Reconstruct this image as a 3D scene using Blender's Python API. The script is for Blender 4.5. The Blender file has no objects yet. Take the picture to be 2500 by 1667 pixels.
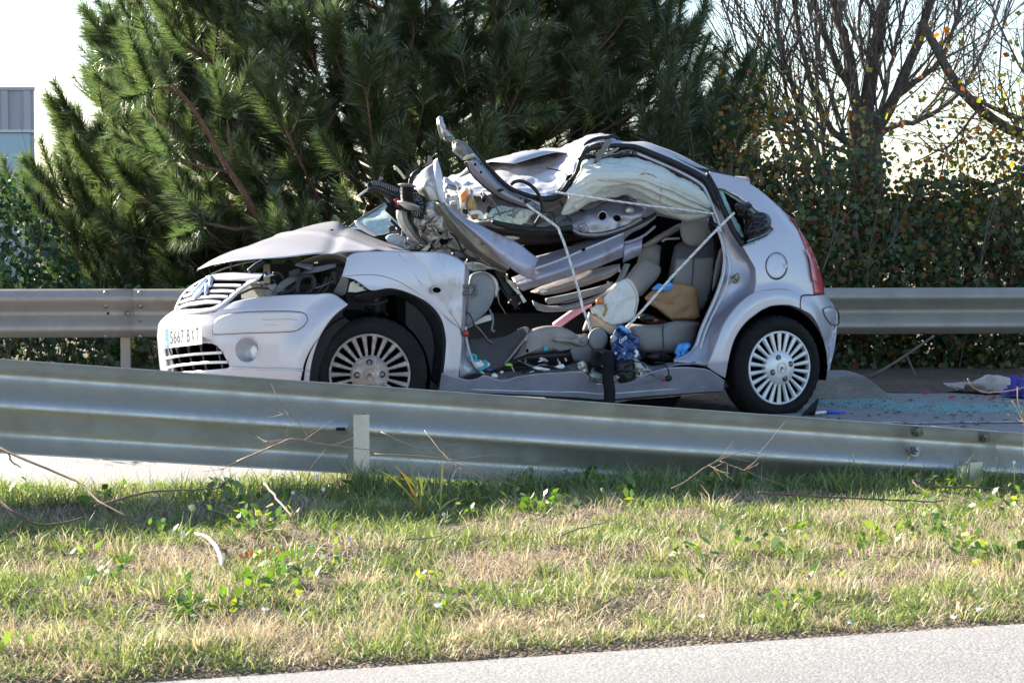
import bpy, bmesh, math, random
import numpy as np
from mathutils import Vector, Matrix, noise
from math import sin, cos, pi, radians, sqrt, atan2

# ------------------------------------------------------------------ camera, world, sun, exposure
SC = bpy.context.scene
FPX, CX, CY, HOR, CAMH = 5155.0, 1250.0, 833.5, 575.0, 0.97
TH = math.atan((CY - HOR) / FPX)
cam = bpy.data.objects.new('camera', bpy.data.cameras.new('camera'))
SC.collection.objects.link(cam)
cam.data.sensor_width = 36; cam.data.lens = FPX / 2500 * 36
cam.location = (0, 0, CAMH); cam.rotation_euler = (pi / 2 - TH, 0, 0)
cam.data.clip_end = 2000; cam.data.clip_start = 0.05
cam.data.dof.use_dof = True; cam.data.dof.focus_distance = 11.0; cam.data.dof.aperture_fstop = 22.0
SC.camera = cam

SUN_EL = 25.5
SX, SY = -0.80, 0.60            # horizontal direction towards the sun
world = bpy.data.worlds.new('World'); SC.world = world; world.use_nodes = True
wn = world.node_tree; wn.nodes.clear()
sky = wn.nodes.new('ShaderNodeTexSky'); sky.sky_type = 'NISHITA'; sky.sun_disc = False
sky.sun_elevation = radians(SUN_EL); sky.sun_rotation = math.atan2(SX, SY) % (2 * pi)
sky.air_density = 1.0; sky.dust_density = 1.0; sky.ozone_density = 2.0
bg = wn.nodes.new('ShaderNodeBackground'); bg.inputs['Strength'].default_value = 0.078
wo = wn.nodes.new('ShaderNodeOutputWorld')
wn.links.new(sky.outputs[0], bg.inputs[0]); wn.links.new(bg.outputs[0], wo.inputs[0])
ld = bpy.data.lights.new('sun', 'SUN'); ld.energy = 5.0; ld.angle = radians(0.5); ld.color = (1.0, 0.91, 0.77)
sun = bpy.data.objects.new('sun', ld); SC.collection.objects.link(sun)
ce = cos(radians(SUN_EL))
sun.rotation_euler = Vector((SX * ce, SY * ce, sin(radians(SUN_EL)))).to_track_quat('Z', 'Y').to_euler()
SC.view_settings.view_transform = 'Standard'; SC.view_settings.look = 'None'
SC.view_settings.gamma = 1.0; SC.view_settings.use_curve_mapping = False
SC.view_settings.exposure = 2.08
SC.cycles.max_bounces = 8; SC.cycles.transparent_max_bounces = 12

rng = np.random.default_rng(7); random.seed(7)
COL = SC.collection

# ------------------------------------------------------------------ photo geometry
CROPS = {'1': (360, 500, 2.94), '2': (840, 270, 3.485), '3': (1200, 300, 3.36), '4': (1080, 600, 3.36), '5': (1600, 380, 2.376),
         '6': (0, 650, 2.352), '7': (1600, 800, 2.6133), 'D': (0, 0, .9408), 'S': (0, 0, 1), 'A': (380, 640, 5.2275),
         'B': (880, 280, 6.533), 'C': (1120, 420, 4.9), 'E': (1900, 880, 3.92), 'L': (0, 1050, 2.541), 'M': (800, 1050, 2.541), 'R': (1600, 1050, 2.541)}

def P(s):
    """'crop x,y[,v] ...' -> array (n,3) of source pixels and a lateral distance v (nan where not given)"""
    t = s.split(); ox, oy, k = CROPS[t[0]]
    out = []
    for q in t[1:]:
        c = [float(a) for a in q.split(',')]
        out.append((ox + c[0] / k, oy + c[1] / k, c[2] if len(c) > 2 else np.nan))
    a = np.array(out)
    ok = ~np.isnan(a[:, 2]); i = np.arange(len(a))
    a[:, 2] = np.interp(i, i[ok], a[ok, 2]) if ok.any() else 0.0
    return a

def rays(px, py):
    a = (np.asarray(px, float) - CX) / FPX; b = (CY - np.asarray(py, float)) / FPX
    return np.stack([a, b * sin(TH) + cos(TH), b * cos(TH) - sin(TH)], -1)

def at(px, py, Y):
    d = rays(px, py); return np.array([0, 0, CAMH]) + d * (Y / d[..., 1])[..., None] if np.ndim(px) else Vector((np.array([0, 0, CAMH]) + d * (Y / d[1])).tolist())

def on_z(px, py, z):
    d = rays(px, py); return np.array([0, 0, CAMH]) + d * ((z - CAMH) / d[..., 2])[..., None]

# ------------------------------------------------------------------ materials
MATS = {}
def mat(name, col, rough=.5, metal=0., col2=None, scale=8., bump=0., bscale=60., coat=0., detail=4., spec=.5, contrast=(.35, .65), aniso=None, rough2=None, trans=0., alpha=1., sheen=0.):
    if name in MATS: return MATS[name]
    m = bpy.data.materials.new(name); m.use_nodes = True; nt = m.node_tree; N = nt.nodes; Lk = nt.links
    b = N['Principled BSDF']
    b.inputs['Roughness'].default_value = rough; b.inputs['Metallic'].default_value = metal
    b.inputs['Coat Weight'].default_value = coat; b.inputs['Coat Roughness'].default_value = .08
    b.inputs['Specular IOR Level'].default_value = spec
    b.inputs['Transmission Weight'].default_value = trans; b.inputs['Alpha'].default_value = alpha
    b.inputs['Sheen Weight'].default_value = sheen
    b.inputs['Base Color'].default_value = (*col, 1)
    tc = N.new('ShaderNodeTexCoord')
    vec = tc.outputs['Object']
    if aniso:
        mp = N.new('ShaderNodeMapping'); mp.inputs['Scale'].default_value = aniso
        Lk.new(vec, mp.inputs['Vector']); vec = mp.outputs['Vector']
    if col2 is not None or rough2 is not None:
        nz = N.new('ShaderNodeTexNoise'); nz.inputs['Scale'].default_value = scale; nz.inputs['Detail'].default_value = detail
        nz.inputs['Roughness'].default_value = .65
        Lk.new(vec, nz.inputs['Vector'])
        rp = N.new('ShaderNodeValToRGB'); rp.color_ramp.elements[0].position = contrast[0]; rp.color_ramp.elements[1].position = contrast[1]
        c2 = col2 if col2 is not None else col
        rp.color_ramp.elements[0].color = (*col, 1); rp.color_ramp.elements[1].color = (*c2, 1)
        Lk.new(nz.outputs['Fac'], rp.inputs['Fac'])
        if col2 is not None: Lk.new(rp.outputs['Color'], b.inputs['Base Color'])
        if rough2 is not None:
            mr = N.new('ShaderNodeMapRange'); mr.inputs['To Min'].default_value = rough; mr.inputs['To Max'].default_value = rough2
            mr.inputs['From Min'].default_value = contrast[0]; mr.inputs['From Max'].default_value = contrast[1]
            Lk.new(nz.outputs['Fac'], mr.inputs['Value']); Lk.new(mr.outputs['Result'], b.inputs['Roughness'])
    if bump:
        n2 = N.new('ShaderNodeTexNoise'); n2.inputs['Scale'].default_value = bscale; n2.inputs['Detail'].default_value = 5
        Lk.new(vec, n2.inputs['Vector'])
        bp = N.new('ShaderNodeBump'); bp.inputs['Strength'].default_value = bump; bp.inputs['Distance'].default_value = .01
        Lk.new(n2.outputs['Fac'], bp.inputs['Height']); Lk.new(bp.outputs['Normal'], b.inputs['Normal'])
    MATS[name] = m
    return m

def leaf_mat(name, stops, transl=.35, rough=.5, gloss=.08, bias=None):
    """foliage: colour per leaf from a ramp, part of the light passes through"""
    m = bpy.data.materials.new(name); m.use_nodes = True; nt = m.node_tree; N = nt.nodes; Lk = nt.links; N.clear()
    o = N.new('ShaderNodeOutputMaterial'); gi = N.new('ShaderNodeNewGeometry')
    rp = N.new('ShaderNodeValToRGB'); rp.color_ramp.interpolation = 'LINEAR'
    el = rp.color_ramp.elements
    while len(el) < len(stops): el.new(.5)
    for e, (p, c) in zip(el, stops): e.position = p; e.color = (*c, 1)
    Lk.new(gi.outputs['Random Per Island'], rp.inputs['Fac'])
    d = N.new('ShaderNodeBsdfDiffuse'); t = N.new('ShaderNodeBsdfTranslucent'); g = N.new('ShaderNodeBsdfGlossy')
    g.inputs['Roughness'].default_value = rough; g.inputs['Color'].default_value = (.9, .9, .9, 1)
    Lk.new(rp.outputs['Color'], d.inputs['Color'])
    hs = N.new('ShaderNodeHueSaturation'); hs.inputs['Saturation'].default_value = 1.15; hs.inputs['Value'].default_value = 1.5
    Lk.new(rp.outputs['Color'], hs.inputs['Color']); Lk.new(hs.outputs['Color'], t.inputs['Color'])
    m1 = N.new('ShaderNodeMixShader'); m1.inputs[0].default_value = transl
    Lk.new(d.outputs[0], m1.inputs[1]); Lk.new(t.outputs[0], m1.inputs[2])
    m2 = N.new('ShaderNodeMixShader'); m2.inputs[0].default_value = gloss
    Lk.new(m1.outputs[0], m2.inputs[1]); Lk.new(g.outputs[0], m2.inputs[2]); Lk.new(m2.outputs[0], o.inputs['Surface'])
    MATS[name] = m
    return m

def ground_mat(name, c1, c2, c3, big=1.2, fine=160., bump=.5, rough=.9, dist=.006):
    """asphalt-like: grains of several tones, patchy"""
    m = bpy.data.materials.new(name); m.use_nodes = True; nt = m.node_tree; N = nt.nodes; Lk = nt.links
    b = N['Principled BSDF']; b.inputs['Roughness'].default_value = rough; b.inputs['Specular IOR Level'].default_value = .3
    tc = N.new('ShaderNodeTexCoord'); v = tc.outputs['Object']
    vo = N.new('ShaderNodeTexVoronoi'); vo.inputs['Scale'].default_value = fine; Lk.new(v, vo.inputs['Vector'])
    nz = N.new('ShaderNodeTexNoise'); nz.inputs['Scale'].default_value = big; nz.inputs['Detail'].default_value = 8; nz.inputs['Roughness'].default_value = .7; Lk.new(v, nz.inputs['Vector'])
    hv = N.new('ShaderNodeSeparateColor'); Lk.new(vo.outputs['Color'], hv.inputs['Color'])
    mx = N.new('ShaderNodeMix'); mx.data_type = 'RGBA'; mx.inputs['A'].default_value = (*c1, 1); mx.inputs['B'].default_value = (*c2, 1)
    Lk.new(hv.outputs[0], mx.inputs['Factor'])
    rp = N.new('ShaderNodeMapRange'); rp.inputs['From Min'].default_value = .42; rp.inputs['From Max'].default_value = .68; Lk.new(nz.outputs['Fac'], rp.inputs['Value'])
    m3 = N.new('ShaderNodeMix'); m3.data_type = 'RGBA'; m3.inputs['B'].default_value = (*c3, 1); Lk.new(mx.outputs['Result'], m3.inputs['A']); Lk.new(rp.outputs['Result'], m3.inputs['Factor'])
    Lk.new(m3.outputs['Result'], b.inputs['Base Color'])
    bp = N.new('ShaderNodeBump'); bp.inputs['Strength'].default_value = bump; bp.inputs['Distance'].default_value = dist
    n3 = N.new('ShaderNodeTexNoise'); n3.inputs['Scale'].default_value = fine * .7; n3.inputs['Detail'].default_value = 3; Lk.new(v, n3.inputs['Vector'])
    ad = N.new('ShaderNodeMath'); ad.operation = 'SUBTRACT'; Lk.new(n3.outputs['Fac'], ad.inputs[0]); Lk.new(vo.outputs['Distance'], ad.inputs[1])
    Lk.new(ad.outputs[0], bp.inputs['Height']); Lk.new(bp.outputs['Normal'], b.inputs['Normal'])
    MATS[name] = m
    return m

# ------------------------------------------------------------------ object helpers
ORG = {}
def tag(o, label=None, cat=None, group=None, kind=None):
    if label: o['label'] = label
    if cat: o['category'] = cat
    if group: o['group'] = group
    if kind: o['kind'] = kind
    return o

def thing(name, label, cat, loc, group=None):
    o = bpy.data.objects.new(name, None); COL.objects.link(o); o.location = loc; o.empty_display_size = .1
    ORG[o.name] = Vector(loc)
    return tag(o, label, cat, group)

def mk(name, V, F, m, parent=None, smooth=True, label=None, cat=None, group=None, kind=None, solid=0., sharp=None):
    """one mesh object from world-space vertices; its origin is its parent's, or its own base"""
    V = np.asarray(V, float)
    if parent is not None: org = ORG[parent.name]
    else: org = Vector(((V[:, 0].min() + V[:, 0].max()) / 2, (V[:, 1].min() + V[:, 1].max()) / 2, V[:, 2].min()))
    me = bpy.data.meshes.new(name)
    W = V - np.array(org)
    if isinstance(F, np.ndarray) and F.ndim == 2:
        k = F.shape[1]; nf = len(F)
        me.vertices.add(len(W)); me.vertices.foreach_set('co', W.astype(np.float32).ravel())
        me.loops.add(nf * k); me.loops.foreach_set('vertex_index', F.astype(np.int32).ravel())
        me.polygons.add(nf); me.polygons.foreach_set('loop_start', np.arange(0, nf * k, k, dtype=np.int32))
        me.update(calc_edges=True)
    else:
        me.from_pydata([tuple(v) for v in W], [], [tuple(int(i) for i in f) for f in F]); me.update()
    if smooth: me.polygons.foreach_set('use_smooth', np.ones(len(me.polygons), bool))
    o = bpy.data.objects.new(name, me); COL.objects.link(o)
    if m is not None: me.materials.append(MATS[m] if isinstance(m, str) else m)
    if parent is not None: o.parent = parent
    else: o.location = org
    ORG[o.name] = org
    if solid:
        s = o.modifiers.new('thickness', 'SOLIDIFY'); s.thickness = solid; s.offset = 0
    if sharp is not None and smooth:
        try: me.set_sharp_from_angle(angle=radians(sharp))
        except Exception: pass
    return tag(o, label, cat, group, kind)

def copy_tree(o, delta, label=None, parent=None):
    c = o.copy(); COL.objects.link(c)
    if parent is None: c.location = Vector(o.location) + Vector(delta)
    else: c.parent = parent
    if label: c['label'] = label
    for ch in list(o.children): copy_tree(ch, delta, None, c)
    return c

class MB:
    def __init__(s): s.V = []; s.F = []
    def add(s, V, F):
        o = len(s.V); s.V.extend([tuple(v) for v in V]); s.F.extend([tuple(i + o for i in f) for f in F]); return s
    def box(s, c, h, R=None):
        V = [Vector((x * h[0], y * h[1], z * h[2])) for x in (-1, 1) for y in (-1, 1) for z in (-1, 1)]
        if R is not None: V = [R @ v for v in V]
        V = [v + Vector(c) for v in V]
        return s.add(V, [(0, 1, 3, 2), (4, 6, 7, 5), (0, 4, 5, 1), (2, 3, 7, 6), (0, 2, 6, 4), (1, 5, 7, 3)])
    def tube(s, pts, r, n=8, cap=True, flat=None):
        V, F = tube_geo(pts, r, n, cap, flat); return s.add(V, F)
    def mk(s, name, m, parent=None, **k): return mk(name, s.V, s.F, m, parent, **k)

def tube_geo(pts, r, n=8, cap=True, flat=None):
    pts = [Vector(p) for p in pts]; L = len(pts)
    if np.isscalar(r): r = [r] * L
    elif len(r) != L: r = np.interp(np.linspace(0, 1, L), np.linspace(0, 1, len(r)), r)
    t = [(pts[min(i + 1, L - 1)] - pts[max(i - 1, 0)]).normalized() for i in range(L)]
    u = t[0].orthogonal().normalized() if flat is None else (Vector(flat) - Vector(flat).project(t[0])).normalized()
    V = []; F = []
    for i in range(L):
        u = (u - t[i] * u.dot(t[i])); u = u.normalized() if u.length > 1e-6 else t[i].orthogonal().normalized()
        w = t[i].cross(u); k = .35 if flat is not None else 1.
        for j in range(n):
            a = 2 * pi * j / n; V.append(pts[i] + u * (cos(a) * r[i]) + w * (sin(a) * r[i] * (1 if flat is None else k)))
    for i in range(L - 1):
        for j in range(n):
            F.append((i * n + j, i * n + (j + 1) % n, (i + 1) * n + (j + 1) % n, (i + 1) * n + j))
    if cap: F.append(tuple(range(n))[::-1]); F.append(tuple((L - 1) * n + j for j in range(n)))
    return V, F

def resample(a, n, smooth=True):
    """polyline -> n points, even along its length, optionally through a Catmull-Rom curve"""
    a = np.asarray(a, float)
    if len(a) == 1: return np.repeat(a, n, 0)
    if smooth and len(a) > 2:
        q = np.vstack([2 * a[0] - a[1], a, 2 * a[-1] - a[-2]]); out = []
        for i in range(1, len(q) - 2):
            p0, p1, p2, p3 = q[i - 1], q[i], q[i + 1], q[i + 2]
            for t in np.linspace(0, 1, 8, endpoint=False):
                out.append(.5 * (2 * p1 + (p2 - p0) * t + (2 * p0 - 5 * p1 + 4 * p2 - p3) * t * t + (3 * p1 - p0 - 3 * p2 + p3) * t ** 3))
        out.append(a[-1]); a = np.array(out)
    d = np.r_[0, np.cumsum(np.linalg.norm(np.diff(a[:, :2], axis=0), axis=1))]
    if d[-1] == 0: return np.repeat(a[:1], n, 0)
    s = np.linspace(0, d[-1], n)
    return np.stack([np.interp(s, d, a[:, k]) for k in range(a.shape[1])], 1)

def grid_faces(m, n, wrap=False):
    i, j = np.meshgrid(np.arange(m - 1), np.arange(n if wrap else n - 1), indexing='ij'); i = i.ravel(); j = j.ravel(); k = (j + 1) % n
    return np.stack([i * n + j, (i + 1) * n + j, (i + 1) * n + k, i * n + k], 1)

def vnoise(V, scale, seed=0., ridged=False):
    out = np.empty(len(V))
    for i, v in enumerate(V):
        q = Vector((v[0] * scale + seed, v[1] * scale + seed * 1.7, v[2] * scale - seed))
        if ridged:
            x = (.5 - abs(noise.noise(q) * 1.6)) + .55 * (.5 - abs(noise.noise(q * 2.2 + Vector((7, 3, 1))) * 1.6)) + .28 * (.5 - abs(noise.noise(q * 4.7 + Vector((2, 9, 4))) * 1.6))
        else: x = noise.noise(q) + .5 * noise.noise(q * 2.1)
        out[i] = x
    return out

def normals(V, F):
    n = np.zeros_like(V); F = np.asarray(F)
    f = np.cross(V[F[:, 2]] - V[F[:, 0]], V[F[:, -1]] - V[F[:, 1]])
    for k in range(F.shape[1]): np.add.at(n, F[:, k], f)
    return n / np.maximum(np.linalg.norm(n, axis=1), 1e-9)[:, None]
# ------------------------------------------------------------------ setting: ground, roads, verge
E2 = np.array([.947, .32]); P2 = np.array([-.32, .947])       # along and across the verge
def sq(x, y): return x * E2[0] + y * E2[1], x * P2[0] + y * P2[1]
def xy(s, q): return s * E2[0] + q * P2[0], s * E2[1] + q * P2[1]
def crest(s): return np.interp(s, [-3, .6, 1.9, 3.2, 4.5, 6.5], [.12, .10, .085, .045, .005, -.01])
def verge_h(s, q):
    s = np.asarray(s, float); q = np.asarray(q, float); c = crest(s)
    f = np.interp(q, [4.3, 4.58, 4.66, 5.5, 6.8, 7.35, 7.7, 8.0], [-.3, -.05, .12, .5, .95, 1.0, -.15, -.6])
    return f * c + .016 * (np.sin(s * 4.1 + q * 3) * np.sin(q * 5.3 - s * 1.7) + np.sin(s * 9.3) * np.sin(q * 11) * .5) * np.clip((q - 4.6) * 3, 0, 1)
def on_verge(px, py, h=0.):
    d = rays(px, py)
    for Y in np.arange(4.2, 9.3, .01):
        p = np.array([0, 0, CAMH]) + d * (Y / d[1]); s, q = sq(p[0], p[1])
        if p[2] < verge_h(s, q) + h: return p
    return p

ground_mat('asphalt_pale', (.15, .148, .147), (.28, .275, .27), (.20, .195, .19), 1.5, 140, .35, .9, .004)
ground_mat('asphalt_road', (.21, .203, .197), (.34, .33, .32), (.27, .25, .23), 1.0, 130, .6, .85)
ground_mat('soil', (.12, .09, .06), (.22, .17, .125), (.10, .08, .05), 2.0, 90, 1., .95, .012)
ground_mat('concrete', (.26, .25, .235), (.36, .345, .325), (.2, .19, .175), 3.0, 120, .5, .9)

mk('ground', [(-700, -300, -.10), (700, -300, -.10), (700, 900, -.10), (-700, 900, -.10)], [(0, 1, 2, 3)], 'soil', kind='structure')
rv = [xy(s, q) for s, q in ((-60, 6.5), (60, 6.5))]
mk('road', [(rv[0][0], rv[0][1], -.02), (rv[1][0], rv[1][1], -.02), (62, 19.1, -.02), (-62, 9.1, -.02)], [(0, 1, 2, 3)], 'asphalt_road', kind='structure')
V = []
ss = np.concatenate([np.linspace(-60, -2, 12), np.arange(-1.5, 6, .02), np.linspace(7, 60, 10)])
for s in ss:
    w = .018 * noise.noise(Vector((s * 6, 1, 0))) + .012 * noise.noise(Vector((s * 21, 5, 0)))
    for q in (4.63 + w, 4.56, 4.2, 3, -30):
        V.append((*xy(s, q), 0. if q < 4.6 else -.012))
mk('slip_road', V, grid_faces(len(ss), 5), 'asphalt_pale', kind='structure')
ss = np.concatenate([np.linspace(-40, -2.5, 10), np.arange(-2, 7, .05), np.linspace(8, 40, 10)]); qs = np.arange(4.4, 8.05, .06)
S_, Q_ = np.meshgrid(ss, qs, indexing='ij'); xv, yv = xy(S_, Q_)
V = np.stack([xv, yv, verge_h(S_, Q_)], -1).reshape(-1, 3)
verge = mk('verge', V, grid_faces(len(ss), len(qs)), 'soil', kind='structure')
# worn white edge line and the strip of soil behind the far rail
mat('road_paint', (.42, .42, .42), .8, col2=(.16, .155, .15), scale=14, contrast=(.42, .6))
mk('edge_line', [(1.2, 11.0, -.0155), (9, 11.55, -.0155), (9, 11.67, -.0155), (1.2, 11.12, -.0155)], [(0, 1, 2, 3)], 'road_paint', kind='structure')
V = []
ss = np.linspace(-14, 16, 160)
for x in ss:
    y0 = 13.92 + .08 * x + .1 * noise.noise(Vector((x * 2, 0, 3)))
    if x > 1.5: y0 -= .9 * min(1, (x - 1.5) / 1.0)
    for k, z in ((0, -.016), (.15, .02), (.6, .03), (6, .06), (30, .1)): V.append((x, y0 + k, z))
mk('bank', V, grid_faces(len(ss), 5), 'soil', kind='structure')

# ------------------------------------------------------------------ crash barriers
mat('galvanised', (.50, .485, .455), .38, .68, col2=(.41, .395, .36), scale=9, detail=12, contrast=(.42, .75), bump=.12, bscale=160, rough2=.6, aniso=(1, 1, .35))
mat('galvanised_sunlit', (.40, .355, .30), .5, .35, col2=(.32, .285, .245), scale=4, bump=.05, bscale=140, rough2=.62)  # zinc with the warm light of the sunlit road in its colour
mat('bolt_steel', (.34, .34, .34), .45, .8, col2=(.2, .17, .14), scale=60)
mat('black_hole', (.006, .006, .006), .8)
PROF = resample(np.array([(.018, .156), (.022, .1535), (.040, .142), (.070, .119), (.081, .108), (.083, .097), (.081, .086), (.068, .070), (.018, .028), (.004, .014), (.0, 0),
                          (.004, -.014), (.018, -.028), (.068, -.070), (.081, -.086), (.083, -.097), (.081, -.108), (.070, -.119), (.040, -.142), (.022, -.1535), (.018, -.156)]), 64)

def beam(parent, path, out, m, wob=0., name='beam', d0=0.):
    """W-beam swept along path [(x,y,z)]; out(i) = direction of its two ridges"""
    V = []
    for i, p in enumerate(path):
        o = out(i); w = wob * noise.noise(Vector((p[0] * .9, p[1] * .9, 2)))
        for d, z in PROF: V.append((p[0] + o[0] * (d + w + d0), p[1] + o[1] * (d + w + d0), p[2] + z * (1 + d0 * 2)))
    return mk(name, V, grid_faces(len(path), len(PROF)), m, parent, solid=.003)

def bolt_geo(c, ax, r=.016, h=.012, hexh=0.):
    ax = Vector(ax).normalized(); u = ax.orthogonal().normalized(); w = ax.cross(u); V = []; F = []
    prof = [(0, r * 1.0), (h * .3, r), (h * .75, r * .8), (h, r * .4)] if not hexh else [(0, r * 1.5), (.004, r * 1.5), (.0045, r), (hexh, r), (hexh, r * .62), (hexh * 1.7, r * .62)]
    n = 12 if not hexh else 12
    for z, q in prof:
        for j in range(n):
            a = 2 * pi * j / n; V.append(Vector(c) + ax * z + u * (cos(a) * q) + w * (sin(a) * q))
    for i in range(len(prof) - 1):
        for j in range(n): F.append((i * n + j, i * n + (j + 1) % n, (i + 1) * n + (j + 1) % n, (i + 1) * n + j))
    F.append(tuple((len(prof) - 1) * n + j for j in range(n)))
    return V, F

# near barrier: we see its back; it runs down into the ground towards the right
A = np.array(at(0, 877, 6.95)); B = np.array(at(2500, 1058, 8.2))
dirn = (B - A); L_ = np.linalg.norm(dirn[:2]); dxy = dirn[:2] / L_; nrm = np.array([-dxy[1], dxy[0]])
def near_z(t):                                             # top edge height along the barrier, t in metres from A
    z = A[2] + (B[2] - A[2]) / L_ * t
    return float(np.interp(t, [-12, -2.4, -1.6, 0, L_, L_ + 1.2, L_ + 2.5], [.78, .78, A[2] - (B[2] - A[2]) / L_ * 1.5, A[2], B[2], B[2] - .14, B[2] - .32]))
near = thing('guardrail', 'weathered grey guardrail in front of the wrecked car, sloping down into the grass', 'guardrail', (A[0], A[1], .15), 'roadside guardrails')
def near_path(t0, t1, n): return [(A[0] + dxy[0] * t, A[1] + dxy[1] * t, near_z(t) - .156) for t in np.linspace(t0, t1, n)]
tj = (np.dot(np.array(at(2460, 1055, 8.17))[:2] - A[:2], dxy))
beam(near, near_path(-8, tj, 140), lambda i: nrm, 'galvanised', .012)
beam(near, near_path(tj - .32, L_ + 2.4, 40), lambda i: nrm, 'galvanised', .012, d0=.004)
def post(parent, x, y, z0, z1, m='galvanised', w=.05, dp=.075, d=None, nn=None):
    d = dxy if d is None else d; nn = nrm if nn is None else nn
    # C-section post: web plus two flanges
    b = MB(); R = Matrix(((d[0], nn[0], 0), (d[1], nn[1], 0), (0, 0, 1)))
    zc = (z0 + z1) / 2; hz = (z1 - z0) / 2
    def loc(a, c): return (x + d[0] * a + nn[0] * c, y + d[1] * a + nn[1] * c, zc)
    b.box(loc(0, 0), (w, .0025, hz), R); b.box(loc(-w + .002, dp / 2 + .003), (.0025, dp / 2, hz), R); b.box(loc(w - .002, dp / 2 + .003), (.0025, dp / 2, hz), R)
    return b.mk('post', m, parent, smooth=False)
# posts stand on the camera's side of the beam
for px, py, Yq, top in ((882, 1012, 7.20, None), (2383, 1128, 7.96, None)):
    pt = np.array(at(px, py, Yq)); post(near, pt[0], pt[1], -.1, pt[2], w=.028)
for t in (-2.45, -4.9, -7.3): post(near, A[0] + dxy[0] * t - nrm[0] * .09, A[1] + dxy[1] * t - nrm[1] * .09, -.1, near_z(t) - .08, w=.028)
sp = MB(); pt = np.array(at(2352, 1135, 8.0)); sp.box((pt[0], pt[1], .07), (.03, .03, float(pt[2]) - .07 + .0)); sp.mk('spacer', 'galvanised', near, smooth=False)
def near_pt(px, py, off=0.):                                # ray -> barrier's back plane
    d = rays(px, py); n3 = np.array([nrm[0], nrm[1], 0]); t = np.dot(np.array([A[0], A[1], 0]) + n3 * off - np.array([0, 0, 0]), n3) / np.dot(d, n3)
    return np.array([0, 0, CAMH]) + d * t
for k, (px, py, hx) in enumerate((('E', 1322, 670), ('E', 1966, 728), ('E', 1296, 860))[i] + () for i in range(3)):
    ox, oy, kk = CROPS[px]; c = near_pt(ox + py / kk, oy + hx / kk, .03)
    V, F = bolt_geo(c, (-nrm[0], -nrm[1], -.25 if k < 2 else .3), .017, hexh=.022); mk('bolt', V, F, 'bolt_steel', near, sharp=35)
sl = [near_pt(877 - 45 + a, 1047 + b, .001) for a, b in ((-10, -3.5), (10, -3.5), (12, 0), (10, 3.5), (-10, 3.5), (-12, 0))]
V = [tuple(p - np.array([nrm[0], nrm[1], 0]) * .002) for p in sl]
mk('bolt_slot', V + [tuple(np.array(p) + np.array([nrm[0], nrm[1], 0]) * .004) for p in V], [tuple(range(6)), tuple(range(11, 5, -1))] + [(i, (i + 1) % 6, (i + 1) % 6 + 6, i + 6) for i in range(6)], 'black_hole', near, smooth=False)

# far barrier behind the car, ridges towards us
FA = np.array([-3.31, 13.66]); FB = np.array([3.44, 14.2]); fd = (FB - FA) / np.linalg.norm(FB - FA); fn = np.array([fd[1], -fd[0]])
far = thing('guardrail', 'pale guardrail behind the wrecked car, bolted at a joint on its left', 'guardrail', (FA[0], FA[1], -.02), 'roadside guardrails')
def far_path(t0, t1, n): return [(FA[0] + fd[0] * t, FA[1] + fd[1] * t, .466) for t in np.linspace(t0, t1, n)]
tJ = .85
beam(far, far_path(-9, tJ, 60), lambda i: fn, 'galvanised_sunlit', .006)
beam(far, far_path(tJ - .33, 14, 120), lambda i: fn, 'galvanised_sunlit', .006, d0=-.0045)
def far_pt(px, py, off):
    d = rays(px, py); n3 = np.array([fn[0], fn[1], 0]); t = np.dot(np.array([FA[0], FA[1], 0]) + n3 * off, n3) / np.dot(d, n3)
    return np.array([0, 0, CAMH]) + d * t
for x in (608, 806):
    for y, o in ((153, .055), (229, .045), (325, .04), (402, .055)):
        c = far_pt(x / 2.352, 650 + y / 2.352, o); V, F = bolt_geo(c, (fn[0], fn[1], .45 if y in (153, 325) else -.45), .017); mk('bolt', V, F, 'bolt_steel', far)
c = far_pt(735 / 2.352, 650 + 271 / 2.352, .004); V, F = bolt_geo(c, (fn[0], fn[1], 0), .018); mk('bolt', V, F, 'bolt_steel', far)
c = far_pt(620 / 2.352, 650 + 271 / 2.352, .005); V, F = bolt_geo(c, (fn[0], fn[1], 0), .009, .002); mk('bolt_hole', V, F, 'black_hole', far)
for t in (.79, 4.8, 8.8, -3.2, 12.8):
    c = FA + fd * t - fn * .06; post(far, c[0], c[1], -.1, .52, 'galvanised_sunlit', .031, .06, fd, -fn)

# concrete kerb end behind the rear wheel
ks = []
for x, z in ((.2, .118), (2.10, .118), (2.14, .112), (2.33, -.03)):
    for y, k in ((12.78, 0), (12.82, .006), (13.35, 0)): ks.append((x, y + (.0 if x < 2.2 else .02), z + k))
ks += [(.2, 12.76, -.05), (2.33, 12.76, -.05), (2.33, 13.4, -.05), (.2, 13.4, -.05)]
KF = [(0, 3, 4, 1), (1, 4, 5, 2), (3, 6, 7, 4), (4, 7, 8, 5), (6, 9, 10, 7), (7, 10, 11, 8), (0, 12, 13, 9, 6, 3), (2, 5, 8, 11, 14, 15)]
mk('kerb', ks, KF, 'concrete', smooth=False, label='low concrete kerb end with a sloped tip behind the rear wheel', cat='kerb')

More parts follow.
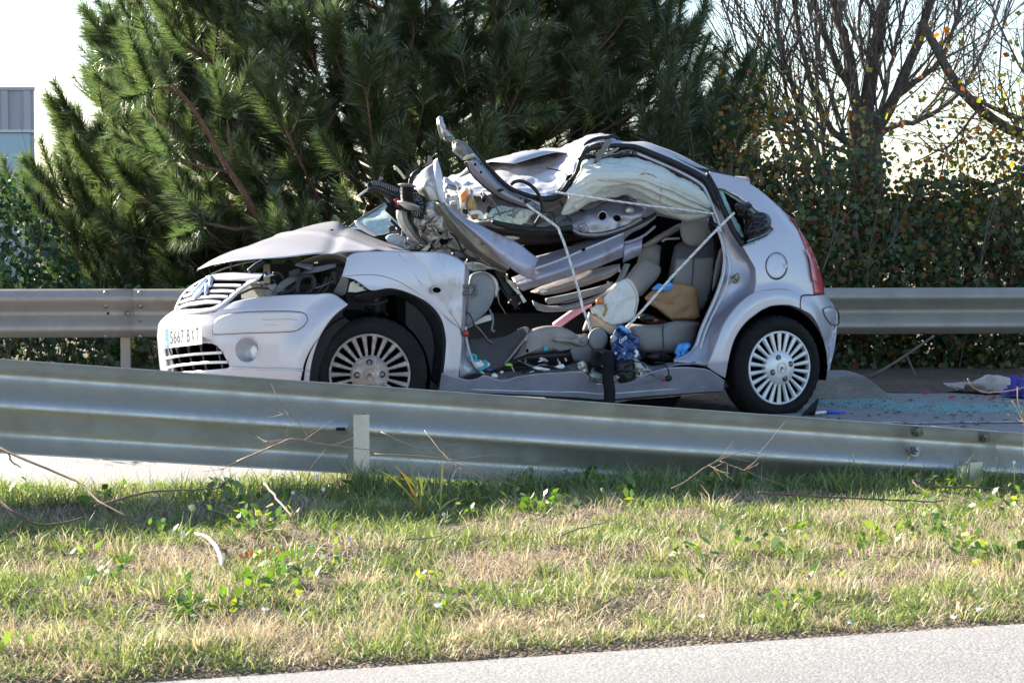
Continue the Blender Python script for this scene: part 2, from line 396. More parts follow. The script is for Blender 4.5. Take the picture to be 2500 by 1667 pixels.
# ------------------------------------------------------------------ vegetation
leaf_mat('needles', [(0, (.034, .060, .021)), (.5, (.064, .104, .034)), (.85, (.105, .15, .05)), (1, (.16, .14, .065))], .5, .34, .10)
leaf_mat('bramble', [(0, (.045, .075, .038)), (.40, (.08, .125, .055)), (.70, (.14, .17, .062)), (.80, (.24, .17, .05)), (.88, (.26, .11, .03)), (.97, (.15, .035, .02)), (1, (.09, .05, .03))], .34, .5, .03)
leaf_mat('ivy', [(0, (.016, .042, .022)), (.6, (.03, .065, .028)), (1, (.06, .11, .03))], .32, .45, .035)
leaf_mat('yellow_leaf', [(0, (.16, .20, .03)), (.5, (.32, .25, .04)), (.8, (.40, .17, .035)), (1, (.30, .07, .03))], .6, .5, .05)
mat('bark', (.065, .05, .04), .9, col2=(.13, .105, .085), scale=30, bump=.8, bscale=60)
mat('pine_bark', (.075, .04, .026), .9, col2=(.14, .08, .05), scale=25, bump=.8, bscale=50)
mat('twig_bark', (.10, .085, .075), .9, col2=(.19, .16, .135), scale=20, bump=.5, bscale=80)

def unit(v): return v / np.maximum(np.linalg.norm(v, axis=-1, keepdims=True), 1e-9)

def leaves(name, pos, size, parent, m, up=.4, fold=.25, aspect=.75, hang=.3, toward=None, **k):
    """fold-leaf blades at pos (n,3): four triangles each"""
    n = len(pos); a = unit(rng.normal(size=(n, 3)) + np.array([0, 0, -hang]))
    nn = rng.normal(size=(n, 3)) + np.array([0, 0, up])
    if toward is not None: nn = nn + np.array(toward)
    b = unit(np.cross(nn, a)); c = np.cross(a, b); s = size[:, None]
    base = pos - a * s * .5
    L = base + a * s * .42 + b * s * aspect * .5 + c * s * fold * aspect * .5
    R = base + a * s * .42 - b * s * aspect * .5 + c * s * fold * aspect * .5
    L2 = base + a * s * .8 + b * s * aspect * .26 + c * s * fold * .1; R2 = base + a * s * .8 - b * s * aspect * .26 + c * s * fold * .1
    tip = base + a * s
    V = np.stack([base, L, L2, tip, R2, R], 1).reshape(-1, 3)
    i = np.arange(n)[:, None] * 6
    F = np.concatenate([i + np.array([[0, 1, 5]]), i + np.array([[1, 2, 5]]), i + np.array([[2, 4, 5]]), i + np.array([[2, 3, 4]])], 0)
    return mk(name, V, F, m, parent, smooth=False, **k)

# --- the big pine
pine = thing('pine_tree', 'large bushy pine tree with long needles filling the view behind the car', 'tree', (-1.0, 16.8, 0))
PC = np.array([-.85, 16.7])
def pine_r(z): return float(np.interp(z, [-.2, .4, 1.2, 2.0, 2.8, 4.2, 5.6, 7.0], [2.45, 2.75, 2.75, 2.42, 2.05, 1.55, .9, .15]))
wood = MB(); shoots = []
wood.tube([(-.85, 16.7, -.1), (-.9, 16.75, 1.5), (-.8, 16.7, 3.5), (-.85, 16.7, 6.6)], [.17, .14, .09, .02], 10)
def add_shoot(p, d, l): shoots.append((np.array(p), unit(np.array(d, float)), l))
nl = 0
while nl < 215:
    z1 = random.uniform(.0, 6.8) if random.random() < .35 else random.uniform(.0, 3.5)
    az = random.uniform(0, 2 * pi)
    if sin(az) > .35 and random.random() < .5: continue          # sparser at the back
    r = pine_r(z1) * random.uniform(.80, 1.04) * (1 if random.random() < .7 else .75)
    asym = 1.0 + .04 * cos(az) - .06 * max(0, cos(az)) + .13 * max(0, -cos(az)) * (z1 < 2.6)
    end = np.array([PC[0] + cos(az) * r * asym, PC[1] + sin(az) * r * .78, z1])
    z0 = max(0.1, z1 - r * random.uniform(.35, .75))
    st = np.array([PC[0], PC[1], z0]); mid = st * .45 + end * .55 - np.array([0, 0, r * .08])
    q = resample(np.array([st, mid, end])[:, [0, 1, 2]], 9); q = np.array([st * (1 - t) ** 2 + 2 * mid * t * (1 - t) + end * t * t for t in np.linspace(0, 1, 9)])
    wood.tube(q, [.022 * (.5 + r / 4), .009], 5); nl += 1
    dv = unit(q[-1] - q[-3])
    for t in (.5, .62, .74, .86, .95, 1.0):
        p = q[0] * (1 - t) ** 2 + 2 * mid * t * (1 - t) + end * t * t
        for _ in range(2 if t < 1 else 3):
            out = np.array([cos(az), sin(az), 0]); side = np.array([-sin(az), cos(az), 0]) * random.choice((-1, 1))
            d = dv * .7 + side * random.uniform(.0, .9) + np.array([0, 0, random.uniform(.35, 1.15)]) + rng.normal(size=3) * .18
            if t == 1.0: d = dv * 1.1 + np.array([0, 0, .7]) + rng.normal(size=3) * .28
            d = unit(d); l = random.uniform(.20, .38) * (1.1 if t > .8 else .9)
            b0 = p + d * random.uniform(.0, .12)
            if len(p): wood.tube([p, b0 + d * l * .55, b0 + d * l], [.009, .004], 3, cap=False)
            add_shoot(b0, d, l)
# sprays that stand against the sky on the right, and the long limb seen through the crown
for px, py, ln, dx in ((1670, 230, .5, .5), (1720, 330, .55, .35), (1790, 300, .5, .45), (1800, 420, .45, .55), (1690, 120, .55, .3), (1630, 60, .6, .15), (1560, 330, .5, .2), (1755, 395, .4, .5), (1840, 240, .45, .4), (1600, 190, .5, .25), (1700, 420, .45, .3), (1580, 430, .45, .25), (1650, 360, .5, .2), (1740, 250, .5, .3), (1660, 30, .6, .2), (1760, 440, .45, .2), (1620, 290, .5, .15), (1690, 300, .5, .1), (1810, 350, .45, .3)):
    p = np.array(at(px, py, 15.6 + random.uniform(-.3, .6)))
    d = unit(np.array([dx, -.05, .9])); b0 = p - d * ln * .4
    wood.tube([b0 - np.array([.8, -.4, .5]), b0 - np.array([.25, -.1, .2]), b0, p + d * ln * .5], [.018, .010, .004], 4, cap=False); add_shoot(b0, d, ln * 1.15)
    for q_ in (-.5, .55):
        d2 = unit(d + np.array([q_, -.2, -.1])); add_shoot(b0 - d * .12, d2, ln * .7)
for pts, r0, r1 in (([(600, 520), (560, 440), (520, 380), (470, 290), (425, 225), (395, 195)], .027, .010), ([(525, 395), (470, 385), (415, 370)], .014, .008), ([(525, 395), (530, 340), (522, 275)], .012, .006),
                    ([(600, 520), (540, 527), (470, 512)], .02, .008), ([(700, 640), (650, 580), (600, 520)], .05, .036), ([(425, 225), (380, 200), (350, 205)], .01, .005), ([(940, 520), (880, 430), (800, 395), (740, 380)], .03, .012)):
    q = [at(x / .9408, y / .9408, 14.55 + .002 * (x - 400)) for x, y in pts]; wood.tube(q, [r0, r1], 7)
    if r1 < .013:
        for _ in range(3):
            d = unit(np.array(q[-1] - q[-2]) / np.linalg.norm(q[-1] - q[-2]) + rng.normal(size=3) * .45 + np.array([0, 0, .25])); add_shoot(np.array(q[-1]), d, random.uniform(.3, .48))
for _ in range(1050):
    z1 = random.uniform(-.05, 4.2); az = random.uniform(pi * .85, pi * 2.15); r = pine_r(z1) * random.uniform(.45, 1.0); az2 = np.array([cos(az), sin(az) * .78, 0])
    p = np.array([PC[0], PC[1], z1]) + az2 * r; d = unit(az2 * random.uniform(.2, 1.0) + np.array([0, 0, random.uniform(.1, 1.0)]) + rng.normal(size=3) * .3); l = random.uniform(.18, .34)
    wood.tube([p - d * .25 - az2 * .25, p, p + d * l], [.008, .006, .003], 3, cap=False); add_shoot(p, d, l)
wood.mk('trunk', 'pine_bark', pine)
NV = []; 
for p, d, l in shoots:
    front = p[1] < 17.0
    n = int((330 if front else 150) * (l + .06) / .34)
    t = rng.uniform(0, 1, n) ** .8
    u = unit(np.cross(d, [0.3, .2, 1])); w = np.cross(d, u); az = rng.uniform(0, 2 * pi, n)
    bend = np.array([0, 0, .16]) * l * (t ** 2)[:, None]
    base = p + d * (l * t)[:, None] + bend
    spread = (1.2 - .5 * t) * rng.uniform(.7, 1.25, n)
    nd = unit(d * 1.0 + np.array([0, 0, .25 * l]) + (u * np.cos(az)[:, None] + w * np.sin(az)[:, None]) * spread[:, None])
    ln = rng.uniform(.12, .20, n) * (1 - .25 * t)
    tip = base + nd * ln[:, None] + np.array([0, 0, -.018]) * rng.uniform(0, 1.5, n)[:, None]
    sd = unit(np.cross(nd, rng.normal(size=(n, 3)))) * rng.uniform(.0020, .0033, n)[:, None]
    NV.append(np.stack([base - sd, base + sd, tip], 1))
NV = np.concatenate(NV).reshape(-1, 3)
mk('crown', NV, np.arange(len(NV)).reshape(-1, 3), 'needles', pine, smooth=False)
print('needles', len(NV) // 3, 'shoots', len(shoots))

# --- bare tree on the right, with the branches that fan out of its forked trunk
def grow(mb, p, d, l, r, depth, lean=.0):
    n = 7; q = [np.array(p, float)]; d = unit(np.array(d, float))
    for i in range(n):
        d = unit(d + rng.normal(size=3) * .07 + np.array([0, 0, .03 + lean])); q.append(q[-1] + d * l / n)
    mb.tube(q, [r, r * .45], 6 if r > .02 else 4, cap=False)
    if depth > 0:
        for k in range(random.randint(4, 6) if depth > 1 else random.randint(4, 7)):
            t = random.uniform(.22, .98); i = int(t * n); c = q[i] + (q[min(i + 1, n)] - q[i]) * (t * n - i)
            dd = unit(q[min(i + 1, n)] - q[max(i - 1, 0)]); s = unit(np.cross(dd, rng.normal(size=3)))
            grow(mb, c, dd * .8 + s * random.uniform(.35, .8), l * random.uniform(.4, .65), max(r * .42 * (1 - .4 * t), .0028), depth - 1, .02)
bare = thing('bare_tree', 'leafless tree with a forked trunk standing behind the hedge on the right', 'tree', tuple(at(2105, 940, 17.0)))
tw = MB(); br = MB()
def path3(s, Y): a = P(s); return [np.array(at(x, y, Y + (0 if np.isnan(v) else v))) for x, y, v in a]
tr = path3('D 1985,640 1982,520 1990,420 1985,330 1978,260', 17.0); tw.tube(resample(np.array(tr), 12), [.17, .15, .135, .125], 10)
for s, r0, r1, dep in (('D 1980,300 1960,220 1950,130 1930,40 1915,-60', .07, .045, 3), ('D 1985,290 2000,200 2020,110 2040,20 2050,-80', .085, .055, 3), ('D 1990,320 2030,250 2075,150 2110,60 2130,-60', .07, .045, 3),
                       ('D 1975,280 1940,200 1900,110 1870,20 1850,-60', .05, .03, 3), ('D 1960,330 1900,290 1860,200 1830,90 1810,-20', .045, .025, 2), ('D 1998,330 2060,285 2130,270 2200,225 2260,130 2300,-10', .035, .014, 2),
                       ('D 2000,300 2060,215 2130,165 2180,90 2210,-20', .045, .02, 2), ('D 1960,360 1880,330 1820,300 1770,280 1720,240', .03, .01, 1), ('D 1935,560 1890,400 1850,290 1815,190 1780,60 1765,-50', .04, .018, 2),
                       ('D 1870,520 1850,400 1815,270 1790,150 1780,20 1790,-60', .028, .012, 2), ('D 1850,500 1810,380 1760,230 1730,130 1700,40 1690,-50', .022, .009, 2), ('D 1830,480 1790,330 1740,200 1700,120 1660,30 1640,-20', .018, .006, 2),
                       ('D 1900,540 1890,400 1875,260 1870,130 1868,0 1860,-60', .026, .012, 2), ('D 1930,420 1860,330 1780,250 1720,180 1670,100', .016, .006, 1), ('D 1900,420 1830,330 1770,280 1700,200 1650,130', .014, .005, 1),
                       ('D 1945,400 1890,300 1820,180 1790,60 1780,-40', .02, .008, 2), ('D 1960,380 1920,250 1870,120 1845,-20', .02, .01, 2), ('D 1990,360 1995,220 1975,100 1980,-40', .03, .014, 2), ('D 1995,360 2035,200 2060,80 2090,-50', .03, .014, 2)):
    a = P(s); Yj = 17.0 + random.uniform(-.5, .5) * (1 if r0 < .06 else .4)
    q = resample(np.array([np.array(at(x, y, Yj + (17 - Yj) * (1 - i / (len(a) - 1)))) for i, (x, y, _) in enumerate(a)]), 16)
    q += np.cumsum(rng.normal(size=q.shape) * .008, 0)
    (tw if r0 > .04 else br).tube(q, [r0 * .8, r1 * .75], 7, cap=False)
    for k in range(13 if dep > 1 else 6):
        i = random.randint(3, 14); dd = unit(q[i + 1] - q[i - 1]); sd = unit(np.cross(dd, rng.normal(size=3)))
        grow(br, q[i], dd + sd * random.uniform(.4, .9) + np.array([0, 0, .25]), random.uniform(.5, 1.25), random.uniform(.006, .013), dep - 1)
tw.mk('trunk', 'bark', bare); br.mk('branches', 'twig_bark', bare)

lean = thing('leaning_tree', 'slender dark trunk leaning to the left at the right edge above the hedge', 'tree', tuple(at(2560, 500, 16.2)))
tw = MB(); br = MB()
for s, r0, r1 in (('D 2560,430 2400,330 2330,310 2250,255 2200,200 2150,110 2120,60', .05, .035), ('D 2480,420 2380,310 2300,260 2220,220 2160,200', .03, .012), ('D 2400,380 2320,250 2300,120 2330,-30', .012, .006), ('D 2440,300 2360,160 2300,40 2270,-40', .012, .006), ('D 2250,255 2180,330 2120,300', .012, .005)):
    q = resample(np.array(path3(s, 16.2)), 14); q += np.cumsum(rng.normal(size=q.shape) * .007, 0); (tw if r0 > .04 else br).tube(q, [r0, r1], 7, cap=False)
    for k in range(12):
        i = random.randint(2, 12); dd = unit(q[i + 1] - q[i - 1]); sd = unit(np.cross(dd, rng.normal(size=3))); grow(br, q[i], dd * .6 + sd * .8 + np.array([0, 0, .3]), random.uniform(.35, .9), random.uniform(.004, .008), 1)
tw.mk('trunk', 'bark', lean); br.mk('branches', 'twig_bark', lean)
pp = []
for _ in range(520):
    x, y = random.uniform(2020, 2420), random.uniform(20, 420)
    if random.random() < (x - 1980) / 480 * (.35 + y / 500): pp.append(at(x / .9408, y / .9408, random.uniform(15.6, 16.8)))
pp = np.array(pp); leaves('leaves', pp, rng.uniform(.035, .075, len(pp)), lean, 'yellow_leaf', aspect=.8)

# --- bramble hedge behind the far rail on the right
hedge = thing('bramble_hedge', 'dense dark bramble hedge with scattered orange leaves to the right of the car', 'hedge', (3.2, 15.4, .05))
def hedge_top(x): return float(np.interp(x, [1.2, 1.7, 2.0, 2.5, 3.0, 3.5, 4.2, 6, 9], [1.0, 1.52, 1.62, 1.50, 1.38, 1.34, 1.66, 1.95, 1.85])) + .22 * noise.noise(Vector((x * 2.3, 0, 0)))
pos = []; sz = []
while len(pos) < 38000:
    x = random.uniform(.9, 6.2) if random.random() < .85 else random.uniform(6, 9); z = random.uniform(0, 2.5); top = hedge_top(x)
    if z > top + .55: continue
    if z > top and random.random() > .22 * (1 - (z - top) / .55): continue
    dpt = abs(random.gauss(0, .33)); y = 14.55 + .08 * x + .22 * noise.noise(Vector((x * 1.6, z * 1.6, 5))) + .14 * noise.noise(Vector((x * 4, z * 4, 9))) + dpt + max(0, z - top * .6) * .45
    if noise.noise(Vector((x * 2.6, z * 2.6, y * 1.5))) < -.22 and random.random() < .8: continue
    pos.append((x, y, z)); sz.append(random.uniform(.028, .068))
leaves('leaves', np.array(pos), np.array(sz), hedge, 'bramble', up=.6, aspect=.8, toward=(0, -.6, 0))
pos = []
while len(pos) < 3000:
    x = random.uniform(1.45, 4.2); z = random.uniform(1.05, 2.25); w = np.interp(x, [1.45, 1.9, 2.5, 3.0, 3.7], [.9, .9, .3, .3, .7])
    if random.random() < w * (2.3 - z): pos.append((x, random.uniform(14.9, 16.2), z))
leaves('sunlit_leaves', np.array(pos), rng.uniform(.022, .052, len(pos)), hedge, 'yellow_leaf', aspect=.85)
st = MB()
for _ in range(70):
    x = random.uniform(1.3, 6); y = random.uniform(14.6, 15.4) + .08 * x
    grow(st, (x, y, .02), (random.uniform(-.5, .5), random.uniform(-.3, .1), 1), random.uniform(.7, 1.7), .006, 1)
for s, Yq in (('7 1360,320 1530,220 1780,50', 13.9), ('7 1690,410 1650,290 1600,170', 14.2), ('7 1240,310 1420,305', 14.2)): st.tube(resample(np.array(path3(s, Yq)), 8), [.012, .008], 5)
st.mk('stems', 'twig_bark', hedge, kind='stuff')
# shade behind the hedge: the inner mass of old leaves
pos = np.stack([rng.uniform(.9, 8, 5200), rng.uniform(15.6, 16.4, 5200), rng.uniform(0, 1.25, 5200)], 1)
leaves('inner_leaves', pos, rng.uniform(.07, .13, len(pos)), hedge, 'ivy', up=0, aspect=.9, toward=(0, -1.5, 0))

# --- ivy hedge on the left, behind the far rail
ivy = thing('ivy_bush', 'dark glossy ivy bush at the left edge, its top bright in the sun', 'bush', (-4.2, 15.0, .0))
pos = []; sz = []
while len(pos) < 9000:
    x = random.uniform(-6.2, -2.9); z = random.uniform(-.02, 1.45); top = np.interp(x, [-6.2, -3.6, -3.2, -2.9], [1.5, 1.42, .95, .55]) + .12 * noise.noise(Vector((x * 3, 1, 0)))
    if z > top: continue
    y = 14.75 + .25 * noise.noise(Vector((x * 2, z * 2, 1))) + abs(random.gauss(0, .25)) + max(0, z - .7) * .3
    pos.append((x, y, z)); sz.append(random.uniform(.035, .07))
leaves('leaves', np.array(pos), np.array(sz), ivy, 'ivy', up=.8, aspect=.85, toward=(-.3, -.5, 0))
st = MB()
for _ in range(60): grow(st, (random.uniform(-6, -2.9), random.uniform(14.8, 15.3), -.05), (random.uniform(-.3, .3), -.1, 1), random.uniform(.5, 1.2), .006, 1)
st.mk('stems', 'twig_bark', ivy, kind='stuff')
low = thing('low_shrub', 'dark low undergrowth beneath the far guardrail left of the car bumper', 'shrub', (-2.4, 14.6, 0))
pos = []
while len(pos) < 4200:
    x = random.uniform(-4.2, 1.5); z = random.uniform(-.02, .62)
    if noise.noise(Vector((x * 3, z * 3, 2))) < -.25: continue
    pos.append((x, 14.35 + .08 * x + abs(random.gauss(0, .3)), z))
leaves('leaves', np.array(pos), rng.uniform(.03, .075, len(pos)), low, 'ivy', up=.5, aspect=.7, toward=(0, -.5, 0))
st = MB()
for _ in range(50): x = random.uniform(-4.2, 1.5); grow(st, (x, 14.5 + .08 * x, -.05), (random.uniform(-.4, .4), -.1, 1), random.uniform(.3, .6), .004, 1)
st.mk('stems', 'twig_bark', low, kind='stuff')

# --- building beyond the trees at the far left
mat('wall_cladding', (.40, .39, .42), .6, col2=(.46, .45, .48), scale=1.2, aniso=(1, 1, .1))
mat('window_glass', (.25, .42, .55), .1, spec=.8); mat('win_frame', (.6, .62, .64), .4)
bl = thing('building', 'grey ribbed building with a band of blue windows at the far left', 'building', (-13, 42, 0))
wl = MB(); x1 = float(at(84, 300, 40)[0])
wl.add([(x, y, z) for z in (0, 3.7) for x, y in ((-24, 40), (x1, 40), (x1 * 1.1 - .2, 44), (-24, 44))], [(4, 5, 6, 7), (0, 1, 5, 4), (1, 2, 6, 5), (2, 3, 7, 6), (3, 0, 4, 7)]); wl.mk('wall', 'wall_cladding', bl, smooth=False)
for i in range(26):
    b = MB(); b.box((x1 - .12 - i * .42, 39.97, 3.32), (.06, .05, .37)); b.mk('rib', 'wall_cladding', bl, smooth=False)
b = MB(); b.box(((x1 - 24) / 2, 39.95, 2.93), ((24 + x1) / 2, .08, .025)); b.mk('window_sill', 'win_frame', bl, smooth=False)
for i in range(8):
    b = MB(); b.box((x1 - .75 - i * 1.45, 39.97, 2.52), (.68, .04, .37)); b.mk('window', 'window_glass', bl, smooth=False)
b = MB(); b.add([(x, y, z) for z in (3.701, 3.76) for x, y in ((-24.1, 39.95), (x1 + .03, 39.95), (x1 * 1.1 - .17, 44.05), (-24.1, 44.05))], [(4, 5, 6, 7), (0, 1, 5, 4), (1, 2, 6, 5), (2, 3, 7, 6), (3, 0, 4, 7), (3, 2, 1, 0)]); b.mk('roof', 'wall_cladding', bl, smooth=False)
# distant low woods that close the horizon
leaf_mat('far_foliage', [(0, (.05, .07, .04)), (1, (.09, .11, .06))], .3, .6, .04)
pos = []
while len(pos) < 9000:
    x = random.uniform(-70, 70); h = 2.2 + 1.5 * noise.noise(Vector((x * .12, 0, 0))) + .6 * noise.noise(Vector((x * .6, 3, 0))) 
    pos.append((x, random.uniform(88, 94), random.uniform(-.1, max(.4, h))))
leaves('distant_trees', np.array(pos), rng.uniform(.5, 1.1, len(pos)), None, 'far_foliage', up=.5, toward=(0, -1, 0), kind='stuff', label='low pale woods along the horizon')

# ------------------------------------------------------------------ grass on the verge
leaf_mat('grass_green', [(0, (.075, .125, .035)), (.4, (.14, .20, .052)), (.75, (.25, .29, .085)), (1, (.38, .38, .16))], .35, .5, .05)
leaf_mat('grass_dry', [(0, (.28, .235, .15)), (.5, (.47, .39, .26)), (.85, (.60, .53, .38)), (1, (.40, .25, .14))], .3, .6, .04)
leaf_mat('weed_leaf', [(0, (.05, .11, .02)), (.5, (.09, .17, .03)), (.85, (.2, .26, .05)), (1, (.32, .34, .06))], .4, .45, .06)
leaf_mat('litter', [(0, (.16, .10, .07)), (.5, (.30, .21, .14)), (.85, (.46, .37, .26)), (1, (.2, .07, .05))], .15, .7, .03)

def blades(name, s, q, h, w, leanv, m, droop=.5, dirv=None, **k):
    n = len(s); x, y = xy(s, q); z = verge_h(s, q) - .006
    az = rng.uniform(0, 2 * pi, n) if dirv is None else dirv
    ld_ = np.stack([np.cos(az), np.sin(az), np.zeros(n)], 1); fa = rng.uniform(0, 2 * pi, n); sd = np.stack([np.cos(fa), np.sin(fa), np.zeros(n)], 1) * (w / 2)[:, None]
    b = np.stack([x, y, z], 1); up = np.array([0, 0, 1.])
    m1 = b + up * (h * .5 * np.cos(leanv))[:, None] + ld_ * (h * .5 * np.sin(leanv))[:, None]
    l2 = np.minimum(leanv + droop * rng.uniform(.2, 1.4, n), 1.9)
    t = m1 + up * (h * .5 * np.cos(l2))[:, None] + ld_ * (h * .5 * np.sin(l2))[:, None]
    V = np.stack([b - sd, b + sd, m1 + sd * .8, m1 - sd * .8, t], 1).reshape(-1, 3); i = np.arange(n)[:, None] * 5
    F = np.concatenate([i + np.array([[0, 1, 2]]), i + np.array([[0, 2, 3]]), i + np.array([[3, 2, 4]])], 0)
    return mk(name, V, F, m, smooth=False, kind='stuff', **k)
def scatter(n, s0, s1, q0, q1): return rng.uniform(s0, s1, n), rng.uniform(q0, q1, n)
def nz2(s, q, sc, sd): return np.array([noise.noise(Vector((a * sc, b * sc, sd))) for a, b in zip(s, q)])
def edge_q(s): return 4.625 + .02 * np.sin(s * 2.1 + 1) * np.sin(s * 5.7) + .015 * np.sin(s * 17)
s, q = scatter(190000, -.4, 5.4, 4.6, 7.6); N1 = 1.9 * nz2(s, q, 2.6, 1.) + .8 * nz2(s, q, 7.5, 4.); dryness = N1 + np.interp(q, [4.6, 5.1, 5.8, 6.3, 6.9, 7.6], [-.02, .10, .02, -.30, -.5, -.5]) + np.interp(s, [0, 2, 4.5], [.14, 0, .0])
okq = q > edge_q(s) + .03 * rng.normal(size=len(s))
thin = nz2(s, q, 7., 8.) > -.26
g = okq & thin & (dryness + rng.normal(size=len(s)) * .2 < .12)
def fade(q): return np.clip((q - 4.5) * 4, .5, 1)
sg, qg = s[g], q[g]; tall = 1 + .7 * np.clip(nz2(sg, qg, 3.1, 12.), 0, 1) + .6 * (qg > 6.8)
blades('grass', sg, qg, rng.uniform(.022, .062, len(sg)) * tall * fade(qg), rng.uniform(.0022, .0045, len(sg)), rng.uniform(.2, 1.25, len(sg)), 'grass_green', .6, label='short green grass on the verge below the guardrail')
d_ = okq & (dryness + rng.normal(size=len(s)) * .2 > .0) & (rng.random(len(s)) < .7)
sg, qg = s[d_], q[d_]; tall = 1 + 1.0 * np.clip(nz2(sg, qg, 2.6, 15.) + .1, 0, 1)
blades('dry_grass', sg, qg, rng.uniform(.02, .055, len(sg)) * tall * fade(qg), rng.uniform(.0013, .0028, len(sg)), rng.uniform(.25, 1.5, len(sg)), 'grass_dry', .5, label='straw coloured dry grass scattered over the verge')
s2, q2 = np.r_[rng.uniform(-9, -.4, 26000), rng.uniform(4.9, 12, 20000)], rng.uniform(4.6, 7.6, 46000)
blades('grass', s2, q2, rng.uniform(.03, .08, len(s2)), rng.uniform(.004, .008, len(s2)), rng.uniform(.2, 1.2, len(s2)), 'grass_green', .6, label='short green grass further along the verge')
s2 = rng.uniform(-.4, 4.9, 4500); q2 = edge_q(s2) - .025 + np.abs(rng.normal(size=4500)) * .05 * rng.choice((-.6, 1), 4500)
blades('litter', s2, np.minimum(q2, 5.2), rng.uniform(.02, .07, 4500), rng.uniform(.0014, .003, 4500), rng.uniform(1.35, 1.56, 4500), 'litter', .05, label='brown pine needles and straw along the road edge')
s2 = rng.uniform(-.4, 4.9, 26000); q2 = edge_q(s2) + np.abs(rng.normal(size=26000)) * .17 - .01 + .03 * nz2(s2, s2, 5., 31.); k2 = (nz2(s2, q2, 6., 33.) + .25 * rng.normal(size=26000) > .05)
for nm, sel, m_, lb in (('grass', ~k2, 'grass_green', 'ragged green grass creeping over the edge of the asphalt'), ('dry_grass', k2, 'grass_dry', 'ragged dry grass along the edge of the asphalt')):
    a, b = s2[sel], q2[sel]; blades(nm, a, b, rng.uniform(.018, .055, len(a)), rng.uniform(.002, .004, len(a)), rng.uniform(.3, 1.45, len(a)), m_, .6, label=lb)
# clumps of long dry straw
cs = []; 
for _ in range(60):
    c0, c1 = random.uniform(-.1, 4.8), random.uniform(4.75, 6.1); n = random.randint(30, 90); cs.append(np.stack([c0 + rng.normal(size=n) * .05, c1 + rng.normal(size=n) * .035], 1))
cs = np.concatenate(cs); blades('straw', cs[:, 0], cs[:, 1], rng.uniform(.04, .11, len(cs)), rng.uniform(.0014, .0024, len(cs)), rng.uniform(.0, .6, len(cs)), 'grass_dry', .5, label='clumps of long dry straw standing in the grass')
# rough tufts that splay outwards
tc = {'grass_green': [], 'grass_dry': []}
for _ in range(420):
    a, b = random.uniform(-.3, 5.2), 4.68 + 2.7 * random.random() ** 1.1; n = random.randint(18, 60); m_ = 'grass_green' if random.random() < .5 + .18 * (b - 5.2) else 'grass_dry'; hs = random.uniform(.6, 1.35)
    o_ = rng.normal(size=(n, 2)) * .022 * hs; dx, dy = xy(o_[:, 0], o_[:, 1]); tc[m_].append(np.stack([a + o_[:, 0], b + o_[:, 1], np.arctan2(dy, dx) + rng.normal(size=n) * .5, rng.uniform(.035, .095, n) * hs, rng.uniform(.15, .95, n)], 1))
for m_, nm, lb in (('grass_green', 'grass_tufts', 'rough green tufts standing above the short grass'), ('grass_dry', 'dry_tufts', 'rough dry tufts standing above the short grass')):
    c_ = np.concatenate(tc[m_]); blades(nm, c_[:, 0], c_[:, 1], c_[:, 3], rng.uniform(.002, .004, len(c_)), c_[:, 4], m_, .8, dirv=c_[:, 2], label=lb)
# broad leaves of low weeds in rosettes
pos = []; sz = []
for _ in range(340):
    c0 = random.uniform(-.2, 5.0); c1 = random.choice((random.uniform(4.72, 5.9), random.uniform(5.4, 7.2), random.uniform(6.5, 7.3)))
    if noise.noise(Vector((c0 * 1.3, c1 * 1.3, 20))) < -.12: continue
    k = random.randint(5, 16); sc = random.uniform(.6, 1.3)
    for _ in range(k):
        a, b = c0 + random.gauss(0, .035) * sc, c1 + random.gauss(0, .028) * sc
        pos.append((*xy(a, b), float(verge_h(a, b)) + random.uniform(.012, .055) * sc)); sz.append(random.uniform(.018, .042) * sc)
leaves('weed_leaves', np.array(pos), np.array(sz), None, 'weed_leaf', up=1.6, fold=.2, aspect=.55, hang=-.2, kind='stuff', label='broad leaves of low weeds among the grass')

# grass round the barrier post and thin growth against the rail
s3 = []; 
for px, n, sp_ in ((905, 190, .05), (880, 80, .03), (1000, 60, .07), (1230, 55, .06), (1350, 60, .08), (1640, 30, .05), (2060, 60, .05), (2180, 50, .06), (2440, 120, .07), (470, 40, .06), (650, 60, .08), (1100, 80, .1), (1500, 50, .1), (1850, 40, .08), (2300, 60, .07)):
    X0 = near_pt(px, 1150, -.16); s0, q0 = sq(X0[0], X0[1]); s3.append(np.stack([s0 + rng.normal(size=n) * sp_, q0 + rng.normal(size=n) * .03], 1))
s3 = np.concatenate(s3); hh = rng.uniform(.06, .17, len(s3)); hh[:270] = rng.uniform(.05, .2, 270)
blades('tall_grass', s3[:, 0], s3[:, 1], hh, rng.uniform(.0025, .005, len(s3)), rng.uniform(.0, .55, len(s3)), 'grass_green', .7, label='taller grass growing up against the guardrail')

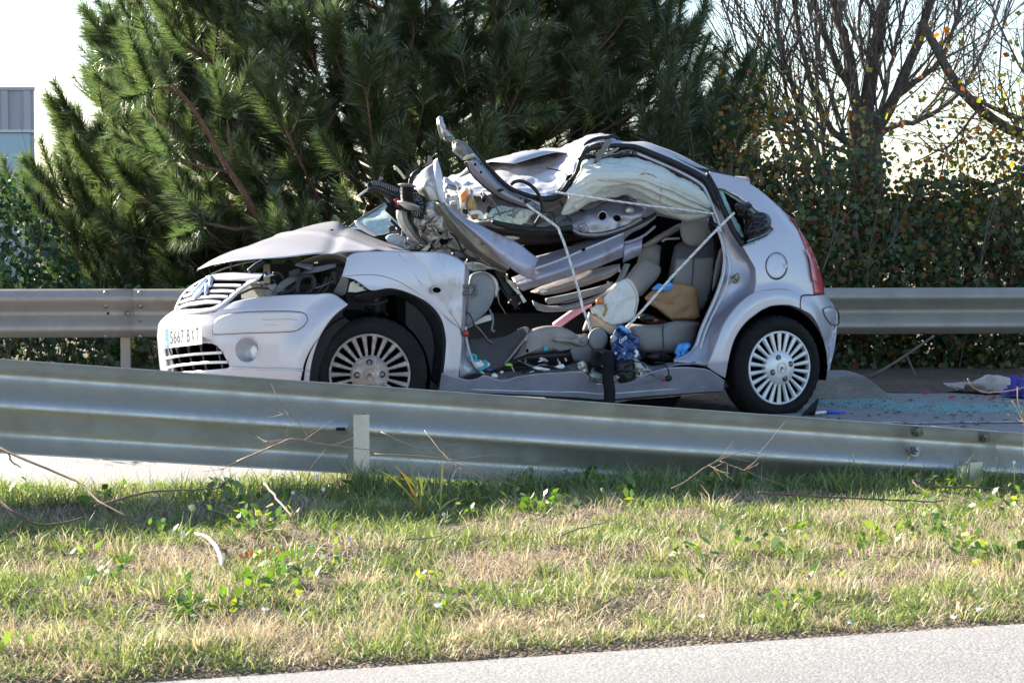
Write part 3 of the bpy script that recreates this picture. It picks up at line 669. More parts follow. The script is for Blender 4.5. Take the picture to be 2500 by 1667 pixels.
mat('twig_dry', (.22, .16, .12), .85, col2=(.34, .26, .19), scale=30); mat('twig_dark', (.085, .055, .045), .85, col2=(.15, .10, .08), scale=30)
mat('petal', (.75, .73, .74), .6); mat('stalk', (.16, .20, .07), .7, col2=(.26, .19, .10), scale=20)
def stick(s, Ys, r, m, label, name='fallen_twig', cat='twig', group='twigs lying on the verge', side=0):
    mb = MB(); first = True
    for k, part in enumerate(s):
        a = P(part); YY = np.interp(np.linspace(0, 1, len(a)), np.linspace(0, 1, len(Ys[k])), Ys[k])
        q = resample(np.array([np.array(at(x, y, 4.6 + (Y - 4.6) * 1.36)) for (x, y, _), Y in zip(a, YY)]), 14); q[1:-1] += rng.normal(size=(12, 3)) * r * .25
        mb.tube(q, [r * (.78 if k == 0 else .5), r * (.4 if k == 0 else .25)], 6)
        for _ in range(side):
            i = random.randint(2, 11); grow(mb, q[i], unit(q[i + 1] - q[i]) + rng.normal(size=3) * .5, random.uniform(.05, .16), r * .3, 0)
    return mb.mk(name, m, None, label=label, cat=cat, group=group)
stick(['L -60,80 0,110 130,170 300,240 480,320 560,390 600,430 700,490 850,570', 'L 50,140 70,190 130,230'], [[5.75, 5.55, 5.35], [5.7, 5.7]], .0055, 'twig_dark', 'long curved brown branch arching over the grass at the left edge')
stick(['L -60,400 0,440 100,520 250,585 400,570 520,540', 'L 0,700 70,640 140,560'], [[5.4, 5.3, 5.35], [5.2, 5.25]], .0055, 'twig_dark', 'dark bent branch lying lowest at the left edge')
stick(['L 590,470 700,440 850,400 1000,375 1330,365', 'L 1330,365 1380,330 1450,280'], [[5.55, 5.75], [5.75, 5.9]], .005, 'twig_dark', 'thin straight branch in the grass left of the guardrail post', side=2)
stick(['L 1640,330 1720,430 1815,540'], [[5.65, 5.4]], .005, 'twig_dry', 'short pale grey twig standing askew below the post')
stick(['6 1360,1120 1500,1060 1680,990 1800,1010 2000,1040 2200,1060', '6 1780,1000 1700,880 1600,835', '6 1690,990 1510,1010', '6 1350,1125 1270,1170'], [[6.05, 5.95, 6.1], [5.98, 6.0], [5.98, 6.0], [6.05, 6.0]], .0035, 'twig_dry', 'bleached dry stem leaning left of the guardrail post', side=5)
stick(['M 330,10 480,80 700,160 860,240 960,300', 'M 290,145 500,155 750,180 1000,250 1160,300', 'M 600,0 720,150 880,280'], [[6.1, 6.0], [6.1, 6.0], [6.15, 6.0]], .003, 'twig_dry', 'bleached dry stems spreading right of the guardrail post', side=4)
stick(['R 100,360 200,310 330,215 480,150 600,120', 'R 330,215 430,270', 'R 400,190 500,230 580,255', 'R 560,140 660,150'], [[6.3, 6.35], [6.35, 6.3], [6.35, 6.3], [6.4, 6.4]], .0035, 'twig_dry', 'forked dry stem leaning on the rail right of the middle', side=4)
stick(['R 1600,315 1740,345 1900,355 2240,365', 'R 1600,325 1700,400'], [[6.6, 6.8], [6.6, 6.5]], .006, 'twig_dark', 'reddish twig lying below the buried end of the rail')
stick(['R 640,385 850,400 1100,415 1400,430 1700,440 1800,430'], [[6.1, 6.3]], .005, 'twig_dark', 'long dark twig lying in the shade below the rail', side=4)
stick(['M 480,675 600,670 700,650 770,590', 'M 730,670 850,600 920,560'], [[5.5, 5.5], [5.5, 5.6]], .004, 'twig_dry', 'pale broken stems at the edge of the shade near the middle')
stick(['M 1450,650 1560,610 1740,565'], [[5.6, 5.7]], .004, 'twig_dry', 'single straight straw at the edge of the shade')
stick(['E 1815,175 1860,250 1960,300 2100,305 2250,285 2420,235'], [[6.9, 7.0]], .004, 'twig_dry', 'pale arched stem in front of the cloth heap at the right edge')
stick(['E 2240,380 2300,480 2352,600 2400,720', 'E 2290,250 2300,400 2352,560', 'E 2200,520 2300,570 2360,600'], [[6.9, 6.9], [6.9, 6.9], [6.9, 6.9]], .004, 'twig_dry', 'dry brown weed stalk at the right edge before the road', side=3)

# stubby cut stems, flowers, weeds, litter
for k, (x, y, h) in enumerate(((1570, 310, .055), (1640, 330, .05), (1710, 390, .05), (1790, 320, .045), (1870, 320, .06))):
    p = on_verge(800 + x / 2.541, 1050 + (y + 60) / 2.541); b = MB(); b.tube([p, p + np.array([.003, 0, h * .6]), p + np.array([rng.normal() * .006, 0, h])], [.006, .0055], 7)
    b.mk('cut_stem', 'stalk', None, label=('cut green stem leftmost in the row of five stubs below the rail', 'cut green stem second in the row of stubs below the rail', 'shorter cut stem standing nearest in the row of stubs', 'split cut stem fourth in the row of stubs', 'tallest cut stem at the right end of the row of stubs')[k], cat='stem', group='cut plant stems below the rail')
FL = [('L', 1262, 50, 'on a tall stem before the rail left of the post', .14), ('L', 1970, 285, 'beside the pale pods below the post', .09), ('L', 2005, 365, 'just below the post beside the upper flower', .08), ('L', 1818, 385, 'left of the paired flowers under the post', .07), ('L', 1648, 330, 'at the top of the short pale twig', .06),
      ('L', 2225, 600, 'biggest of the cluster at the edge of the sunlit grass', .09), ('L', 2165, 670, 'lower left of the biggest flower', .06), ('L', 1140, 650, 'beside the curved white pipe', .06), ('M', 520, 740, 'below the pale broken stems', .05), ('R', 1612, 185, 'in front of the rail below the bolts', .08), ('R', 2225, 198, 'on the tall stalk near the right edge', .17), ('R', 2115, 293, 'right of the post stub', .05), ('M', 720, 520, 'beside the yellow-green grass tuft', .06)]
for cx_, x, y, lab, h in FL:
    ox, oy, k = CROPS[cx_]; px, py = ox + x / k, oy + y / k
    # stem foot on the verge below the flower
    f = None
    for dy in range(0, 400, 4):
        g0 = on_verge(px, py + dy); 
        Yf = g0[1]; c = np.array(at(px, py, Yf))
        if c[2] - g0[2] >= h * .75 or dy == 396: f = g0; break
    pl = thing('flower', 'small white flower ' + lab, 'flower', tuple(f), 'white wild flowers on the verge')
    b = MB(); b.tube([f, (f + c) / 2 + rng.normal(size=3) * .006, c], [.0016, .001], 4); b.mk('stem', 'stalk', pl)
    pb = MB()
    for j in range(5):
        a = 2 * pi * j / 5; u = np.array([cos(a), -.35, sin(a)]) * .0065; w = np.array([-sin(a), 0, cos(a)]) * .005
        pb.add([c, c + u * .6 + w, c + u, c + u * .6 - w], [(0, 1, 2, 3)])
    pb.mk('petals', 'petal', pl, smooth=False)
def leafy(name, px, py, n, r, size, m, lab, cat, h=.06, group=None, up=1.2):
    p = on_verge(px, py); pl = thing(name, lab, cat, tuple(p), group)
    pos = p + rng.normal(size=(n, 3)) * np.array([r, r * .7, 0]) + np.array([0, 0, 1]) * rng.uniform(.01, h, n)[:, None]
    leaves('leaves', pos, rng.uniform(.6, 1.2, n) * size, pl, m, up=up, fold=.2, aspect=.6, hang=-.3)
    b = MB()
    for q in pos[::2]: b.tube([p, (p + q) / 2 + np.array([0, 0, .005]), q], .0012, 3, cap=False)
    b.mk('stems', 'stalk', pl); return pl
G_ = 'leafy weeds on the verge'
leafy('weed', 1600 + 2200 / 2.541, 1050 + 860 / 2.541, 60, .07, .045, 'weed_leaf', 'pale green rosette weed at the right edge of the verge', 'weed', .09, G_)
leafy('weed', 1600 + 700 / 2.541, 1050 + 320 / 2.541, 16, .05, .05, 'weed_leaf', 'broad leaved weed against the rail right of the middle', 'weed', .09, G_)
leafy('weed', 1600 + 450 / 2.541, 1050 + 360 / 2.541, 20, .05, .045, 'weed_leaf', 'dark leafy weed left of the forked dry stem', 'weed', .07, G_)
leafy('weed', 1600 + 880 / 2.541, 1050 + 1130 / 2.541, 26, .05, .035, 'weed_leaf', 'bright leafy weed at the asphalt edge right of the middle', 'weed', .05, G_)
leafy('weed', 1140 / 2.541, 1050 + 1190 / 2.541, 12, .03, .04, 'weed_leaf', 'weed with a single bright round leaf in the tan grass', 'weed', .06, G_)
leafy('weed', 1600 / 2.541, 1050 + 640 / 2.541, 60, .08, .035, 'weed_leaf', 'bushy bright weed below the short pale twig', 'weed', .08, G_)
leafy('weed', 800 + 1320 / 2.541, 1050 + 500 / 2.541, 24, .05, .04, 'weed_leaf', 'broad green weed in the shade left of the cut stems', 'weed', .07, G_)
leafy('weed', 640 / 2.541, 1050 + 190 / 2.541, 26, .08, .04, 'weed_leaf', 'upright green weed under the rail at the left', 'weed', .13, G_)
leaf_mat('red_leaf', [(0, (.2, .03, .03)), (1, (.35, .08, .06))], .3)
leafy('red_weed', 1680 / 2.541, 1050 + 840 / 2.541, 22, .05, .02, 'red_leaf', 'small reddish weed right of the curved white pipe', 'weed', .04, G_)
# yellow-orange blades of the big tuft right of the post
pt0 = on_verge(800 + 610 / 2.541, 1050 + 520 / 2.541); tf = thing('grass_tuft', 'tall green tuft with yellowing blades just right of the guardrail post', 'grass tuft', tuple(pt0))
leaf_mat('yellow_blade', [(0, (.3, .28, .04)), (.6, (.36, .3, .05)), (1, (.4, .17, .04))], .4)
for nm, m, tips in (('blades', 'yellow_blade', [(270, 235), (420, 215), (720, 100), (400, 215), (560, 250)]), ('green_blades', 'grass_green', [(500, 140), (560, 330), (640, 250), (700, 330), (520, 300), (590, 280), (660, 400), (450, 420), (770, 440), (480, 250), (620, 330), (740, 300), (830, 420), (420, 380)])):
    VV = []; FF = []
    for x, y in tips:
        tip = np.array(at(800 + x / 2.541, 1050 + y / 2.541, pt0[1] + random.uniform(-.05, .1))); b0 = pt0 + rng.normal(size=3) * np.array([.02, .02, 0]); mid = (b0 + tip) / 2 + np.array([0, 0, .35 * abs(tip[0] - b0[0])])
        sd = np.array([.0045, -.002, 0]); pts = [b0 * (1 - t) ** 2 + 2 * mid * t * (1 - t) + tip * t * t for t in np.linspace(0, 1, 7)]; o = len(VV)
        for i, p in enumerate(pts): w = sd * (1 - (i / 6) ** 2); VV += [p - w, p + w]
        FF += [(o + 2 * i, o + 2 * i + 1, o + 2 * i + 3, o + 2 * i + 2) for i in range(6)]
    mk(nm, VV, FF, m, tf)

def blob(px, py, Y, rx, ry, rz, seed, amp, name, m, label, cat, group=None, z0=None, n=20, parent=None, sc=6):
    c = np.array(at(px, py, Y)); V = []; 
    for i in range(n // 2 + 1):
        th = pi * i / (n // 2)
        for j in range(n):
            ph = 2 * pi * j / n; d = np.array([sin(th) * cos(ph), sin(th) * sin(ph), cos(th)])
            k = 1 + amp * noise.noise(Vector(d * 1.8) + Vector((seed, 0, 0))) + amp * .6 * noise.noise(Vector(d * 4.5) + Vector((0, seed, 0)))
            p = c + d * np.array([rx, ry, rz]) * k
            if z0 is not None: p[2] = max(p[2], z0)
            V.append(p)
    return mk(name, V, grid_faces(n // 2 + 1, n, True), m, parent, label=label, cat=cat, group=group)
mat('pipe_white', (.72, .70, .68), .5, col2=(.55, .52, .5), scale=30); mat('paper_white', (.72, .71, .69), .7)
a = P('L 1210,640 1280,660 1340,720 1370,790 1375,840'); q = [on_verge(x, y, .03) for x, y, _ in a]
mb = MB(); mb.tube(resample(np.array(q), 16), [.004, .0065, .0065, .004], 8); mb.mk('plastic_pipe', 'pipe_white', None, label='curved white piece of plastic pipe lying in the grass', cat='pipe')
for cx_, x, y, r, lab in (('M', 690, 1080, .013, 'white paper scrap lying flat in the middle of the grass'), ('L', 1200, 1150, .008, 'white paper scrap beside the round bright leaf'), ('L', 1650, 1110, .009, 'narrow white scrap in the sunlit grass left of the middle'), ('R', 2010, 1110, .010, 'white paper scrap at the asphalt edge on the right'), ('R', 1850, 1160, .009, 'grey-white scrap on the edge of the asphalt right'), ('R', 290, 1155, .008, 'small white scrap at the road edge below the middle'), ('R', 1210, 1195, .008, 'flat white stick-like scrap on the asphalt edge')):
    ox, oy, k = CROPS[cx_]; p = on_verge(ox + x / k, oy + y / k, .025); V = []
    for i in range(7):
        a = 2 * pi * i / 7; V.append(p + np.array([cos(a) * r * random.uniform(.7, 1.2), sin(a) * r * .8, sin(a) * r * .3 + random.uniform(-.003, .003)]))
    mk('paper_scrap', V + [v + np.array([0, .002, .0015]) for v in V], [tuple(range(7)), tuple(range(13, 6, -1))] + [(i, (i + 1) % 7, 7 + (i + 1) % 7, 7 + i) for i in range(7)], 'paper_white', None, smooth=False, label=lab, cat='scrap', group='white scraps in the grass')

# ------------------------------------------------------------------ wreckage on the road
mat('teal_glass', (.10, .24, .235), .25, spec=.6, col2=(.20, .37, .36), scale=200); mat('debris_dark', (.05, .045, .04), .8, col2=(.16, .10, .06), scale=9)
def shards(name, m, pts, size, flat, **k):
    n = len(pts); V = []; F = []
    for i, p in enumerate(pts):
        s = size[i]; o = i * 5; c = np.array(p)
        for j in range(4): a = j * pi / 2 + random.uniform(-.5, .5); V.append(c + np.array([cos(a) * s, sin(a) * s, random.uniform(0, .2) * s]))
        V.append(c + np.array([0, 0, s * flat])); F += [(o, o + 1, o + 4), (o + 1, o + 2, o + 4), (o + 2, o + 3, o + 4), (o + 3, o, o + 4)]
    return mk(name, V, F, m, smooth=False, kind='stuff', **k)
pts = []
while len(pts) < 6500:
    x, y = random.uniform(1000, 2560), random.uniform(425, 560)
    ctr = np.interp(x, [1000, 1300, 1700, 2100, 2500], [462, 478, 505, 512, 525]); 
    if random.random() < math.exp(-((y - ctr) / 26) ** 2) * (.5 + .7 * noise.noise(Vector((x * .01, y * .03, 0)))): 
        g = on_z(1600 + x / 2.6133, 800 + y / 2.6133, -.017)
        if not (g[0] < 2.36 and g[1] > 12.74): pts.append(g)
shards('broken_glass', 'teal_glass', pts, rng.uniform(.003, .008, len(pts)), .7, label='turquoise crumbs of broken glass strewn on the road behind the rear wheel')
pts = [on_z(random.uniform(1650, 2600), random.uniform(965, 1075), -.017) for _ in range(420)]
shards('debris', 'debris_dark', [p for p in pts if not (p[0] < 2.36 and p[1] > 12.74)], rng.uniform(.004, .02, len(pts)), .5, label='dark crumbs and leaf litter on the road behind the car')
mat('red_plastic', (.34, .02, .02), .35); mat('cloth_cream', (.52, .44, .40), .9, col2=(.42, .33, .30), scale=20); mat('cloth_purple', (.06, .05, .28), .85, col2=(.10, .09, .38), scale=15); mat('pen_blue', (.05, .08, .6), .35); mat('black_plastic', (.008, .008, .009), .42, spec=.3); mat('rubber', (.006, .006, .0065), .75, col2=(.011, .0105, .010), scale=12, spec=.2)
for k, (x, y, lab) in enumerate(((1890, 450, 'largest red plastic shard on the road before the cloth heap'), (2140, 462, 'red plastic shard just left of the purple cloth'), (1730, 425, 'small red plastic shard farthest left on the grass edge'))):
    p = on_z(1600 + x / 2.6133, 800 + y / 2.6133, -.012); V = [p + np.array([dx, dy, dz]) for dx, dy, dz in ((-.02, 0, 0), (.006, -.01, .003), (.024, .006, .007), (0, .016, .010))]
    mk('plastic_shard', V + [v + np.array([0, 0, .006]) for v in V], [(0, 1, 2, 3), (7, 6, 5, 4), (0, 4, 5, 1), (1, 5, 6, 2), (2, 6, 7, 3), (3, 7, 4, 0)], 'red_plastic', None, smooth=False, label=lab, cat='shard', group='red plastic shards on the road')
blob(1600 + 2100 / 2.6133, 800 + 410 / 2.6133, 13.3, .22, .14, .08, 3, .8, 'cloth', 'cloth_cream', 'crumpled cream cloth on the ground beside the hedge', 'cloth', z0=-.01, n=44)
blob(1600 + 2345 / 2.6133, 800 + 425 / 2.6133, 12.9, .10, .10, .095, 8, .8, 'cloth', 'cloth_purple', 'crumpled purple cloth on the ground at the right edge', 'cloth', z0=-.01, n=40)
p0 = on_z(1600 + 1010 / 2.6133, 800 + 545 / 2.6133, -.008); p1 = on_z(1600 + 1090 / 2.6133, 800 + 537 / 2.6133, -.008); p2 = on_z(1600 + 1215 / 2.6133, 800 + 538 / 2.6133, -.008)
mk_ = thing('marker_pen', 'blue and white marker lying on the road behind the rear wheel', 'pen', tuple(p0))
b = MB(); b.tube([p0, p1], .009, 8); b.mk('barrel', 'paper_white', mk_); b = MB(); b.tube([p1, p1 * .7 + p2 * .3, p2], [.011, .010, .005], 8); b.mk('cap', 'pen_blue', mk_)
c = on_z(1600 + 985 / 2.6133, 800 + 560 / 2.6133, -.018)
mk('plastic_shard', [c + np.array(v) for v in ((-.05, 0, 0), (.03, .02, 0), (.05, 0, .09), (.03, -.03, .03), (0, .04, .02), (.045, .02, .095))], [(0, 3, 2), (0, 2, 5, 4), (3, 1, 5, 2), (0, 4, 1, 3), (4, 5, 1)], 'black_plastic', None, smooth=False, label='black curved plastic shard standing against the rear tyre', cat='shard')
# ------------------------------------------------------------------ the wrecked car: its frame and the shape of its shell
PSI = radians(26.8); CPS, SPS = cos(PSI), sin(PSI)
_h = np.array(at(902.5, 914, 10.6)); P0 = np.array([_h[0], _h[1], -.02])
def car2w(c):
    c = np.asarray(c, float); u, v, w = c[..., 0], c[..., 1], c[..., 2]
    return np.stack([P0[0] + u * CPS - v * SPS, P0[1] + u * SPS + v * CPS, P0[2] + w], -1)
def w2car(p):
    d = np.asarray(p, float) - P0
    return np.stack([d[..., 0] * CPS + d[..., 1] * SPS, -d[..., 0] * SPS + d[..., 1] * CPS, d[..., 2]], -1)
def on_v(px, py, v):
    """pixel ray -> plane at lateral distance v inside the car"""
    d = rays(px, py); nv = np.array([-SPS, CPS, 0]); o = np.array([0, 0, CAMH])
    t = (np.asarray(v) - np.dot(o - P0, nv)) / (d @ nv)
    return o + d * t[..., None]
def sst(a, b, x): t = np.clip((x - a) / (b - a), 0, 1); return t * t * (3 - 2 * t)
HW = .835
def inset(u, w):
    g = .030 + .42 * np.clip(w - .74, 0, None) ** 1.5 + .25 * np.clip(.30 - w, 0, None)
    for uc in (0., 2.46):
        r = np.sqrt((u - uc) ** 2 + (w - .28) ** 2); g = g - .034 * (1 - sst(.36, .47, r)) * (w > .0)
    return g
def Sfun(c, off):
    u, v, w = c[..., 0], c[..., 1], c[..., 2]
    half = HW - inset(u, w) - off; d = np.abs(v - HW) / half
    front = np.interp(w, [.1, .25, .45, .62, .85, 1.1], [.80, .86, .88, .86, .66, .3]) - off
    rear = np.interp(w, [.1, .25, .42, .56, .72, 1.0, 1.2, 1.35, 1.52], [.71, .78, .85, .87, .77, .62, .41, .23, .07]) - off
    a = np.where(u < .1, (.1 - u) / front, np.where(u > 2.3, (u - 2.3) / rear, 0.))
    return np.clip(a, 0, None) ** 2.7 + d ** 2.7 - 1
def on_hull(px, py, off=0.):
    sh = np.shape(px); px = np.ravel(px); py = np.ravel(py); off = np.broadcast_to(off, sh).ravel()
    d = rays(px, py); Ys = np.linspace(9.4, 13.2, 380); best = np.full(len(px), np.nan); prev = None; mn = np.full(len(px), 1e9); mnY = np.zeros(len(px))
    for Y in Ys:
        p = np.array([0, 0, CAMH]) + d * (Y / d[:, 1])[:, None]; s = Sfun(w2car(p), off)
        if prev is not None:
            hit = np.isnan(best) & (s < 0) & (prev >= 0); f = prev[hit] / (prev[hit] - s[hit]); best[hit] = Y - (1 - f) * (Ys[1] - Ys[0])
        lo = s < mn; mn[lo] = s[lo]; mnY[lo] = Y; prev = s
    Yb = np.where(np.isnan(best), mnY, best)
    return (np.array([0, 0, CAMH]) + d * (Yb / d[:, 1])[:, None]).reshape(*sh, 3)

def in_poly(px, py, poly):
    x, y = poly[:, 0], poly[:, 1]; inside = np.zeros(len(px), bool); j = len(poly) - 1
    for i in range(len(poly)):
        c = ((y[i] > py) != (y[j] > py)) & (px < (x[j] - x[i]) * (py - y[i]) / (y[j] - y[i] + 1e-12) + x[i]); inside ^= c; j = i
    return inside
def snap(px, py, poly, tol):
    q = np.vstack([poly, poly[:1]]); q = np.array([np.interp(np.linspace(0, len(poly), 400), np.arange(len(poly) + 1), q[:, k]) for k in (0, 1)]).T
    for i in range(len(px)):
        d = np.hypot(q[:, 0] - px[i], q[:, 1] - py[i]); k = d.argmin()
        if d[k] < tol: px[i], py[i] = q[k]
def band(name, rows, m, parent, n=40, k=10, hull=False, off=0., crum=None, hole=(), solid=.0025, smooth_rows=True, bulge=0., pleat=None, sm=True, line=True, label=None, sharp=None, extra=None):
    """panel lofted through traced rows; hull=True lays it on the car's shell"""
    R = [resample(P(r), n, line) for r in rows]
    R = np.array(R); mrow = (len(rows) - 1) * k + 1
    G = np.stack([resample_rows(R[:, j], mrow, smooth_rows) for j in range(n)], 1)      # (mrow, n, 3)
    px, py, vv = G[..., 0].copy(), G[..., 1].copy(), G[..., 2]
    F = grid_faces(mrow, n)
    fx, fy = px.ravel(), py.ravel(); keep = np.ones(len(F), bool)
    for poly in hole:
        poly = poly[:, :2]; snap(fx, fy, poly, .55 * math.hypot(np.ptp(fx) / n, np.ptp(fy) / mrow) * 1.3)
        cx_, cy_ = fx[F].mean(1), fy[F].mean(1); keep &= ~in_poly(cx_, cy_, poly)
    F = F[keep]; px, py = fx.reshape(mrow, n), fy.reshape(mrow, n)
    if hull: V = on_hull(px, py, off + vv).reshape(-1, 3)
    else:
        t = np.linspace(0, 1, mrow)[:, None]; s_ = np.linspace(0, 1, n)[None]
        v2 = vv - bulge * np.sin(pi * t) ** .6 * np.sin(pi * np.clip(s_ * 1.0, 0, 1)) ** .35
        V = on_v(px, py, v2).reshape(-1, 3)
    if crum or pleat or extra:
        N = normals(V, F)
        if crum: V = V + N * (vnoise(V, crum[1], crum[2] if len(crum) > 2 else 0., ridged=len(crum) > 3) * crum[0])[:, None]
        if pleat:                                        # folds running along the rows
            t = np.repeat(np.linspace(0, 1, mrow), n); s_ = np.tile(np.linspace(0, 1, n), mrow)
            V = V + N * (pleat[0] * (1 - 2 * np.abs(np.sin(pi * (t * pleat[1] + .55 * vnoise(V, 2.2, 2.)))) ** .8) * np.sin(pi * t) * np.clip((s_ - pleat[2]) * 4, 0.15, 1))[:, None]
    return mk(name, V, F, m, parent, smooth=sm, solid=solid, label=label, sharp=sharp)
def resample_rows(a, m, smooth):
    if len(a) == 2 or not smooth:
        x = np.linspace(0, len(a) - 1, m); return np.stack([np.interp(x, np.arange(len(a)), a[:, q]) for q in range(a.shape[1])], 1)
    q = np.vstack([2 * a[0] - a[1], a, 2 * a[-1] - a[-2]]); x = np.linspace(0, len(a) - 1, m); i = np.minimum(x.astype(int), len(a) - 2); t = (x - i)[:, None]
    p0, p1, p2, p3 = q[i], q[i + 1], q[i + 2], q[i + 3]
    return .5 * (2 * p1 + (p2 - p0) * t + (2 * p0 - 5 * p1 + 4 * p2 - p3) * t * t + (3 * p1 - p0 - 3 * p2 + p3) * t ** 3)

def pillow(name, s, m, parent=None, v=.3, d=.08, back=.05, n=56, rings=9, crum=None, pow_=.5, label=None, cat=None, group=None, line=True, tilt=(0, 0), hull=False):
    """stuffed or crumpled body from a traced outline: bulges d towards the near side, back behind"""
    a = P(s); v = a[:, 2].mean() if a[:, 2].any() else v
    o = resample(np.vstack([a, a[:1]]), n + 1, line)[:-1]; c = o[:, :2].mean(0); V2 = []; VV = []
    for i in range(rings + 1):
        q = i / rings; V2.append(c + (o[:, :2] - c) * q); VV.append(np.full(n, -d * (1 - q ** 2.6) ** pow_))
    for i in range(rings - 1, -1, -2):
        q = i / rings; V2.append(c + (o[:, :2] - c) * q); VV.append(np.full(n, back * (1 - q ** 2.6) ** pow_))
    XY = np.concatenate(V2); va = np.concatenate(VV) + v + tilt[0] * (XY[:, 0] - c[0]) / 100 + tilt[1] * (XY[:, 1] - c[1]) / 100
    if hull: V = on_hull(XY[:, 0], XY[:, 1], va)
    else: V = on_v(XY[:, 0], XY[:, 1], va)
    F = grid_faces(len(V2), n, True)
    if crum:
        N = normals(V, F); wq = np.repeat(np.array([min(1, 1.6 * (1 - (i / rings) ** 2)) + .12 for i in list(range(rings + 1)) + list(range(rings - 1, -1, -2))]), n); V = V + N * (vnoise(V, crum[1] * .8, crum[2], ridged=len(crum) > 3) * crum[0] * wq)[:, None]
    return mk(name, V, F, m, parent, label=label, cat=cat, group=group)

def plate(name, s, m, parent=None, v=.3, th=.004, hull=False, off=0., label=None, cat=None, group=None, tilt=(0, 0), line=False, n=None):
    """flat piece: traced outline with thickness"""
    a = P(s)
    if n: a = resample(np.vstack([a, a[:1]]), n + 1, line)[:-1]
    c = a[:, :2].mean(0); vz = (a[:, 2] if a[:, 2].any() else v) + tilt[0] * (a[:, 0] - c[0]) / 100 + tilt[1] * (a[:, 1] - c[1]) / 100
    f = (lambda e: on_hull(a[:, 0], a[:, 1], off + e)) if hull else (lambda e: on_v(a[:, 0], a[:, 1], vz + e))
    V = np.concatenate([f(0.), f(th)]); k = len(a)
    return mk(name, V, [tuple(range(k)), tuple(range(2 * k - 1, k - 1, -1))] + [(i, (i + 1) % k, (i + 1) % k + k, i + k) for i in range(k)], m, parent, smooth=False, label=label, cat=cat, group=group)
def line3(s, v=None, hull=False, off=0., n=24, smooth=True):
    a = resample(P(s), n, smooth)
    return on_hull(a[:, 0], a[:, 1], off) if hull else on_v(a[:, 0], a[:, 1], a[:, 2] if v is None else np.full(n, v))
def pipe(name, s, r, m, parent, v=None, hull=False, off=0., n=24, sides=8, smooth=True, label=None, cat=None, group=None, jit=0.):
    q = line3(s, v, hull, off, n, smooth)
    if jit: q = q + np.random.default_rng(3).normal(size=q.shape) * jit
    mb = MB(); mb.tube(q, r, sides); return mb.mk(name, m, parent, label=label, cat=cat, group=group)
def ell(c, x, y, rx, ry, n=24, rot=0.):
    a = np.linspace(0, 2 * pi, n, endpoint=False); X = rx * np.cos(a); Y = ry * np.sin(a)
    return c + ' ' + ' '.join('%.1f,%.1f' % (x + X[i] * cos(rot) - Y[i] * sin(rot), y + X[i] * sin(rot) + Y[i] * cos(rot)) for i in range(n))

# paints and trims
mat('silver_paint', (.465, .455, .50), .33, .28, col2=(.37, .355, .36), scale=13, detail=13, contrast=(.64, .92), coat=.35, rough2=.5, aniso=(1, 1, .55), bump=.02, bscale=9)
mat('scuffed_paint', (.47, .47, .52), .38, .4, col2=(.33, .315, .32), scale=22, coat=.2, rough2=.55, detail=12, contrast=(.5, .75), aniso=(1, 1, .5), bump=.08, bscale=40)
mat('crumpled_paint', (.52, .52, .56), .34, .25, col2=(.46, .45, .48), scale=9, coat=.3, rough2=.45, detail=8, bump=.5, bscale=7)
mat('inner_shade_paint', (.33, .325, .39), .30, .5, col2=(.26, .255, .30), scale=6, coat=.3, rough2=.45, detail=7, bump=.35, bscale=6)  # inner panels, and the sill with its dark reflection in the colour
mat('rusty_paint', (.33, .325, .39), .42, .5, col2=(.24, .15, .09), scale=8, detail=12, contrast=(.53, .72), coat=.15, rough2=.75, bump=.3, bscale=7)
mat('bare_metal', (.52, .51, .48), .32, .75, col2=(.34, .32, .28), scale=12, detail=8, rough2=.55, bump=.4, bscale=12)
mat('olive_primer', (.27, .26, .21), .45, .5, col2=(.16, .15, .125), scale=8, detail=8, rough2=.65)
mat('dull_steel', (.22, .21, .215), .5, .6, col2=(.14, .135, .14), scale=20, rough2=.65)
mat('black_trim', (.007, .007, .008), .45, col2=(.014, .014, .015), scale=30, spec=.3)
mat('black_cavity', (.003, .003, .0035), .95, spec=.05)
mat('engine_dark', (.010, .010, .011), .6, .1, col2=(.022, .022, .024), scale=14, bump=.4, bscale=30)
mat('grey_plastic', (.10, .10, .105), .55, col2=(.15, .15, .155), scale=8)
mat('pale_plastic', (.48, .49, .50), .5, col2=(.40, .41, .42), scale=10)
mat('blue_grey_plastic', (.30, .35, .40), .4, col2=(.24, .28, .32), scale=10)
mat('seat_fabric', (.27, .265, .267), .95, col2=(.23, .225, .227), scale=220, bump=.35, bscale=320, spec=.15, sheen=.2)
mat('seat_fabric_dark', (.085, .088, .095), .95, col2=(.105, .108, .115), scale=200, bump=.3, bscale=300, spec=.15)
mat('taupe_trim', (.27, .245, .235), .7, col2=(.20, .18, .17), scale=9, detail=7, bump=.1, bscale=60)
mat('grey_trim', (.21, .215, .22), .65, col2=(.16, .165, .17), scale=9, detail=7)
mat('carpet', (.06, .062, .066), .98, col2=(.085, .085, .088), scale=150, bump=.6, bscale=220, spec=.1)
mat('airbag', (.58, .605, .565), .85, col2=(.50, .53, .50), scale=5, bump=.4, bscale=22, detail=8, spec=.2)
mat('airbag_stained', (.68, .68, .65), .88, col2=(.46, .38, .27), scale=6, contrast=(.6, .8), bump=.4, bscale=30, detail=9, spec=.2)
mat('stitch', (.30, .13, .10), .8)
mat('crazed_glass', (.55, .66, .63), .22, col2=(.34, .45, .43), scale=90, contrast=(.40, .56), detail=3, spec=.7, bump=.4, bscale=110)
mat('tail_red', (.42, .012, .03), .18, spec=.7, coat=.6, col2=(.5, .03, .05), scale=4); mat('tail_pink', (.62, .16, .19), .2, spec=.7, coat=.5)
mat('lens', (.62, .66, .68), .08, .2, spec=.9, col2=(.85, .86, .87), scale=90, bump=.3, bscale=80)
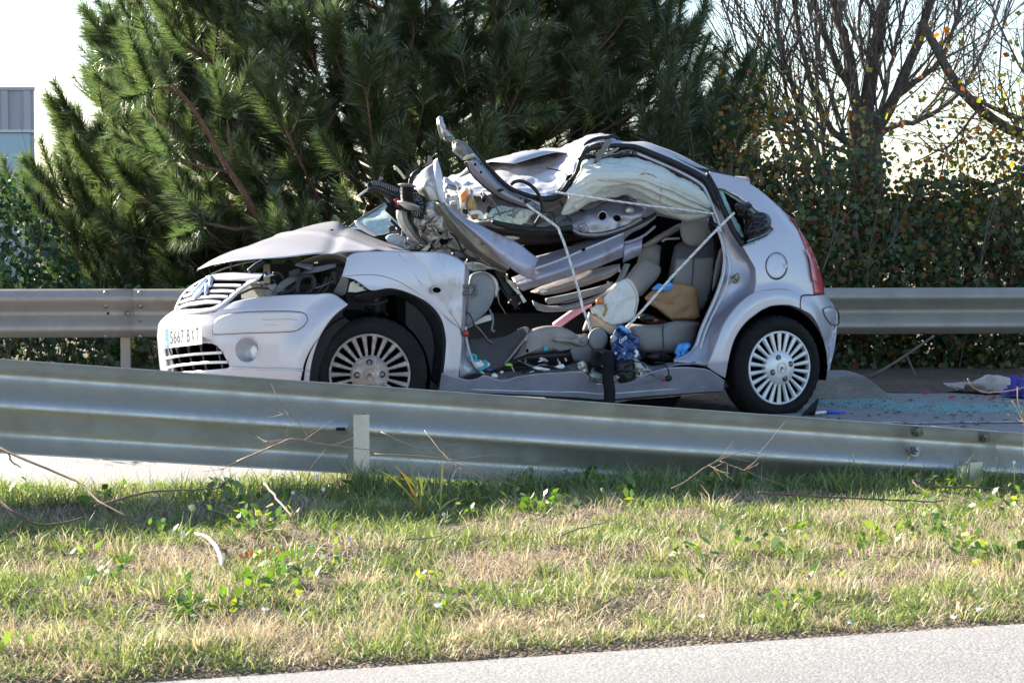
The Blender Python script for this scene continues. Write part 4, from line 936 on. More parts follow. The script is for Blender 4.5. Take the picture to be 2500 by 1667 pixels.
mat('hubcap_silver', (.66, .66, .665), .36, .35, coat=.2, col2=(.58, .58, .585), scale=10)
mat('hubcap_dirty', (.26, .215, .19), .5, .3, col2=(.46, .43, .41), scale=26, detail=10, contrast=(.5, .68), rough2=.4)
mat('plate_white', (.80, .80, .78), .4); mat('plate_blue', (.06, .25, .62), .4); mat('ink', (.02, .02, .022), .5); mat('chrome', (.62, .68, .78), .18, .9)
mat('brass', (.32, .26, .15), .35, .8, col2=(.18, .14, .08), scale=30)
mat('teal_edge', (.16, .33, .34), .2, spec=.8, col2=(.32, .48, .47), scale=120, bump=.5, bscale=140)
mat('black_bag', (.006, .005, .006), .32, spec=.35, bump=.25, bscale=40); mat('paper_brown', (.33, .20, .105), .8, col2=(.28, .165, .085), scale=4, bump=.2, bscale=20)
mat('glove_blue', (.06, .32, .72), .45, col2=(.10, .40, .80), scale=12, bump=.2, bscale=40); mat('navy_film', (.012, .028, .13), .22, spec=.6, bump=.3, bscale=30, col2=(.02, .06, .2), scale=9)
mat('pink', (.62, .28, .40), .5); mat('orange_plastic', (.62, .19, .03), .35); mat('orange_bright', (.85, .22, .06), .45, col2=(.85, .45, .10), scale=14); mat('amber', (.42, .30, .11), .3, col2=(.30, .18, .06), scale=20); mat('teal_fabric', (.02, .33, .42), .6); mat('rope_white', (.66, .65, .63), .85); mat('rope_fleck', (.08, .08, .10), .9)
mat('webbing', (.006, .007, .009), .75, spec=.2, bump=.3, bscale=300); mat('rust_steel', (.26, .22, .19), .7, .3, col2=(.42, .38, .34), scale=9, detail=9); mat('pale_primer', (.44, .46, .42), .42, .5, col2=(.30, .31, .28), scale=14, detail=9, bump=.2, bscale=30)
mat('arch_liner', (.014, .015, .018), .75, col2=(.024, .024, .026), spec=.25, scale=9, bump=.2, bscale=60)
mat('yellow_foam', (.62, .55, .38), .9, bump=.8, bscale=90)

car = thing('car', 'crushed silver hatchback with its doors and roof cut open between two guardrails', 'car', tuple(car2w((1.2, .8, 0))))

# ------------------------------------------------------------------ wheels
def wheel(hub, nrm_, spin, hm, R=.290, RR=.2055, W=.175, steel='grey_plastic'):
    ax = Vector(nrm_).normalized(); up = Vector((0, 0, 1)); rt = up.cross(ax).normalized(); up = ax.cross(rt)
    hub = Vector(hub)
    def pt(r, a, d): return hub + (rt * cos(a) + up * sin(a)) * r + ax * d
    def lathe(prof, n=72, cl=True):
        V = []; 
        for r, d in prof:
            for j in range(n): V.append(pt(r, 2 * pi * j / n, d))
        return V, grid_faces(len(prof), n, True)
    # tyre, with shallow tread blocks round the shoulder; flattened where it stands
    pr = [(RR - .012, -W), (RR + .02, -W - .004), (.255, -W - .006), (R - .012, -W + .012), (R, -W + .03), (R + .001, -W / 2), (R, -.032), (R - .004, -.020), (R - .013, -.009), (R - .022, -.003), (.258, .006), (.245, .009), (.226, .008), (.214, .003), (RR, -.003), (RR - .004, -.02), (RR - .02, -.03)]
    V, F = lathe(pr, 144); V = [Vector(v) for v in V]
    for i, (r, d) in enumerate(pr):
        if r > R - .014 and d < -.005:
            for j in range(144):
                if (j % 4) in (0,) and d > -W + .03: q = V[i * 144 + j]; V[i * 144 + j] = q - (q - hub).normalized() * .006
    for v in V:
        if v.z < -.018: v.z = -.018
    w = mk('wheel', V, F, 'rubber', car)
    # hub cap: ring, spokes, centre dish
    V, F = lathe([(RR, -.012), (RR + .001, .0), (RR - .003, .006), (RR - .010, .006), (RR - .0125, .001), (RR - .0125, -.03)], 72); mk('cap_ring', V, F, hm, w)
    V, F = lathe([(.004, .024), (.045, .024), (.066, .020), (.086, .012), (.096, .005), (.0985, -.006), (.097, -.03)], 60); mk('hub_cap', V, F, hm, w)
    V, F = lathe([(.004, -.045), (.10, -.05), (RR - .01, -.04)], 48); mk('rim', V, F, 'black_cavity', w)
    base = None
    for i in range(22):
        a = 2 * pi * (i + spin) / 22; V = []
        for r, hw, d in ((.092, .0066, .006), (.13, .0090, .004), (.165, .0112, .003), (RR - .009, .0142, .003)):
            for x, e in ((-hw, -.012), (-hw * .92, 0), (0, .0022), (hw * .92, 0), (hw, -.012)):
                V.append(hub + (rt * cos(a) + up * sin(a)) * r + (-rt * sin(a) + up * cos(a)) * x + ax * (d + e))
        mk('spoke', V, grid_faces(4, 5), hm, w)
    for i in range(4):
        a = 2 * pi * (i / 4) + (.35 if spin else pi / 2 + .02)
        c = pt(.062, a, .019); V, F = bolt_geo(c, ax, .0115, .008); mk('lug_nut', V, F, 'dull_steel' , w)
        V = [c + (rt * cos(t) + up * sin(t)) * rr + ax * dd for rr, dd in ((.0165, .0035), (.0145, .005), (.012, .0032)) for t in np.linspace(0, 2 * pi, 20, endpoint=False)]; mk('lug_hole', V, grid_faces(3, 20, True), 'black_cavity', w)
    # centre badge: ring and two chevrons
    V = [pt(r, 2 * pi * j / 32, d) for r, d in ((.030, .0235), (.0300, .0262), (.0283, .0262), (.0283, .0235)) for j in range(32)]; mk('badge_ring', V, grid_faces(4, 32, True), 'dull_steel', w)
    sc = .8; ang = 0 if not spin else .5
    for dy in (-.010, .003):
        mb = MB(); L = []
        for x, y in ((-.019, -.010), (0, .009), (.019, -.010)):
            y = y + dy; L.append(hub + (rt * (x * cos(ang) - y * sin(ang)) + up * (x * sin(ang) + y * cos(ang))) * sc + ax * .0255)
        mb.tube(L, .0022, 4); mb.mk('chevron', 'dull_steel', w)
    return w
d_view = Vector((-_h[0] * .9, -_h[1], 0)).normalized()
wheel(car2w((0, .0, .0))[:2].tolist() + [float(_h[2])], d_view, 0, 'hubcap_dirty')
_r = np.array(at(1903, 898, 11.71)); nside = Vector((SPS, -CPS, 0)); wheel(tuple(_r), nside, .5, 'hubcap_silver')
for u_ in (0, 2.46):                                        # far wheels, tyres seen beneath the floor
    hub = car2w((u_, 1.52, .27)); ax = Vector((-SPS, CPS, 0)); rt = Vector((CPS, SPS, 0)); V = []
    pr = [(.19, -.17), (.27, -.17), (.285, -.15), (.285, -.02), (.27, 0), (.19, 0), (.05, .01)]
    for r, d in pr:
        for j in range(40): a = 2 * pi * j / 40; p = Vector(hub) + (rt * cos(a) + Vector((0, 0, 1)) * sin(a)) * r + ax * d; p.z = max(p.z, -.018); V.append(p)
    mk('wheel', V, grid_faces(len(pr), 40, True), 'rubber', car)
# wheel wells
for u_ in (0, 2.46):
    V = []; aa = np.linspace(-.25, pi + .25, 36)
    for v_, r in ((.02, .345), (.10, .352), (.30, .35), (.42, .34), (.44, .05)):
        for a in aa: V.append(car2w((u_ + cos(a) * r, v_, .26 + sin(a) * r)))
    mk('wheel_well', V, grid_faces(5, 36), 'black_cavity', car)
band('arch_liner', ['1 1440,722 1335,805 1250,925 1200,1060 1168,1190 1160,1320,0', '1 1400,785 1290,905 1225,1040 1185,1170 1180,1320,.03', '1 1472,850 1360,930 1275,1070 1232,1200 1225,1320,.07'], 'arch_liner', car, n=24, k=6, hull=True)
band('arch_liner', ['1 1490,660 1600,622 1760,605 1900,652 2020,722 2095,830 2125,960 2115,1150 2085,1310,.012', '1 1490,690 1560,697 1640,668 1760,650 1880,700 1985,790 2040,900 2060,1050 2030,1250,.10'], 'arch_liner', car, n=40, k=6, hull=True, crum=(.006, 12, 3))
mb = MB(); q0 = on_v(np.array([360 + 1640 / 2.94]), np.array([500 + 720 / 2.94]), np.array([.16]))[0]; mb.tube([q0 + np.array([.055 * cos(a), .055 * sin(a), -.05 + .012 * a]) for a in np.linspace(0, 6 * pi, 70)][:70], .008, 6); mb.tube([q0 + np.array([0, 0, -.1]), q0 + np.array([0, 0, .16])], .022, 8); mb.mk('spring', 'engine_dark', car)

# ------------------------------------------------------------------ front: bumper, grille, bonnet, wing
LG = P('1 128,1035 260,1003 395,992 460,993 500,1010 535,1050 565,1105 592,1160 575,1172 480,1182 350,1192 200,1200 150,1195')
FOG = P(ell('1', 715, 1040, 86, 92, 28))
half = dict(n=90, k=14, hull=True, solid=.003)
band('bumper', ['1 95,860 120,825 185,768 240,792 330,792 470,776 530,742 600,705 750,670 1000,648 1200,642 1330,640 1440,715', '1 76,900 300,845 450,825 600,795 800,778 1000,770 1200,768 1335,803', '1 80,940 200,935 400,925 600,915 800,905 1000,905 1150,910 1250,922', '1 88,1010 270,1060 500,1058 800,1055 1000,1058 1195,1062', '1 118,1130 300,1190 500,1188 800,1190 1000,1195 1167,1202', '1 150,1300 400,1320 800,1325 1160,1330'], 'silver_paint', car, hole=[LG, FOG], **{**half, 'n': 150})
# far half of the bumper, turned away from us
us = np.linspace(.84, 1.60, 30); V = []
for f_ in np.linspace(0, 1, 14):
    for v_ in us:
        w_ = .14 + f_ * (.46 - .20 * ((v_ - .84) / .76) ** 1.0)
        d = abs(v_ - HW) / (HW - float(inset(np.array(-.4), np.array(w_)))); fr = np.interp(w_, [.1, .25, .45, .62, .85], [.80, .86, .88, .86, .66]); V.append(car2w((.1 - fr * max(0, 1 - d ** 2.7) ** (1 / 2.7) + .012, v_, w_)))
mk('bumper_side', V, grid_faces(14, 30), 'silver_paint', car, solid=.003)
# trim insert in its groove
ins_t = '1 470,885 482,838 520,805 580,784 700,772 850,766 1000,765 1090,771 1130,785 1146,815'; ins_b = '1 470,888 472,915 492,929 700,920 850,916 1000,911 1070,900 1115,872 1140,840 1146,820'
band('bumper_insert', [ins_t, ins_b], 'silver_paint', car, n=60, k=10, hull=True, off=-.006, solid=.002)
a1 = ins_t + ' ' + ' '.join(ins_b.split()[:0:-1]); mb = MB(); mb.tube(line3(a1 + ' 470,885', hull=True, off=-.003, n=110), .0035, 6); mb.mk('insert_gap', 'black_trim', car)
pipe('scratch', '1 820,823 900,824 1000,820 1075,826', .0009, 'black_trim', car, hull=True, off=-.0085, sides=4)
pipe('scratch', '1 838,858 900,862 925,861', .0007, 'black_trim', car, hull=True, off=-.0085, sides=4)
# lower intake: recess, fins, bars
band('intake_recess', ['1 110,1020 300,985 480,975 620,1010', '1 120,1120 300,1120 480,1110 640,1110', '1 140,1230 300,1220 480,1210 650,1200'], 'black_cavity', car, n=20, k=4, hull=True, off=.11)
for x0, x1 in ((150, 205), (205, 250), (285, 335), (375, 425), (490, 545)):
    band('intake_fin', ['1 %d,%d,.004 %d,1195,.004' % (x0, 1028 - (x0 - 150) * .09, x1), '1 %d,%d,.09 %d,1195,.09' % (x0 + 18, 1028 - (x0 - 150) * .09, x1 + 14)], 'grey_plastic', car, n=8, k=4, hull=True, solid=.005)
for s in ('1 122,1095 200,1080 300,1066 400,1058 535,1050', '1 143,1160 220,1144 350,1130 450,1122 575,1118'):
    band('intake_bar', [s + '', ' '.join([s.split()[0]] + ['%s,%s' % (q.split(',')[0], float(q.split(',')[1]) + 19) for q in s.split()[1:]])], 'hubcap_silver', car, n=24, k=3, hull=True, off=-.004, solid=.012)
# fog lamp in its cone
V = []; N_ = 28
for t, o in ((0, -.001), (.25, .02), (.6, .05), (1, .062)):
    q = P(ell('1', 715 + 52 * t, 1040 + 20 * t, 86 - 52 * t, 92 - 36 * t, N_)); V.append(on_hull(q[:, 0], q[:, 1], o))
mk('fog_cup', np.concatenate(V), grid_faces(4, N_, True), 'silver_paint', car)
mb = MB(); a = P(ell('1', 715, 1040, 87, 93, 41)); mb.tube(on_hull(np.r_[a[:, 0], a[:1, 0]], np.r_[a[:, 1], a[:1, 1]], .001), .0045, 6); mb.mk('fog_rim', 'silver_paint', car)
pillow('fog_light', ell('1', 767, 1058, 36, 58, 24), 'lens', car, v=.055, d=.018, back=.01, hull=True)
# emblem, grille and its slats
OUT = '1 185,766 205,715 240,650 285,602 340,562 400,528 460,503 540,490 620,486 760,488 915,500 830,528 760,560 680,618 610,682 540,742 480,768 400,785 320,793 250,792 195,780'
INN = '1 222,742 238,692 262,650 300,610 345,577 400,553 450,548 520,545 600,545 670,545 715,550 680,577 640,605 600,640 560,678 515,708 465,733 400,742 330,747 270,748 232,747'
o_ = resample(np.vstack([P(OUT), P(OUT)[:1]]), 97)[:-1]; i_ = resample(np.vstack([P(INN), P(INN)[:1]]), 97)[:-1]
V = np.concatenate([on_hull(o_[:, 0] * (1 - t) + i_[:, 0] * t, o_[:, 1] * (1 - t) + i_[:, 1] * t, e) for t, e in ((-.0, .035), (0, .004), (.3, -.006), (.75, -.004), (1, .006), (1, .035))])
grl = mk('grille', V, grid_faces(6, 96, True), 'silver_paint', car)
V = on_hull(i_[:, 0], i_[:, 1], .055); mk('grille_recess', np.vstack([V, V.mean(0)[None]]), [(i, (i + 1) % 96, 96) for i in range(96)], 'black_cavity', grl)
for s in ('1 300,612 380,585 480,574 600,572 688,575', '1 262,655 340,628 440,616 560,612 642,616', '1 238,698 320,668 420,655 520,651 592,656', '1 225,737 300,708 400,692 480,690 540,694'):
    band('slat', [s, ' '.join([s.split()[0]] + ['%s,%s' % (q.split(',')[0], float(q.split(',')[1]) + 17) for q in s.split()[1:]])], 'silver_paint', grl, n=24, k=4, hull=True, off=.004, solid=.014)
for s in ('1 318,652 345,622 385,580 440,524 456,522 455,560 447,592', '1 335,672 370,640 400,612 417,575 428,578 428,610 420,640'):
    q = line3(s, hull=True, off=-.012, n=20, smooth=False); mb = MB(); mb.tube(q, [.012, .016, .017, .015, .011], 6); mb.mk('emblem', 'chrome', grl)
# number plate
q4 = P('1 130,887 392,852 396,990 132,1030'); pc = on_hull(q4[:, 0], q4[:, 1], -.045); pc[:] = [pc[0], pc[1], pc[1] + (pc[3] - pc[0]), pc[3]]
ex = pc[1] - pc[0]; ey = pc[0] - pc[3]; en = np.cross(ex, ey); en /= np.linalg.norm(en); en = en if en[1] < 0 else -en
def plate_quad(x0, x1, y0, y1, o, th): V = [pc[3] + ex * x + ey * y + en * (o + e) for e in (0, th) for x, y in ((x0, y0), (x1, y0), (x1, y1), (x0, y1))]; return V, [(4, 5, 6, 7), (3, 2, 1, 0), (0, 1, 5, 4), (1, 2, 6, 5), (2, 3, 7, 6), (3, 0, 4, 7)]
npl = mk('number_plate', *plate_quad(0, 1, 0, 1, 0, .003), 'plate_white', car, smooth=False)
mk('blue_strip', *plate_quad(.004, .098, .02, .98, .0035, .0006), 'plate_blue', npl, smooth=False)
def letters(txt, org, X, Y, N3, m, parent, name='lettering', per=True, thick=.0008, sy=1.):
    cu = bpy.data.curves.new('t', 'FONT'); cu.body = txt; cu.size = 1; cu.resolution_u = 3; cu.offset = .014; ob = bpy.data.objects.new('t', cu); me = bpy.data.meshes.new_from_object(ob)
    V = np.array([v.co[:] for v in me.vertices]); F = [tuple(p.vertices) for p in me.polygons]; lo, hi = V.min(0), V.max(0); V = (V - lo) / (hi - lo + 1e-9)
    W = np.array(org) + V[:, :1] * np.array(X) + V[:, 1:2] * np.array(Y) + np.array(N3) * thick
    bpy.data.objects.remove(ob); bpy.data.curves.remove(cu); bpy.data.meshes.remove(me)
    return mk(name, W, F, m, parent, smooth=False)
xs = [.135, .235, .335, .435, .60, .72, .84]
for c, x in zip('5667BXT', xs): letters(c, pc[3] + ex * x + ey * .17 + en * .0036, ex * .082, ey * .66, en, 'ink', npl, 'character')
letters('E', pc[3] + ex * .035 + ey * .12 + en * .0045, ex * .032, ey * .2, en, 'plate_white', npl, 'character')
pipe('lower_lip', '1 590,1166 700,1172 850,1178 1000,1180 1165,1190', .006, 'silver_paint', car, hull=True, off=-.004)

# bonnet: near edge, raised fold, far edge
near_e = '1 365,465,.86 420,445,.72 480,424,.60 560,408,.48 650,400,.40 850,386,.28 1000,376,.22 1200,356,.17 1350,346,.15 1500,338,.14 1700,333,.14 1880,332,.15'
midr = '1 365,462,.87 420,432,.86 500,393,.82 600,358,.80 800,300,.74 1000,262,.70 1200,236,.66 1350,228,.62 1450,232,.58 1600,262,.52 1750,300,.46 1880,331,.42'
topr = '1 366,460,.89 450,410,.97 600,345,1.06 800,270,1.16 1000,210,1.20 1200,155,1.20 1350,128,1.18 1400,140,1.16 1500,185,1.12 1700,262,1.0 1800,302,.92 1882,330,.84'
def bonnet():
    R = [resample(P(s), 60) for s in (near_e, midr, topr)]
    W3 = [on_v(r[:, 0], r[:, 1], r[:, 2]) for r in R]
    t_ = sst(0, .75, np.linspace(0, 1, 60)); f = w2car(W3[2]).copy(); f1 = f.copy(); f[:, 1] += .02 + .36 * t_; f[:, 2] -= .012 + .11 * t_; f1[:, 1] += .01 + .18 * t_; f1[:, 2] -= .004 + .03 * t_
    rows = np.array(W3 + [car2w(f1), car2w(f)]); G = np.stack([resample_rows(rows[:, j], 57, True) for j in range(60)], 1); V = G.reshape(-1, 3); F = grid_faces(57, 60)
    N = normals(V, F); c = w2car(V)
    cr = vnoise(V, 2.2, 4.) * .010 + .012 * np.exp(-((c[:, 0] - .02 - .5 * (c[:, 1] - .5)) / .035) ** 2) * (c[:, 2] > .8) - .010 * np.exp(-((c[:, 0] - .12 + .1 * c[:, 1]) / .03) ** 2)
    return mk('bonnet', V + N * cr[:, None], F, 'silver_paint', car, solid=.004)
bonnet()
pipe('bonnet_lip', '1 480,432 600,408 780,402', .006, 'dull_steel', car, v=.62); pipe('bonnet_stay', '1 455,500,.80 560,455,.70 700,418,.60 780,404,.55', .004, 'pale_plastic', car)
for x, a, b in ((598, 415, 470), (684, 420, 452)): pipe('latch_rod', '1 %d,%d %d,%d' % (x, a, x + 2, b), .005, 'dull_steel', car, v=.66)
plate('bonnet_chip', '1 1303,185 1325,172 1340,185 1330,188', 'black_trim', car, v=.72)
# wing: upper skin and flared arch
band('wing', ['1 1435,380 1470,352 1550,338 1750,334 2000,337 2100,342 2200,368 2282,420', '1 1415,450 1520,425 1700,420 1850,440 2000,480 2120,520 2272,600', '1 1395,515 1520,504 1650,506 1800,552 1950,650 2080,760 2245,905'], 'silver_paint', car, n=80, k=14, hull=True, crum=(.004, 3, 2))
band('wing_arch', ['1 1395,516 1520,505 1650,507 1800,553 1950,651 2080,761 2170,840 2246,905 2255,1010 2245,1120 2232,1240', '1 1440,523 1560,540 1680,545 1800,570 1920,625 2040,700 2130,800 2190,920 2195,1050 2180,1180 2165,1290', '1 1480,530 1545,572 1610,614 1750,600 1900,642 2030,717 2110,822 2142,960 2138,1080 2125,1200 2098,1330'], 'silver_paint', car, n=90, k=8, hull=True, off=-.002)
# torn and dented rear of the wing lies a little proud: a scraped sheet
band('wing_scrape', ['1 1800,343,.001 1950,340,-.003 2100,345,-.006 2200,372,-.006 2279,423,-.006', '1 1840,400,.004 1930,445,.014 2050,450,-.004 2160,480,-.008 2270,560,-.006', '1 1900,470,.002 1980,560,.016 2080,590,-.002 2180,640,.002 2262,700,-.006', '1 1960,560,.001 2030,640,.010 2110,725,.010 2180,790,.003 2252,890,-.004'], 'scuffed_paint', car, n=70, k=16, hull=True, off=-.004, crum=(.005, 6, 11), extra=True)
pillow('marker_socket', ell('1', 2075, 612, 32, 22, 20, .1), 'black_cavity', car, v=-.019, d=.003, back=.002, hull=True)
mb = MB(); a = P(ell('1', 2075, 612, 34, 24, 21, .1)); mb.tube(on_hull(np.r_[a[:, 0], a[:1, 0]], np.r_[a[:, 1], a[:1, 1]], -.02), .003, 5); mb.mk('marker_rim', 'pale_plastic', car)
# headlamp opening: rim, housing shreds, engine
band('lamp_rim', ['1 1070,430,.09 1150,388,.07 1280,353,.05 1380,360,.03 1434,380,.01', '1 1075,436,.14 1170,418,.13 1280,395,.12 1370,398,.11 1428,420,.08'], 'olive_primer', car, n=30, k=6, hull=True)
band('lamp_bracket', ['1 885,652,.22 960,552,.22 1100,490,.2 1200,450,.18 1355,422,.14', '1 905,658,.2 990,595,.2 1090,525,.18 1200,484,.16 1352,447,.12'], 'grey_plastic', car, n=30, k=5, solid=.006, crum=(.008, 14, 2))
band('lamp_bracket', ['1 1060,432,.16 1130,455,.16 1180,470,.16', '1 1075,420,.2 1130,425,.2 1190,430,.2'], 'grey_plastic', car, n=12, k=4, solid=.006)
plate('lamp_mount', '1 850,662 868,578 925,562 928,580 895,625 880,664', 'pale_plastic', car, v=.3, th=.03)
plate('wing_bracket', '1 1440,625 1455,560 1500,540 1580,590 1572,612 1500,628', 'pale_primer', car, v=.05, th=.012)
for x, y in ((1496, 555), (1530, 580), (1565, 600)): plate('bracket_hole', '1 %d,%d %d,%d %d,%d %d,%d' % (x - 9, y - 7, x + 9, y - 3, x + 9, y + 9, x - 9, y + 5), 'black_cavity', car, v=.046, th=.003)
band('inner_wing', ['1 1395,515,.06 1440,528,.06 1440,560,.06', '1 1330,635,.12 1390,655,.1 1430,630,.08'], 'grey_plastic', car, n=12, k=5)
eb = MB()
for (u0, u1, v0, v1, w0, w1) in ((-.50, .25, .34, 1.40, .2, .66), (-.34, .22, .40, 1.35, .25, .735), (-.25, .3, .75, .85, .4, .84), (.0, .3, .3, 1.40, .4, .82), (-.56, -.5, .5, 1.2, .3, .70)):  # engine blocks, plus a dark wall added to keep the bay black
    eb.add(car2w(np.array([(u, v, w) for u in (u0, u1) for v in (v0, v1) for w in (w0, w1)])), [(0, 1, 3, 2), (4, 6, 7, 5), (0, 4, 5, 1), (2, 3, 7, 6), (0, 2, 6, 4), (1, 5, 7, 3)])
eb.mk('engine', 'engine_dark', car, smooth=False)
for s, r, m in (('1 1075,640 1080,570 1110,520 1180,515 1195,580 1150,640', .014, 'black_trim'), ('1 900,490 950,495 975,530', .007, 'black_trim'), ('1 1210,640 1260,580 1290,520', .010, 'black_trim'), ('1 1240,640 1290,600 1310,530 1400,470', .007, 'engine_dark'), ('1 730,480 780,440 830,410', .016, 'black_trim'), ('1 640,650 760,600 870,600', .006, 'engine_dark'), ('1 1345,480 1350,570', .02, 'engine_dark'), ('1 960,640 1040,610 1090,560', .009, 'black_trim')): pipe('hose', s, r, m, car, v=.14)
for s in ('1 1010,480 1090,455 1100,500 1030,520', '1 1210,570 1228,565 1228,620 1212,622', '1 700,470 760,420 800,430 745,490'): plate('engine_fitting', s, 'engine_dark', car, v=.17, th=.03)

# ------------------------------------------------------------------ rear: quarter panel, lamp, bumper
QW = P('5 355,190 400,198 480,240 560,297 640,365 684,428 642,466 530,513 503,522 470,450 420,345')
band('quarter_panel', ['5 312,92 400,110 460,124 540,160 640,230 772,350', '5 330,150 400,160 500,210 600,280 700,360 800,395', '5 352,188 400,197 480,239 560,296 640,364 684,427 838,455', '5 400,330 520,400 600,440 642,468 690,470 780,490 868,520', '5 503,520 530,514 600,500 680,510 780,530 893,580', '5 580,655 660,640 740,640 820,650 908,680', '5 584,740 680,735 780,735 850,745 920,760', '5 570,793 640,778 700,774 770,778 848,813 926,806'], 'silver_paint', car, n=90, k=10, hull=True, hole=[QW], crum=(.002, 4, 1), smooth_rows=False)
band('rear_arch', ['5 300,1225 330,1150 360,1065 400,970 480,864 570,795 640,780 700,776 770,780 846,813', '5 350,1260 385,1150 415,1060 455,975 520,905 595,845 660,820 740,818 800,832 842,852', '5 405,1290 425,1180 460,1062 520,972 600,907 640,885 680,871 760,866 800,873 839,888'], 'silver_paint', car, n=80, k=9, hull=True, off=-.001)
mb = MB(); a = P(ell('5', 702, 640, 63, 78, 41)); q = on_hull(a[:, 0], a[:, 1], -.0005); mb.tube(q, .0032, 5); mb.mk('flap_gap', 'black_trim', car)
pillow('fuel_flap', ell('5', 702, 640, 60, 75, 40), 'silver_paint', car, v=-.002, d=.003, back=.002, hull=True)
pillow('flap_dimple', '5 735,625 762,632 765,655 738,650 750,640', 'silver_paint', car, v=-.003, d=.004, back=.002, hull=True, n=20, rings=4)
band('tail_light', ['5 772,352 800,368 835,440 868,520 893,580 908,680 920,760 926,806', '5 776,350 845,440 905,545 945,640 968,720 978,800'], 'tail_red', car, n=40, k=8, hull=True, off=-.006, solid=.006)
band('tail_light_stripe', ['5 868,540 893,600 908,690 916,730', '5 880,545 915,610 935,690 945,730'], 'tail_pink', car, n=20, k=4, hull=True, off=-.0125, solid=.003)
band('rear_bumper', ['5 848,816 925,809 960,806 984,804 1010,835', '5 840,884 900,880 960,876 1000,878 1048,892', '5 900,922 950,920 1000,922 1040,925 1058,932', '5 952,1002 990,1002 1020,1003 1045,1004 1052,1005', '5 985,1115 1005,1114 1025,1112 1034,1110 1040,1108', '5 990,1262 1000,1258 1010,1250 1008,1248 1010,1244'], 'silver_paint', car, n=30, k=9, hull=True)
pipe('bumper_gap', '5 840,884 848,815 925,808 980,804', .004, 'black_trim', car, hull=True, off=.0)
pillow('bumper_pad', '5 973,888 1000,880 1035,882 1060,905 1066,945 1060,982 1030,982 1003,960 983,925', 'silver_paint', car, v=-.006, d=.008, back=.006, hull=True)
a = P('5 973,888 1000,880 1035,882 1060,905 1066,945 1060,982 1030,982 1003,960 983,925 973,888'); a = resample(a, 50); mb = MB(); mb.tube(on_hull(a[:, 0], a[:, 1], -.004), .003, 5); mb.mk('pad_gap', 'black_trim', car)
# tailgate, far side, far roof: seen only from elsewhere
V = []
for w_ in np.linspace(.18, 1.20, 22):
    for v_ in np.linspace(.30, 1.62, 26):
        hf = HW - float(inset(np.array(2.8), np.array(w_))); d = min(1, abs(v_ - HW) / hf); rr = np.interp(w_, [.1, .25, .42, .56, .72, 1.0, 1.2, 1.35, 1.52], [.66, .73, .80, .82, .72, .58, .38, .20, .05]); V.append(car2w((2.3 + rr * max(0, 1 - d ** 2.7) ** (1 / 2.7) - .022, v_, w_)))
mk('tailgate', V, grid_faces(22, 26), 'silver_paint', car, solid=.003)
V = []
for f_ in np.linspace(0, 1, 12):
    for u_ in np.linspace(-.25, 2.9, 40): w_ = .18 + f_ * float(np.interp(u_, [-.3, .2, .9, 1.2], [.42, .58, .66, .74])); V.append(car2w((u_, 1.66 - float(inset(np.array(u_), np.array(w_))) - .01, w_)))
mk('far_side', V, grid_faces(12, 40), 'silver_paint', car, solid=.003)
# quarter window: remains of glass, seal
pipe('window_seal', '5 300,100 340,180 395,310 440,410 478,480 506,524', [.010, .016, .017, .016, .012], 'black_trim', car, hull=True, off=.0)
band('window_glass', ['5 356,190 375,240 420,340 455,420 490,480', '5 385,192 410,250 445,330 485,400 520,470'], 'teal_edge', car, n=30, k=4, hull=True, off=.022, crum=(.006, 40, 2))
band('window_glass', ['5 395,196 480,240 560,298 640,366 682,428 640,466 530,515', '5 400,212 470,258 545,315 620,380 660,425 630,450 535,492'], 'teal_edge', car, n=50, k=3, hull=True, off=.02, crum=(.006, 40, 3))
mb = MB(); a = resample(np.vstack([QW, QW[:1]]), 80); mb.tube(on_hull(a[:, 0], a[:, 1], .006), .007, 6); mb.mk('window_rubber', 'black_trim', car)
plate('window_void', '5 360,195 400,205 480,245 640,370 680,428 640,465 530,512 505,518 430,360', 'black_cavity', car, hull=True, off=.12, th=.004)  # near-black sheet stands in for the shade behind the window
# door opening: shut faces of the rear pillar, from the outer edge to the flange
OUTE = '5 318,175,.002 355,255,.002 405,350,.002 465,455,.002 508,528,.002 550,570,.002 580,650,.002 585,740,.002 570,795,.002 480,864,.002 400,968,.002 350,1085,.002 318,1190,.002 300,1225,.002'
MIDE = '5 302,185,.035 338,280,.035 385,390,.04 435,490,.05 485,570,.06 512,620,.065 520,680,.065 505,750,.065 470,820,.065 405,890,.065 340,970,.06 300,1060,.055 275,1150,.045 240,1215,.03'
INNE = '5 285,190,.06 318,300,.065 360,415,.075 390,505,.085 403,580,.09 400,640,.09 390,700,.09 372,760,.09 345,830,.09 305,920,.085 268,1005,.08 240,1090,.07 200,1150,.06 110,1195,.05'
band('rear_pillar', [OUTE, MIDE, INNE], 'inner_shade_paint', car, n=70, k=10, hull=True, crum=(.004, 6, 3))
pipe('pillar_flange', INNE, .011, 'silver_paint', car, hull=True, off=.075, n=50)
pipe('pillar_bead', '5 405,560 425,600 428,680 410,760 370,850 320,950 280,1050 258,1130', .007, 'crumpled_paint', car, hull=True, off=.055, n=40)
st = MB(); q = line3('5 440,712 455,700 480,685 486,712 470,735 450,730', hull=True, off=.03, n=16); st.tube(q, .007, 6); st.tube(line3('5 455,705 475,720', hull=True, off=.015, n=4), .010, 6); st.mk('door_striker', 'brass', car)
